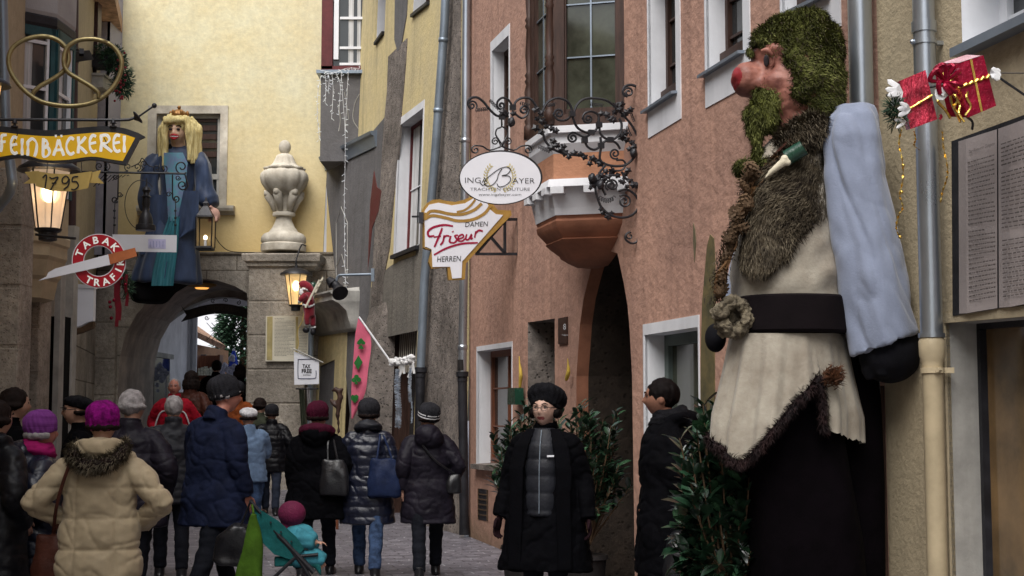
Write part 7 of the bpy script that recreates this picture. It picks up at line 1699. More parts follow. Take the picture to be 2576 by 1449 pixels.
# ---------------------------------------------------------------- stroller
sx0 = pt(700, 1370, 10.7); ST = thing('stroller', 'teal and turquoise stroller with black frame pushed by the man in the navy coat', 'stroller', (sx0.x, 10.7, 0))
def sp(px, py, dy=0): return pt(px, py, 10.7+dy)
m = MB()
for dy in (-.22, .22):
    m.tube(crom([sp(632, 1262, dy), sp(655, 1290, dy), sp(700, 1345, dy), sp(760, 1420, dy), sp(800, 1490, dy)], 4), .014, 8); m.tube([sp(800, 1395, dy), sp(745, 1400, dy), sp(640, 1500, dy)], .013, 8); m.tube([sp(700, 1345, dy), sp(790, 1440, dy)], .02, 8)
m.tube([sp(632, 1262, -.22), sp(632, 1262, .22)], .017, 10); m.tube([sp(700, 1500, -.2), sp(700, 1500, .2)], .012, 8); obj('frame', m, M['castiron'], ST)
for px_, dy in ((640, -.24), (640, .24), (812, -.2), (812, .2)):
    r = .12 if px_ == 640 else .085; c = sp(px_, 1510, dy); c.z = r+.002; w_ = MB().lathe(c, [(r*.72, -.018), (r, -.016), (r, .016), (r*.72, .018), (r*.72, -.018)], 24, R=Matrix.Rotation(PI/2, 3, 'X'), cap=False); wo = obj('wheel', w_, M['castiron'], ST)
    hb = MB().lathe(c, [(.02, -.02), (.02, .02)], 10, R=Matrix.Rotation(PI/2, 3, 'X'))
    for k in range(5): a = k*2*PI/5; hb.tube([c, c+Vector((math.cos(a), 0, math.sin(a)))*r*.74], .007, 6)
    obj('rim', hb, M['zinc'], wo)
    lg = MB().tube([c, sp(640 if px_ == 640 else 800, 1480, dy)], .012, 6); obj('axle', lg, M['castiron'], ST)
m = MB(); P_ = []
for k in range(7):
    a = -.3+k*.33; P_.append([sp(655+28*k-8*abs(k-3)*0, 1292+k*14-18*math.sin(k/6*PI), d) for d in (-.23, -.12, 0, .12, .23)])
rg = []
for (x, y, hx) in ((640, 1275, .2), (660, 1285, .24), (700, 1310, .26), (745, 1350, .25), (765, 1380, .23), (740, 1410, .22), (690, 1395, .23), (655, 1360, .23), (640, 1320, .22)):
    rg.append([sp(x, y, d) for d in (-hx, -hx*.6, 0, hx*.6, hx)])
n_ = len(rg); vs = [p for r in rg for p in r]; fs = []
for i in range(n_-1):
    for j in range(4): fs.append((i*5+j, i*5+j+1, (i+1)*5+j+1, (i+1)*5+j))
side = [r[0] for r in rg]; side2 = [r[-1] for r in rg]
m.add(vs, fs); m.add(side, [tuple(range(n_))]); m.add(side2, [tuple(range(n_))]); obj('canopy', m, M['teal_fabric'], ST, smooth=True)
m = MB(); m.loft([[sp(x, y, d) for d in (-.2, .2)]+[sp(x, y+26, d) for d in (.2, -.2)] for x, y in ((690, 1400), (740, 1398), (790, 1400), (808, 1425))]); obj('footmuff', blend(m, .015, 4), M['teal_fabric'], ST, smooth='all')
m = MB()
for dy in (-.1, .1): m.tube(crom([sp(700, 1330, dy), sp(735, 1372, dy-.02), sp(760, 1392, dy)], 4), .012, 6)
m.beam(sp(770, 1378, -.2), sp(770, 1378, .2), .03, .03); obj('harness', m, M['castiron'], ST)
m = MB()
for k in range(4): m.tube([sp(655+k*26, 1290+k*24, d) for d in (-.262, -.15, 0, .15, .262)], .007, 6)
obj('canopy_rib', m, M['castiron'], ST)
m = MB(); m.loft([[sp(x, y, d) for d in (-.16, 0, .16)] for x, y in ((655, 1400), (690, 1440), (740, 1452), (760, 1430))], cap=False, closed=False); obj('basket', m, M['black_leather'], ST)
ch = thing('child', 'small child in a magenta hat and turquoise jacket sitting in the stroller', 'person', sp(740, 1340)); 
m = MB(); hcd = sp(734, 1302, -.06); m.loft(head_verts(hcd+Vector((0, 0, -.02)), .17, rot(PI/2))); m.tube([hcd+Vector((0, 0, -.08)), hcd+Vector((0, 0, -.16))], .04, 10); m.ell(sp(748, 1372, -.05), (.12, .10, .13), 14, 10)
for dy in (-.15, .05): m.tube([sp(755, 1350, dy), sp(775, 1362, dy), sp(795, 1365, dy)], [.045, .04, .03], 10); hand(m, sp(795, 1365, dy), (1, 0, 0), (0, 0, -1), .6, .6)
for dy in (-.12, .04): m.tube([sp(745, 1400, dy), sp(790, 1402, dy), sp(812, 1430, dy)], [.06, .05, .04], 10)
obj('body', blend(m, .012, 2), M['skin'], ch, smooth='all')
m = MB(); m.ell(hcd+Vector((0, 0, .03)), (.105, .095, .095), 20, 14); m.tube([hcd+Vector((-.08, 0, -.08)), hcd+Vector((.07, 0, -.10))], .05, 10); obj('hat', blend(m, .012, 2), M['maroon_knit'] if 0 else mat('blurred_magenta_knit', (.13, .008, .045), bump=.6, bscale=90), ch, smooth='all')
m = MB(); m.ell(sp(750, 1370, -.05), (.15, .13, .15), 16, 12)
for dy in (-.16, .06): m.tube([sp(745, 1348, dy), sp(772, 1360, dy), sp(790, 1365, dy)], [.065, .06, .05], 10)
for y in (1392,): m.tube([sp(740, 1402, -.14), sp(795, 1402, -.14), sp(812, 1412, -.13)], [.07, .065, .05], 10); m.tube([sp(740, 1402, .04), sp(795, 1402, .04), sp(812, 1412, .04)], [.07, .065, .05], 10)
me = blend(m, .012, 2); displace(me, lambda co, nr: co+nr*(np.abs(np.sin(PI*co[:, 2]/.06))**.5*.012)[:, None]); obj('snowsuit', me, M['turquoise_fabric'], ch, smooth='all')
bgt = thing('carrier_bag', 'lime green cloth bag hanging from the stroller handle', 'bag', sp(632, 1350, -.28)); m = MB().loft([oval(sp(x, y, -.30), rx, .05, e=3) for x, y, rx in ((640, 1290, .02), (637, 1330, .05), (633, 1380, .075), (628, 1430, .09), (626, 1475, .10), (626, 1490, .08))]); me = blend(m, .014, 2); displace(me, lambda co, nr: co+nr*(np.array([nz((p[0]*14, p[1]*14, p[2]*3)) for p in co])[:, None]*.02)); obj('bag_body', me, M['lime_fabric'], bgt, smooth='all')
m = MB().tube([sp(633, 1262, -.2), sp(638, 1292, -.3)], .008, 6); obj('strap', m, M['lime_fabric'], bgt)
bgd = thing('black_bag', 'black bag slung under the stroller handle in front of the navy coat', 'bag', sp(585, 1360, -.15)); m = MB().loft([oval(sp(x, y, -.12), rx, .08, e=3) for x, y, rx in ((606, 1320, .05), (596, 1340, .13), (590, 1380, .17), (588, 1410, .16), (590, 1420, .12))]); me = blend(m, .014, 2); displace(me, lambda co, nr: co+nr*(np.array([nz(p*8) for p in co])[:, None]*.03)); obj('bag_body', me, M['black_leather'], bgd, smooth='all')
m = MB().tube([sp(630, 1262, -.1), sp(606, 1322, -.12)], .008, 6); obj('strap', m, M['black_leather'], bgd)
# ================================================================ CLIMBING FIGURE (red suit)
CF = thing('climbing_figure', 'stuffed figure in a red suit and white trim climbing a ladder below the lamp', 'decoration', pt(775, 770, 24.5))
Yc = 24.55; c5 = lambda x, y: ((780+x/2.337)*.7755, (600+y/2.337)*.7755)
def cp(x, y, dy=0): q = c5(x, y); return pt(q[0], q[1], Yc+dy)
k_ = Yc/F*.7755/2.337
m = MB(); m.tube([cp(505, 815), cp(515, 880), cp(520, 950), cp(525, 1000)], [34*k_, 48*k_, 45*k_, 42*k_], 14)
m.tube([cp(515, 960, -.05), cp(505, 1010, -.06), cp(510, 1060, -.04)], [30*k_, 26*k_, 22*k_], 12); m.tube([cp(535, 960, .05), cp(545, 1010, .04), cp(548, 1070, .03)], [30*k_, 28*k_, 24*k_], 12)
m.tube([cp(495, 830, -.1), cp(465, 860, -.14), cp(445, 880, -.12)], [26*k_, 24*k_, 18*k_], 10); m.tube([cp(520, 830, .08), cp(500, 870, .1), cp(470, 895, .08)], [24*k_, 22*k_, 18*k_], 10)
me = blend(m, .018, 3); obj('suit', me, M['redcloth'], CF, smooth='all')
m = MB(); m.ell(cp(482, 795), (30*k_, 30*k_, 34*k_), 14, 10); m.ell(cp(462, 800, -.0), (10*k_, 10*k_, 9*k_), 8, 6); obj('head', m, M['skin'], CF, smooth='all')
m = MB(); m.tube(crom([cp(452, 770), cp(480, 755), cp(520, 775), cp(545, 810), cp(545, 835)], 4), [30*k_, 34*k_, 30*k_, 18*k_, 8*k_], 12); obj('hat', blend(m, .014, 2), M['redcloth'], CF, smooth='all')
m = MB(); m.ell(cp(465, 815, -.03), (24*k_, 18*k_, 30*k_), 12, 8); m.tube([cp(448, 782, -.0), cp(490, 790, -.08), cp(515, 805, 0)], 9*k_, 8); m.ell(cp(545, 835), 11*k_, 8, 6); m.ell(cp(448, 885, -.12), 16*k_, 10, 8); m.tube([cp(470, 905, -.1), cp(525, 925, -.13), cp(560, 905, -.02)], 9*k_, 8); m.tube([cp(488, 1062, -.04), cp(530, 1062, -.04)], 10*k_, 8); m.tube([cp(525, 1078, .03), cp(572, 1078, .03)], 10*k_, 8); me = blend(m, .012, 1); displace(me, lambda co, nr: co+nr*(np.array([nz(p*40) for p in co])[:, None]*.012)); obj('white_trim', me, M['whitefur'], CF, smooth='all')
m = MB(); m.ell(cp(497, 1100, -.04), (28*k_, 24*k_, 24*k_), 10, 8); m.ell(cp(550, 1115, .03), (22*k_, 24*k_, 28*k_), 10, 8); obj('boot', blend(m, .014, 2), M['castiron'], CF, smooth='all')
m = MB(); m.ell(cp(550, 765, .1), (30*k_, 25*k_, 32*k_), 12, 8); obj('sack', m, M['bgreen'], CF, smooth='all')
m = MB(); m.beam(cp(625, 700, .05), cp(510, 930, .0), .03, .03); m.beam(cp(598, 720, -.18), cp(492, 930, -.18), .03, .03)
for t_ in (.1, .3, .5, .7, .9): m.beam(cp(625, 700, .05).lerp(cp(510, 930, 0), t_), cp(598, 720, -.18).lerp(cp(492, 930, -.18), t_), .022, .022)
obj('ladder', m, M['paper'], CF)
m = MB().tube(crom([cp(480, 950), cp(470, 1030), cp(435, 1100), cp(440, 1200), cp(432, 1240)], 5), .008, 5); obj('cord', m, M['ochre'], CF)
# ================================================================ PRINCESS PUPPET
Yp_ = 25.1; PR = thing('giantess_puppet', 'blonde crowned giantess puppet in a blue and turquoise dress hanging on the yellow wall', 'puppet', pt(440, 730, Yp_)); kp = Yp_/F
def pp(x, y, dy=0): return pt(x, y, Yp_+dy)
def prow(y, xl, xr, d, dy=0, n=28, e=2.2, wav=0, fq=9):
    c = pp((xl+xr)/2, y, dy); out = []
    for j in range(n):
        a = 2*PI*j/n; q = 1+wav*math.sin(a*fq)+wav*.5*math.sin(a*(fq+4)+1); out.append(c+Vector((math.cos(a)*(xr-xl)/2*kp*q, math.sin(a)*d*q, 0)))
    return out
m = MB(); m.loft([prow(y, a, b, d, wav=w_) for y, a, b, d, w_ in ((368, 425, 462, .12, 0), (380, 395, 500, .2, 0), (400, 385, 512, .26, 0), (450, 404, 494, .27, 0), (485, 408, 490, .25, .02), (520, 398, 496, .30, .03), (600, 365, 502, .42, .045), (680, 335, 503, .5, .06), (712, 325, 505, .52, .07), (713, 330, 500, .48, .07))])
me = blend(m, .035, 1); displace(me, lambda co, nr: co+nr*(np.array([nz((p[0]*4, p[1]*4, p[2]*1.2)) for p in co])[:, None]*.05)); DR = obj('dress', me, M['dressb'], PR, smooth='all')
m = MB(); rr = [(384, 412, 460), (410, 412, 472), (450, 416, 468), (490, 420, 462), (540, 422, 452), (556, 424, 444)]
m.loft([[pp(a+(b-a)*t, y, -.33-.06*math.sin(t*PI)-(.06 if y > 480 else 0)) for t in (0, .2, .4, .6, .8, 1)] for y, a, b in rr], cap=False, closed=False); obj('brocade_panel', m, M['dresst'], DR, smooth='all')
m = MB(); m.loft([[pp(a+(b-a)*t, y, dd-.03*math.sin(t*20)) for t in [i/14 for i in range(15)]] for y, a, b, dd in ((545, 425, 452, -.42), (620, 398, 448, -.5), (680, 385, 440, -.55), (719, 380, 436, -.58))], cap=False, closed=False); obj('turquoise_underskirt', m, M['dressl'], DR, smooth='all')
for sd in (-1, 1):
    m = MB()
    if sd > 0: P_ = [pp(490, 388), pp(508, 420, -.05), pp(513, 470, -.1), pp(525, 505, -.12), pp(536, 520, -.15)]; rr_ = [.13, .18, .16, .19, .13]
    else: P_ = [pp(400, 390), pp(384, 420, -.05), pp(376, 470, -.1), pp(372, 500, -.12), pp(376, 530, -.15)]; rr_ = [.13, .17, .15, .18, .12]
    m.tube(crom(P_, 4), rr_, 16); me = blend(m, .03, 2); displace(me, lambda co, nr: co+nr*(np.array([nz((p[0]*7, p[1]*7, p[2]*2.5)) for p in co])[:, None]*.05)); obj('sleeve', me, M['dressb'], PR, smooth='all')
m = MB(); m.loft([[pp(a+(b-a)*t, y, -.34-.02*math.sin(t*9)) for t in [i/8 for i in range(9)]] for y, a, b in ((490, 380, 420), (560, 372, 425), (610, 360, 428), (640, 352, 400))], cap=False, closed=False); m.loft([[pp(a+(b-a)*t, y, -.40-.02*math.sin(t*9)) for t in [i/8 for i in range(9)]] for y, a, b in ((480, 462, 500), (540, 448, 500), (575, 445, 492), (600, 448, 450))], cap=False, closed=False); obj('blue_drape', m, M['dressb'], DR, smooth='all')
hd = pp(448, 333, -.12)
m = MB(); m.tube([pp(448, 385, -.02), pp(448, 355, -.08)], [.12, .13], 14); me_r = head_verts(hd, .50, rot(math.radians(-8), math.radians(6)))
m.loft(me_r); obj('head', blend(m, .018, 1), M['doll'], PR, smooth='all')
m = MB()
for sd in (-1, 1): m.ell(hd+Vector((.07*sd-.02, -.195, .02)), (.034, .02, .02), 10, 8)
obj('eye', m, M['ink'], PR, smooth='all')
m = MB(); 
for sd in (-1, 1): m.tube(crom([hd+Vector((.03*sd-.02, -.205, .07)), hd+Vector((.08*sd-.02, -.2, .085)), hd+Vector((.12*sd-.02, -.17, .06))], 4), .009, 6)
obj('eyebrow', m, M['brown_hair'], PR)
m = MB(); m.tube(crom([hd+Vector((-.10, -.19, -.095)), hd+Vector((-.04, -.225, -.085)), hd+Vector((.0, -.222, -.09)), hd+Vector((.06, -.195, -.095))], 4), [.008, .02, .02, .008], 8); m.tube(crom([hd+Vector((-.10, -.19, -.11)), hd+Vector((-.02, -.215, -.155)), hd+Vector((.06, -.195, -.11))], 4), [.008, .024, .008], 8); obj('mouth', m, M['redsign'], PR, smooth='all')
m = MB(); m.tube(crom([hd+Vector((-.09, -.2, -.112)), hd+Vector((-.02, -.235, -.12)), hd+Vector((.05, -.205, -.112))], 4), .007, 6); obj('teeth', m, M['whiteclean'], PR)
m = MB(); m.ell(hd+Vector((.02, .05, .11)), (.27, .24, .20), 20, 14)
for k in range(9):
    x = -.20+k*.04+.02; m.tube(crom([hd+Vector((x*.6, -.05, .30)), hd+Vector((x, -.22, .2)), hd+Vector((x*1.05, -.215, .12))], 4), [.03, .035, .02], 8)
for sd, L_ in ((-1, -.64), (1, -.54)):
    for k in range(5):
        x = sd*(.19+k*.028)+.02; y = -.14+k*.05; m.tube(crom([hd+Vector((x*.7, y, .25)), hd+Vector((x*1.08, y-.02, .05)), hd+Vector((x*1.12, y, -.2)), hd+Vector((x*1.15+.02*math.sin(k), y, L_-.04*math.sin(k*2)))], 4), [.055, .065, .06, .04], 8)
me = blend(m, .018, 1); displace(me, lambda co, nr: co+nr*(np.array([nz((p[0]*18, p[1]*18, p[2]*4)) for p in co])[:, None]*.03)); obj('yarn_hair', me, M['blonde'], PR, smooth='all')
m = MB(); m.lathe(hd+Vector((.02, -.04, .27)), [(.14, 0), (.15, .03), (.10, .10), (.05, .13)], 24, mod=lambda a, z: 1+.1*math.sin(a*6)); m.ell(hd+Vector((.02, -.04, .44)), .035, 8, 6)
for k in range(6): a = k*PI/3; m.ell(hd+Vector((.02+.15*math.cos(a), -.04+.15*math.sin(a), .33)), (.03, .03, .05), 8, 6)
obj('crown', m, M['gold'] if 0 else mat('bronze_crown', (.30, .15, .05), rough=.4, metal=.5), PR, smooth='all')
m = MB(); c = pp(538, 535, -.2); m.ell(c+Vector((0, 0, -.05)), (.115, .09, .14), 14, 10); m.tube([c+Vector((-.02, -.02, .06)), c+Vector((-.06, -.06, .11))], [.04, .03], 8)
for k in range(4): m.tube([c+Vector((-.06+k*.04, -.06, -.1)), c+Vector((-.06+k*.04, -.09, -.17))], [.03, .022], 8)
c = pp(380, 530, -.2); m.ell(c, (.08, .06, .12), 12, 8); 
obj('hand', blend(m, .015, 2), M['doll'] if 0 else mat('pink_stuffed_hand', (.5, .30, .24)), PR, smooth='all')
m = MB(); m.tube([pp(440, 384, -.02), pp(447, 372, -.07)], [.19, .15], 16); obj('fur_collar', blend(m, .02, 2), M['black'], PR, smooth='all')
m = MB(); m.loft([prow(y, a, b, .42, wav=.05) for y, a, b in ((700, 335, 500), (735, 325, 440), (758, 335, 420), (762, 345, 410))]); obj('black_petticoat', blend(m, .04, 1), M['black'], PR, smooth='all')
# lantern hanging from her hand
LT = thing('lantern', 'black four sided lantern with a warm flame beside the puppet hand', 'lamp', pp(517, 620, -.35), group=None)
def ln(x, y, z): return pp(517, 585, -.4)+Vector((x, y, z))
m = MB()
w_ = .135; zt2 = .26; zb2 = -.26
for sx_ in (-1, 1):
    for sy_ in (-1, 1): m.beam(ln(sx_*w_*1.05, sy_*w_*1.05, zt2), ln(sx_*w_, sy_*w_, zb2), .018, .018)
m.lathe(ln(0, 0, zt2), [(.20, 0), (.19, .03), (.06, .20), (.05, .24), (.075, .25), (.03, .29), (.015, .36)], 4, R=Matrix.Rotation(PI/4, 3, 'Z')); m.lathe(ln(0, 0, zb2), [(.19, -.05), (.20, -.02), (.19, .01)], 4, R=Matrix.Rotation(PI/4, 3, 'Z')); obj('cage', m, M['iron'], LT)
m = MB(); m.tube([ln(0, 0, -.25), ln(0, 0, -.12)], .025, 8); obj('candle', m, M['whiteclean'], LT); m = MB().ell(ln(0, 0, -.09), (.035, .035, .045), 10, 8); obj('flame', m, M['bulb'], LT, smooth='all')
m = MB(); [m.quad(ln(a*w_, b*w_, zb2), ln(c_*w_, d_*w_, zb2), ln(c_*w_*1.05, d_*w_*1.05, zt2), ln(a*w_*1.05, b*w_*1.05, zt2)) for a, b, c_, d_ in ((1, 1, 1, -1), (-1, -1, -1, 1), (-1, 1, 1, 1))]; obj('glass', m, mixglass('lantern_glass', (.55, .40, .2), .10), LT)
m = MB().tube(crom([pt(538, 590, 25.6), pt(555, 615, 25.7), pt(580, 632, 25.8), pt(640, 636, 25.3)], 5), .008, 5); obj('cable', m, M['castiron'], LT)
# ================================================================ THE GIANT
YG = 7.75; kg = YG/F
GI = thing('giant_figure', 'huge moss haired giant puppet with red nose, fur vest, cream tunic and black belt', 'statue', (pt(2010, 1000, YG).x, YG, 0))
def gp_(x, y, dy=0): return pt(x, y, YG+dy)
def grow_(y, xl, xr, d, dy=0, n=48, e=2.3, wav=0, fq=7, ph=0):
    c = gp_((xl+xr)/2, y, dy); out = []
    for j in range(n):
        a = 2*PI*j/n; x = math.copysign(abs(math.cos(a))**(2/e), math.cos(a)); yy = math.copysign(abs(math.sin(a))**(2/e), math.sin(a)); q = 1+wav*math.sin(a*fq+ph)
        out.append(c+Vector((x*(xr-xl)/2*kg*q, yy*d*q, 0)))
    return out
# body column (one continuous mesh: legs cloth + torso + neck)
m = MB(); m.loft([grow_(y, a, b, d) for y, a, b, d in ((330, 1960, 2080, .10), (380, 1905, 2075, .20), (450, 1885, 2085, .25), (540, 1862, 2095, .28), (620, 1848, 2104, .30), (700, 1840, 2112, .305), (755, 1846, 2114, .30), (835, 1846, 2118, .30))]); m.tube([gp_(2030, 380), gp_(2010, 300)], [.14, .12], 18)
me = blend(m, .022, 2)
def wr_fn(co, nr):
    return co+nr*(np.array([.018*nz((p[0]*4+p[2]*5, p[1]*4, p[2]*9-p[0]*7))+.01*nz((p[0]*9, p[1]*9, p[2]*16)) for p in co])[:, None])
displace(me, wr_fn); TR = obj('tunic', me, M['linen'], GI, smooth='all')
# belt
m = MB(); m.loft([grow_(y, a, b, d) for y, a, b, d in ((750, 1846, 2123, .335), (755, 1838, 2127, .350), (836, 1834, 2134, .362), (843, 1840, 2130, .350))]); obj('belt', m, M['black'] if 0 else mat('black_felt', (.007, .005, .006), rough=.95, spec=.08, bump=.2), TR if 0 else GI, smooth=True)
m = MB()
rnd = random.Random(31)
for k in range(44):
    a = k/44*2*PI; c = gp_(1842+34*math.cos(a), 798+38*math.sin(a), -.20); m.ell(c+Vector((rnd.uniform(-.01, .01), rnd.uniform(-.08, .03), rnd.uniform(-.01, .01))), (rnd.uniform(.022, .042),)*3, 8, 6)
for k in range(26): m.ell(gp_(1838+rnd.uniform(-24, 26), 798+rnd.uniform(-34, 34), -.19), (rnd.uniform(.02, .035),)*3, 8, 6)
me = blend(m, .007, 1); displace(me, lambda co, nr: co+nr*(np.array([.018*nz(p*22)+.014*nz(p*55) for p in co])[:, None])); obj('bark_buckle', me, M['bark'], GI, smooth='all')
# tunic skirt with ragged slanting hem, front (camera) side and street side
def skirt(name, hem, dpt, top=(838, 1836, 2126), n=90, mt='linen', a0=PI*1.0, a1=PI*2.05, foldamp=.022):
    mm_ = MB(); rows = 26; V = []; 
    for i in range(n+1):
        a = a0+(a1-a0)*i/n; ca, sa = math.cos(a), math.sin(a); 
        xh = (1980+ca*188); yh = hem(xh if sa < .2 else 2140)
        for j in range(rows+1):
            t = j/rows; y = top[0]+(yh-top[0])*t; w0 = (top[2]-top[1])/2; w1 = 182+14*t; wd_ = w0+(w1-w0)*min(1, t*1.3); cx0 = (top[1]+top[2])/2; cx1 = 1978; cxx = cx0+(cx1-cx0)*t
            fold = foldamp*t**.5*(math.sin(a*13+.6*math.sin(a*5))+.5*math.sin(a*29+t*2)); r_ = 1+fold/.3*.6
            p = gp_(cxx+ca*wd_*r_, y, sa*(dpt+.03*t)*r_); V.append(p)
    fs = [(i*(rows+1)+j, (i+1)*(rows+1)+j, (i+1)*(rows+1)+j+1, i*(rows+1)+j+1) for i in range(n) for j in range(rows)]
    mm_.add(V, fs); me = mm_.mesh(); o = obj(name, me, M[mt], GI, smooth='all'); return o, V, n, rows
def hem(x):
    pts_ = [(1785, 1096), (1800, 1110), (1835, 1142), (1858, 1165), (1876, 1166), (1895, 1145), (1925, 1118), (1960, 1075), (2000, 1022), (2040, 975), (2066, 935), (2069, 1080), (2110, 1092), (2168, 1115)]
    return float(np.interp(x, [p[0] for p in pts_], [p[1] for p in pts_]))+3*math.sin(x*.9)
sk_, V_, n_s, rows_s = skirt('tunic_skirt', hem, .33)
hemp = [V_[i*(rows_s+1)+rows_s] for i in range(n_s+1)]
# fur edging along the hem
rope = [p for p in hemp if True]; sel = [p for p in hemp if p.x < gp_(2052, 900).x and p.y < YG+.05]
m = MB(); m.tube([p+Vector((0, -.0, .0)) for p in sel], .017, 8); me = m.mesh(); P_, N_2 = surf_samples(me, 5200, 5); f3 = MB(); strands(f3, P_, N_2, .042, .005, (.1, -.1, -.8), .5, 6, .4); fo = obj('fur_hem', m, M['furplum'], GI, smooth='all'); obj('fur_hair', f3, M['furplum'], fo)
m = MB(); tp = gp_(2092, 948, -.33); P_ = [tp+Vector((rnd.gauss(0, .022), rnd.gauss(0, .02), rnd.gauss(0, .02))) for _ in range(500)]; strands(m, P_, [(0, -1, 0)]*500, .06, .006, (.25, -.2, .1), .9, 8, .5); obj('fur_tuft', m, mat('russet_fur', (.09, .035, .015), var=.6, scale=20, bump=0), GI)
# under skirt to the ground
m = MB(); m.loft([grow_(y, a, b, d, wav=w_) for y, a, b, d, w_ in ((850, 1880, 2080, .20, 0), (1000, 1876, 2095, .22, .01), (1150, 1874, 2130, .25, .015), (1350, 1885, 2170, .29, .02), (1560, 1890, 2185, .30, .02), (1775, 1895, 2190, .30, .02))]); me = blend(m, .03, 1); displace(me, lambda co, nr: co+nr*(np.array([.03*nz((p[0]*5, p[1]*5, p[2]*.8)) for p in co])[:, None])); obj('plum_underskirt', me, M['plumcloth'], GI, smooth='all')
# sleeve + glove (near arm)
m = MB(); ringsz = [(262, 2122, 2184, .05), (269, 2098, 2202, .11), (295, 2078, 2212, .16), (350, 2066, 2216, .19), (450, 2072, 2225, .19), (550, 2084, 2248, .20), (650, 2098, 2268, .205), (740, 2112, 2284, .21)]
m.loft([grow_(y, a, b, d, -.18, e=2.1, wav=.035*min(1, (y-262)/300), fq=5, ph=y*.004) for y, a, b, d in ringsz]+[[gp_(0, 0)*0+Vector((p.x, p.y, p.z+((p.x-gp_(2140, 850).x)/.35*.13-.085)*k)) for p in grow_(y, a, b, d, -.18, e=2.1, wav=.03, fq=5, ph=y*.004)] for y, a, b, d, k in ((800, 2126, 2294, .21, .6), (850, 2138, 2304, .205, 1))]); me = blend(m, .014, 2)
def sl_fn(co, nr):
    d = np.array([.018*nz((p[0]*11+p[2]*2.6, p[1]*11, p[2]*1.1))-.018*(1-min(1, 3*abs(nz((p[0]*5+p[2]*1.6, p[1]*5, p[2]*1.0)))))**2-.010*(1-min(1, 3*abs(nz((p[0]*6, p[1]*6, p[2]*4+p[0]*5)))))**3*(.3+.7*max(0, min(1, (2.6-p[2]))))+.008*nz((p[0]*16, p[1]*16, p[2]*9+p[0]*10)) for p in co]); return co+nr*d[:, None]
displace(me, sl_fn)
obj('sleeve', me, M['sleeve'], GI, smooth='all')
m = MB(); m.ell(gp_(2236, 892, -.18), (75*kg, .17, 70*kg), 24, 18, R=Matrix.Rotation(.25, 3, 'Y')); m.ell(gp_(2262, 868, -.18), (48*kg, .13, 46*kg), 20, 14)
m.tube([gp_(2195, 900, -.18), gp_(2188, 935, -.2), gp_(2192, 955, -.2)], [.06, .05, .03], 12)
for k in range(4): m.tube([gp_(2225+k*14, 925, -.26+k*.04), gp_(2218+k*14, 950-k*4, -.27+k*.05)], [.05, .03], 10)
me = blend(m, .012, 4); displace(me, lambda co, nr: co+nr*(np.array([.006*nz(p*12) for p in co])[:, None])); obj('glove', me, M['glove'], GI, smooth='all')
# black arm-sling cloth falling behind the glove
m = MB(); m.loft([grow_(y, a, b, .10, .10) for y, a, b in ((860, 2100, 2200), (1000, 2105, 2215), (1200, 2110, 2225), (1760, 2110, 2228))]); obj('black_cloth', blend(m, .025, 1), M['plumcloth'], GI, smooth='all')
# far glove
m = MB(); m.ell(gp_(1800, 850, .28), (28*kg*1.0, .09, 38*kg), 16, 12); obj('glove', m, M['glove'], GI, smooth='all')
m = MB(); m.loft([grow_(y, a, b, .09, .28) for y, a, b in ((400, 1900, 1960), (600, 1850, 1900), (760, 1815, 1880), (830, 1795, 1860))]); obj('sleeve', blend(m, .02, 2), M['sleeve'], GI, smooth='all')
# head: face
m = MB(); hcg = gp_(1985, 215)
m.ell(gp_(1995, 215), (98*kg, .20, 128*kg), 28, 20)
m.ell(gp_(1950, 140), (62*kg, .16, 40*kg), 20, 14)                       # brow
m.ell(gp_(1950, 210, -.06), (42*kg, .12, 46*kg), 18, 12)                 # cheek
m.tube([gp_(1960, 190), gp_(1915, 200), gp_(1882, 208)], [.09, .085, .08], 18); m.ell(gp_(1884, 200), (48*kg, .115, 46*kg), 20, 14)   # nose
m.ell(gp_(1975, 265, -.02), (44*kg, .13, 62*kg), 18, 12); m.ell(gp_(1958, 305), (36*kg, .11, 30*kg), 16, 10)   # jaw, chin
m.ell(gp_(1930, 235), (42*kg, .14, 34*kg), 16, 10)
m.tube([gp_(2000, 260), gp_(2010, 330)], [.16, .15], 16)
me = blend(m, .012, 3)
eye = gp_(1925, 150, -.14)
def face_fn(co, nr):
    d = np.array([.010*nz(p*9)+.004*nz(p*26)-.005*(1-min(1, 3*abs(nz((p[0]*9, p[1]*9, p[2]*22)))))**2 for p in co])
    for (ex, ey, edy, rad, amp) in ((1924, 150, -.17, .055, -.055), (1906, 140, -.12, .05, -.03), (1902, 182, -.14, .03, -.012)):
        e_ = np.array(gp_(ex, ey, edy)); r2 = ((co-e_)**2).sum(1); d = d+amp*np.exp(-r2/rad**2)
    return co+nr*d[:, None]
displace(me, face_fn); HDm = obj('face', me, [M['ruddy'], M['nosered'], M['socket']], GI, smooth='all')
tipc = gp_(1840, 198); off = wpos(HDm)
for p in me.polygons:
    q = Vector(p.center)+off
    if (q-Vector((tipc.x, q.y*.5+tipc.y*.5, tipc.z))).length < .065: p.material_index = 1
    if (q-gp_(1927, 150, -.15)).length < .048: p.material_index = 2
m = MB(); m.ell(gp_(1928, 153, -.112), (.016, .016, .034), 12, 10); obj('eye', m, M['glass'] if 0 else M['ink'], GI, smooth='all')
m = MB(); m.tube(crom([gp_(1915, 128, -.150), gp_(1930, 126, -.165), gp_(1944, 140, -.16)], 4), [.008, .015, .008], 8); m.tube(crom([gp_(1938, 168, -.13), gp_(1945, 158, -.14), gp_(1946, 142, -.15)], 4), [.006, .011, .007], 8); obj('eyelid', m, M['ruddy'], GI, smooth='all')
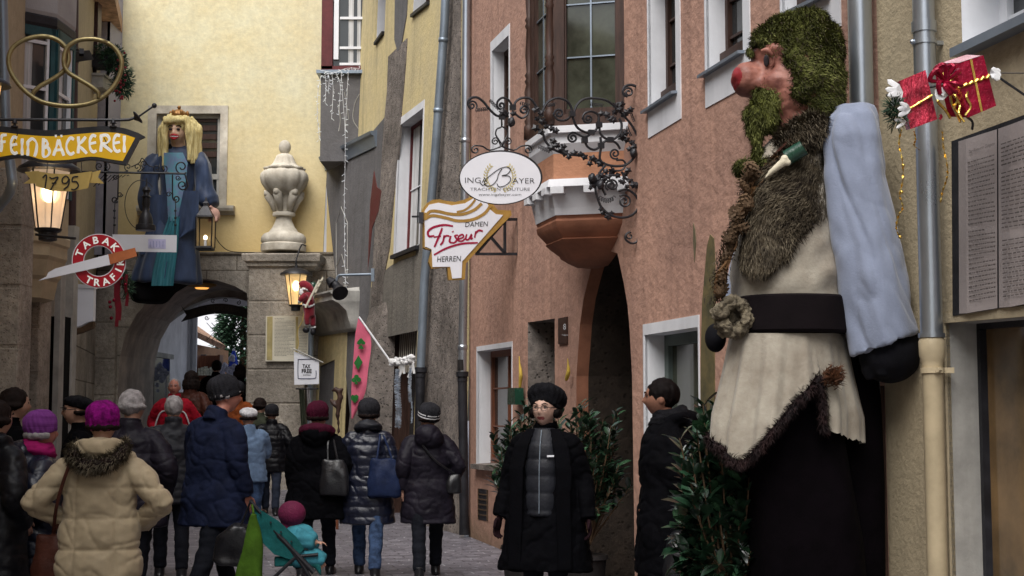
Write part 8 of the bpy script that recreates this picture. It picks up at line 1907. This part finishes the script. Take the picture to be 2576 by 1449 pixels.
# moss mass
m = MB()
for x, y, rx_, rz_, ry_, dy in ((2010, 125, 100, 92, .22, 0), (2050, 195, 75, 135, .23, 0), (2065, 280, 56, 90, .21, 0), (1975, 90, 78, 52, .19, 0), (1925, 108, 40, 34, .15, 0), (2030, 60, 66, 36, .16, .0), (2090, 110, 34, 56, .12, 0), (2095, 215, 28, 80, .14, 0), (2010, 210, 38, 75, .17, -.10), (2040, 325, 70, 45, .20, 0), (2085, 335, 40, 36, .18, 0), (1990, 150, 30, 30, .1, -.14)):
    m.ell(gp_(x, y, dy), (rx_*kg, ry_, rz_*kg), 20, 14)
me = blend(m, .02, 2); displace(me, lambda co, nr: co+nr*(np.array([.022*nz(p*4)+.028*nz(p*11)+.012*nz(p*34)-.012 for p in co])[:, None])); 
MO = obj('moss_hair', me, M['moss'], GI, smooth='all', world=True)
def mossy(mesh_obj, n, L, W_, flow, seed, mts=('moss', 'moss2'), jit=.6, lay=.45, name='moss_blade'):
    off = wpos(mesh_obj); P_, N_2 = surf_samples(mesh_obj.data, n, seed); P_ = P_+np.array(off); h = n//3*2
    f3 = MB(); strands(f3, P_[:h], N_2[:h], L, W_, flow, jit, seed, lay); obj(name, f3, M[mts[0]], mesh_obj)
    f4_ = MB(); strands(f4_, P_[h:], N_2[h:], L*1.15, W_, flow, jit, seed+1, lay); obj(name, f4_, M[mts[1]], mesh_obj)
mossy(MO, 26000, .030, .006, lambda p: (.5+.6*math.sin(p.z*11+p.x*5), -.1, -.6+.6*math.sin(p.x*13)), 3, ('moss', 'moss2'), jit=.8, lay=.5)
mossy(MO, 8000, .036, .006, (.3, -.1, -.8), 33, ('mossb', 'moss'), jit=.8)
m = MB(); bp = [(1935, 222, 20), (1950, 245, 30), (1925, 265, 26), (1915, 240, 18), (1905, 290, 26), (1930, 300, 28), (1900, 325, 20), (1905, 350, 17), (1903, 380, 15), (1908, 410, 17), (1900, 430, 22), (1890, 405, 8), (1960, 275, 14), (1895, 262, 12), (1886, 288, 14)]
for x, y, r in bp: m.ell(gp_(x, y, -.08), (r*kg, r*kg*1.3, r*kg*1.3), 12, 8)
m.ell(gp_(1880, 425, -.02), (.06, .12, .045), 12, 8); m.ell(gp_(1925, 415, -.12), (.05, .08, .03), 10, 8)
me = blend(m, .013, 1); displace(me, lambda co, nr: co+nr*(np.array([.022*nz(p*9)+.015*nz(p*24) for p in co])[:, None])); MB_ = obj('moss_beard', me, M['moss'], GI, smooth='all'); mossy(MB_, 9000, .032, .005, (.1, -.1, -1), 7)
m = MB(); 
for x, y, r in ((1887, 135, 8), (1885, 178, 6), (1884, 128, 6)): m.ell(gp_(x, y, -.05), r*kg*1.3, 8, 6)
o_ = obj('moss_patch', m, M['moss'], GI, smooth='all'); mossy(o_, 500, .02, .004, (0, 0, -1), 9)
# fur vest: a shell over chest, hairy
vest_poly = [(1985, 372), (2025, 350), (2080, 335), (2092, 400), (2092, 480), (2088, 545), (2050, 560), (2010, 600), (1985, 640), (1958, 662), (1930, 688), (1890, 684), (1858, 668), (1856, 630), (1866, 590), (1876, 545), (1890, 500), (1905, 450), (1930, 410)]
def inpoly(x, y, poly):
    c = False; j = len(poly)-1
    for i in range(len(poly)):
        xi, yi = poly[i]; xj, yj = poly[j]
        if (yi > y) != (yj > y) and x < (xj-xi)*(y-yi)/(yj-yi)+xi: c = not c
        j = i
    return c
vb = MB(); gxn, gyn = 46, 60; idx = {}
def tw(y): # tunic silhouette
    return (float(np.interp(y, [330, 380, 450, 540, 620, 700], [1960, 1905, 1885, 1862, 1848, 1836])), float(np.interp(y, [330, 380, 450, 540, 620, 700], [2080, 2080, 2090, 2100, 2106, 2114])), float(np.interp(y, [330, 380, 450, 540, 620, 700], [.16, .22, .26, .29, .31, .32])))
for j in range(gyn+1):
    y = 335+(690-335)*j/gyn; xl_, xr_, dd_ = tw(y)
    for i in range(gxn+1):
        x = 1840+(2100-1840)*i/gxn; xc = (xl_+xr_)/2; q = (x-xc)/((xr_-xl_)/2)
        if inpoly(x, y, vest_poly) and abs(q) < 1.03:
            qq = min(abs(q), .995); dy = -dd_*(1-qq**2.3)**(1/2.3)-.02; idx[(i, j)] = len(vb.v); vb.v.append(gp_(x, y, dy))
for (i, j) in list(idx):
    if all(k in idx for k in ((i+1, j), (i, j+1), (i+1, j+1))): vb.f.append((idx[(i, j)], idx[(i+1, j)], idx[(i+1, j+1)], idx[(i, j+1)])); vb.mi.append(0)
me = evald(vb, [('SOLIDIFY', dict(thickness=.03, offset=1)), ('SMOOTH', dict(factor=.5, iterations=2))]); VE = obj('fur_vest', me, M['fur'], GI, smooth='all'); mossy(VE, 22000, .055, .0055, lambda p: (-.35-.3*math.sin(p.z*7), -.3, -.75+.4*math.sin(p.x*9+p.z*5)), 11, ('fur', 'fur2'), jit=.35, lay=.7, name='fur_hair')
# fur ruff at the shoulder and neck
m = MB(); m.tube(crom([gp_(1960, 372, -.12), gp_(2000, 350, -.18), gp_(2050, 330, -.18), gp_(2090, 330, -.08)], 4), [.05, .08, .09, .07], 12); me = blend(m, .02, 2); o_ = obj('fur_collar', me, M['fur'], GI, smooth='all'); mossy(o_, 5000, .05, .0055, (.2, -.3, -.7), 15, ('fur', 'fur2'), name='fur_hair')
m = MB(); m.beam(gp_(1940, 398, -.2), gp_(1990, 350, -.24), .022, .012); obj('leather_strap', m, M['brown_leather'], GI)
# bottle and bone
m = MB(); a = gp_(1978, 398, -.30); b = gp_(2018, 374, -.33); m.tube([a, a.lerp(b, .02), b, b+(b-a)*.04], [.038, .042, .042, .036], 18); m.tube([b, b+(b-a)*.1], [.043, .043], 18); obj('green_bottle', m, M['bgreen'], GI, smooth=True)
m = MB(); a = gp_(1937, 435, -.30); b = gp_(1974, 405, -.33); m.tube([a, a.lerp(b, .5), b], [.014, .019, .023], 12); m.ell(b+Vector((.0, 0, .012)), .023, 10, 8); m.ell(b+Vector((.016, 0, -.008)), .019, 10, 8); m.ell(a, (.012, .012, .018), 10, 8); m.tube([a, a+Vector((-.03, 0, -.03))], [.011, .005], 6); obj('bone', blend(m, .007, 3), M['bone'], GI, smooth='all')
# twig garland with cones down the chest
m = MB(); rnd = random.Random(12)
gl_ = [(1960, 400), (1935, 425), (1905, 455), (1885, 490), (1868, 530), (1855, 570), (1840, 610), (1825, 660), (1815, 700), (1812, 745)]
for j in range(16):
    P_ = [gp_(x+rnd.uniform(-13, 13), y+rnd.uniform(-12, 12), -.20+rnd.uniform(-.06, .06)) for x, y in gl_]; m.tube(crom(P_, 3), rnd.uniform(.004, .010), 5)
GA = obj('twig_garland', m, mat('ochre_raffia', (.15, .075, .028), col2=(.035, .02, .012), scale=12, bump=.4), GI)
m = MB(); cn = [(1884, 440), (1868, 505), (1876, 512), (1852, 540), (1846, 575), (1862, 572), (1832, 600), (1826, 640), (1815, 690), (1812, 728), (1872, 470), (1890, 425)]
for x, y in cn:
    c = gp_(x+rnd.uniform(-3, 3), y, -.24); Rr = rot(rnd.uniform(0, 6), rnd.uniform(0, 6)); L_ = rnd.uniform(.05, .065)
    m.ell(c, (.022, .022, L_*.9), 8, 6, R=Rr)
    for k in range(46):
        t = k/46; a = k*2.4; r0_ = .028*math.sin(PI*(.12+.8*t)); z = L_*(1-2*t); base = c+Rr@Vector((math.cos(a)*r0_, math.sin(a)*r0_, z)); tip = base+Rr@Vector((math.cos(a)*.018, math.sin(a)*.018, .010)); sdv = Rr@Vector((-math.sin(a), math.cos(a), 0))*.008
        m.add([base-sdv, base+sdv, tip+sdv*.7, tip-sdv*.7], [(0, 1, 2, 3)])
obj('pine_cone', m, M['twig'], GI)
m = MB(); P0_ = [gp_(x, y, -.12) for x, y in gl_ for _ in range(110)]; P0_ = [p+Vector((rnd.gauss(0, .02)-.02, rnd.gauss(0, .05), rnd.gauss(0, .03))) for p in P0_]; strands(m, P0_, [(-.6, -.6, 0)]*len(P0_), .05, .006, (-.1, -.2, -.8), .8, 17, .5); obj('dark_fringe', m, M['fur'], GI)
# ================================================================ SHRUBS
def laurel(label, c, rx, rz, z0, n, seed, leafL=.11, dens=1.0, bias=(0, 0, 0)):
    t = thing('laurel_shrub', label, 'shrub', (c[0], c[1], 0), 0, 'potted laurels by the red house'); rnd = random.Random(seed); c = Vector(c)
    m = MB().lathe(Vector((c.x, c.y, 0)), [(.14, 0), (.16, .02), (.19, .34), (.21, .35), (.20, .38), (.17, .37)], 24); obj('planter', m, M['pot'], t, smooth=True)
    st_ = MB(); lv = MB(); ly = MB(); zc_ = z0+rz
    for k in range(int(n/11)):
        a = rnd.uniform(0, 2*PI); ph = math.acos(rnd.uniform(-.9, 1)); r_ = rnd.uniform(.55, 1.0)*rnd.choice((1, 1, 1.22, .85)); d = Vector((math.cos(a)*math.sin(ph), math.sin(a)*math.sin(ph), math.cos(ph)))
        tip = Vector((c.x+d.x*rx*r_, c.y+d.y*rx*.8*r_, zc_+d.z*rz*r_))+Vector(bias)*rnd.random(); base = Vector((c.x+d.x*.05, c.y+d.y*.05, .45+rnd.random()*.3)); mid = base.lerp(tip, .6)+Vector((d.x*.04, d.y*.04, .05))
        P_ = crom([base, mid, tip], 5); st_.tube(P_, [.009, .006, .003], 5)
        for j in range(11):
            t_ = .35+.65*(j+.5)/11; i = min(int(t_*(len(P_)-1)), len(P_)-2); p = P_[i].lerp(P_[i+1], t_*(len(P_)-1)-i); gd = (P_[i+1]-P_[i]).normalized(); aa = j*2.4+rnd.random(); sd = gd.orthogonal().normalized(); sd = Matrix.Rotation(aa, 3, gd)@sd
            f = (gd*.55+sd*.8+Vector((0, 0, .12))).normalized(); s = f.cross(Vector((rnd.uniform(-.4, .4), rnd.uniform(-.4, .4), 1))).normalized(); u = s.cross(f); L_ = leafL*rnd.uniform(.45, 1.15); W_ = L_*rnd.uniform(.32, .46)
            def lp(tt, w, dz): return p+f*L_*tt+s*w*W_*.5+u*dz*L_
            tgt = ly if (j > 8 and rnd.random() < .7) else lv
            tgt.add([lp(0, 0, 0), lp(.12, .45, .03), lp(.4, 1, .07), lp(.72, .9, .05), lp(1, 0, -.06), lp(.72, -.9, .05), lp(.4, -1, .07), lp(.12, -.45, .03), lp(.4, 0, .02), lp(.72, 0, .0)], [(0, 1, 2, 8), (8, 2, 3, 9), (9, 3, 4), (0, 8, 6, 7), (8, 9, 5, 6), (9, 4, 5)])
    obj('stem', st_, M['twig'], t); obj('leaf', lv, M['laurel'], t, smooth='all', auto=False); obj('young_leaf', ly, M['laurell'], t, smooth='all', auto=False)
    return t
laurel('big glossy laurel shrub in front of the giant, its pale leaves reaching left', (1.22, 8.0, 0), .33, .66, .38, 2300, 1, .15)
laurel('dark laurel shrub in the passage mouth behind the woman in glasses', (.62, 12.35, 0), .36, .56, .62, 1500, 2, .12)
laurel('laurel shrub under the white framed ground floor window', (.10, 13.2, 0), .30, .54, .62, 1300, 3, .12)
# ================================================================ BEYOND THE ARCH
CT = thing('fir_tree', 'large decorated fir tree seen through the archway', 'tree', (lx(618, 44), 44, .9))
m = MB().tube([(lx(618, 44), 44, .9), (lx(618, 44), 44, 8)], [.2, .05], 10); obj('trunk', m, M['twig'], CT)
m = MB(); rnd = random.Random(40); bx_ = lx(618, 44)
for k in range(15000):
    z = .9+.8+rnd.random()**.8*6.2; r_ = (8.2-z)*.20*rnd.uniform(.45, 1.05); a = rnd.uniform(0, 6.283); p = Vector((bx_+r_*math.cos(a), 44+r_*math.sin(a), z+rnd.uniform(-.15, .15))); d = Vector((math.cos(a), math.sin(a), rnd.uniform(-.6, .2)))+Vector((rnd.uniform(-.6, .6), rnd.uniform(-.6, .6), rnd.uniform(-.3, .3))); d.normalize(); s = d.orthogonal()*.03; L_ = rnd.uniform(.12, .3); m.add([p-s, p+s, p+d*L_], [(0, 1, 2)])
obj('crown', m, M['spruce'], CT)
m = MB(); 
for k in range(90): z = 1.6+rnd.random()*4; r_ = (8.0-z)*.21; a = rnd.uniform(PI, 2*PI); m.ell((bx_+r_*math.cos(a), 44+r_*math.sin(a), z), .035, 6, 4)
obj('bauble', m, M['ice'], CT)
CH = thing('courtyard_house', 'low building with orange brown wall and clay tile eaves beyond the archway', 'house', (lx(505, 36), 37, .9))
x0_ = lx(470, 36); x1_ = lx(530, 37)
m = MB(); m.box(((x0_+x1_)/2-.9, 38.5, 2.0), (x1_-x0_+1.2, 5, 2.6)); obj('wall', m, mat('orange_brown_render', (.32, .17, .09), var=.2), CH)
m = MB(); za = zY(838, 36); 
a = pt(480, 835, 35.6); b = pt(562, 874, 37.5)
for k in range(22):
    p = a.lerp(b, k/21); m.tube([p, p+Vector((-.9, .8, .55))], .075, 8)
obj('tile_roof', m, M['roof'], CH, smooth=True)
m = MB(); m.box((lx(516, 35.9), 35.9, 2.2), (.12, .1, 1.6)); obj('downpipe', m, M['castiron'], CH)
PS = thing('parasol', 'closed blue parasol with white tip beyond the archway', 'parasol', (lx(591, 33.6), 33.6, .9))
c = Vector((lx(591, 33.6), 33.6, zY(935, 33.6))); ks = 33.6/F
m = MB().lathe(c, [(10*ks, 0), (11*ks, 12*ks), (7*ks, 36*ks), (3*ks, 52*ks)], 20, mod=lambda a, z: 1+.15*math.sin(a*6)); obj('canopy', m, M['blue_parasol'], PS, smooth='all')
m = MB().tube([Vector((c.x, c.y, .9)), c+Vector((0, 0, 54*ks))], .02, 8); obj('pole', m, M['whiteclean'], PS); m = MB().ell(c+Vector((0, 0, 54*ks)), .035, 8, 6); obj('tip', m, M['whiteclean'], PS)
MK = thing('market_stall', 'market stall stacked with pale goods beyond the archway', 'stall', (lx(520, 32.5), 33.5, .9))
m = MB(); xx0 = lx(498, 33.5); xx1 = lx(556, 33.5)
for z in (1.0, 1.35, 1.7, 2.05, 2.4): m.box(((xx0+xx1)/2, 33.7, z), (xx1-xx0, .4, .03))
m.box((xx0, 33.6, 1.9), (.05, .4, 2.0)); m.box((xx1, 33.6, 1.9), (.05, .4, 2.0)); m.box(((xx0+xx1)/2, 33.9, 1.9), (xx1-xx0, .03, 2.0)); obj('shelf', m, M['wood2'], MK)
m = MB()
for z in (1.02, 1.37, 1.72, 2.07, 2.42):
    x = xx0+.04
    while x < xx1-.08: w_ = rnd.uniform(.05, .09); h = rnd.uniform(.1, .24); m.box((x+w_/2, 33.55, z+h/2), (w_*.85, .12, h)); x += w_
obj('goods', m, mat('pale_goods', (.6, .62, .5), var=.4, scale=20), MK)
m = MB()
for k in range(60): m.ell((lx(575+rnd.gauss(0, 12), 32.8), 32.8, zY(940+rnd.gauss(0, 16), 32.8)), rnd.uniform(.03, .07), 7, 5)
o_ = tag(obj('flower_stand', m, mat('silver_white_blossom', (.6, .6, .75), var=.4, scale=20), None, smooth='all'), 'bunch of silvery white flowers beside the blue parasol', 'flowers')
SKB = thing('sky_stand_in', 'added white block standing for bright sky beyond the archway, left of the fir tree', 'house', (lx(520, 55), 56, .9))  # added white block, brightens the archway view in place of open sky
m = MB(); m.box((lx(505, 56), 58, 4.4), (4.2, 3, 8)); obj('wall', m, M['whiteclean'], SKB); m = MB(); m.box((lx(520, 54), 56.4, 3.2), (.6, .06, .9)); obj('window', m, M['glass'], SKB)  # box and dark pane both belong to the added sky block
# figurine post beside the yellow door
FP = thing('carved_figure_post', 'dark carved grotesque figure on a thin post beside the yellow door frame', 'figure', pt(852, 1120, 19.5)); f6 = lambda x, y, dy=0: pt((780+x/2.166)*.7755, (1200+y/2.166)*.7755, 19.5+dy)
m = MB(); kk = 19.5/F*.7755/2.166
m.tube([f6(690, 440), f6(690, 360), f6(680, 330), f6(690, 250), f6(700, 200), f6(690, 160)], [8*kk, 10*kk, 14*kk, 18*kk, 24*kk, 22*kk], 10); m.tube([f6(690, 160), f6(665, 130), f6(645, 150)], [22*kk, 14*kk, 6*kk], 8); m.tube([f6(700, 150), f6(715, 130), f6(712, 170)], [20*kk, 10*kk, 5*kk], 8); m.tube([f6(690, 260), f6(655, 240), f6(630, 205)], [14*kk, 16*kk, 6*kk], 8); m.tube([f6(690, 240), f6(665, 215), f6(640, 210)], [12*kk, 9*kk, 4*kk], 8); m.tube([f6(680, 470), f6(686, 430)], 7*kk, 8)
me = blend(m, .014, 1); displace(me, lambda co, nr: co+nr*(np.array([.02*nz(p*14) for p in co])[:, None])); obj('carving', me, M['wood'], FP, smooth='all'); q_ = f6(686, 470); m = MB().tube([Vector((q_.x, q_.y, 0)), q_], .02, 8); obj('post', m, M['wood2'], FP)
# hanging cloths under the tax free sign
HC = thing('hanging_scarves', 'grey and blue scarves hanging by the shop door below the white sign', 'scarves', pt(775, 1020, 24.3)); 
for nm, poly, mt, yy in (('grey_scarf', ((770, 975), (778, 975), (790, 1060), (780, 1090)), 'light_grey_hair', 24.3), ('blue_scarf', ((806, 985), (812, 960), (812, 1005), (800, 1010)), 'light_blue', 23.6), ('dark_scarf', ((752, 980), (765, 980), (768, 1050), (758, 1085)), 'olive', 24.4)):
    m = MB(); (a, b, c, d) = poly; m.loft([[pt(a[0]+(b[0]-a[0])*t+(d[0]-a[0])*v, a[1]+(b[1]-a[1])*t+(d[1]-a[1])*v, yy+.04*math.sin(t*12)) for t in [i/10 for i in range(11)]] for v in (0, .3, .6, 1)], cap=False, closed=False); obj(nm, m, M[mt], HC, smooth='all')
m = MB().tube([pt(745, 978, 24.4), pt(800, 978, 24.2)], .015, 6); obj('rail', m, M['castiron'], HC)
# each loose piece of these parts becomes a part of its own
def islands(me):
    n = len(me.vertices); par = list(range(n))
    def find(a):
        while par[a] != a: par[a] = par[par[a]]; a = par[a]
        return a
    for ed in me.edges:
        a, b = find(ed.vertices[0]), find(ed.vertices[1])
        if a != b: par[a] = b
    g = {}
    for i in range(n): g.setdefault(find(i), []).append(i)
    return list(g.values())
SPLIT = {'turned_column', 'pipe_collar', 'stay_rod', 'ribbon_tail', 'grey_post', 'eye', 'eyebrow', 'crimson_ribbon', 'white_pier', 'coat_lapel', 'painted_fold_shade', 'gold_streamer', 'gold_bead', 'iron_stay', 'white_piping', 'boot', 'hand', 'digit'}
for o in list(bpy.data.objects):
    if o.type != 'MESH' or o.name.split('.')[0] not in SPLIT: continue
    me = o.data; gs = islands(me)
    if len(gs) < 2 or len(gs) > 12: continue
    for g_ in gs:
        st_ = set(g_); idx_ = {v: i for i, v in enumerate(g_)}
        fc = [p for p in me.polygons if p.vertices[0] in st_]
        nm = bpy.data.meshes.new(me.name); nm.from_pydata([tuple(me.vertices[v].co) for v in g_], [], [tuple(idx_[v] for v in p.vertices) for p in fc]); 
        for m_ in me.materials: nm.materials.append(m_)
        for q_, p in zip(nm.polygons, fc): q_.use_smooth = p.use_smooth; q_.material_index = p.material_index
        nm.update(); c_ = bpy.data.objects.new(o.name.split('.')[0], nm); COL.objects.link(c_); c_.parent = o.parent; c_.location = o.location
        for ch_ in list(o.children):
            if g_ is gs[0]: ch_.parent = c_
    bpy.data.objects.remove(o)
# ================================================================ camera, light, world
cam = bpy.data.cameras.new('camera'); co = bpy.data.objects.new('camera', cam); COL.objects.link(co)
co.location = CAM; co.rotation_euler = (PI/2+PITCH, 0, 0)
cam.sensor_width = 36; cam.lens = 36*F/2576; cam.clip_end = 500; cam.clip_start = .05
SC.camera = co
w = bpy.data.worlds.new('World'); SC.world = w; w.use_nodes = True; nt = w.node_tree; bg = nt.nodes['Background']
sky = nt.nodes.new('ShaderNodeTexSky'); sky.sky_type = 'NISHITA'; sky.sun_disc = False
EL, AZ = math.radians(55), math.radians(200)
sky.sun_elevation = EL; sky.sun_rotation = AZ; sky.dust_density = 4; sky.air_density = 1.2
hs_ = nt.nodes.new('ShaderNodeHueSaturation'); hs_.inputs['Saturation'].default_value = .5
nt.links.new(sky.outputs[0], hs_.inputs['Color']); nt.links.new(hs_.outputs[0], bg.inputs['Color']); bg.inputs['Strength'].default_value = .15
sl_ = bpy.data.lights.new('sun', 'SUN'); so_ = bpy.data.objects.new('sun', sl_); COL.objects.link(so_)
sl_.energy = 3.2; sl_.angle = math.radians(50); sl_.color = (1, .98, .96)
dv = Vector((math.sin(AZ)*math.cos(EL), math.cos(AZ)*math.cos(EL), math.sin(EL)))
so_.rotation_euler = dv.to_track_quat('Z', 'Y').to_euler(); so_.location = (0, 0, 20)
SC.view_settings.view_transform = 'Standard'; SC.view_settings.look = 'None'; SC.view_settings.exposure = 0; SC.view_settings.gamma = 1
SC.cycles.max_bounces = 8
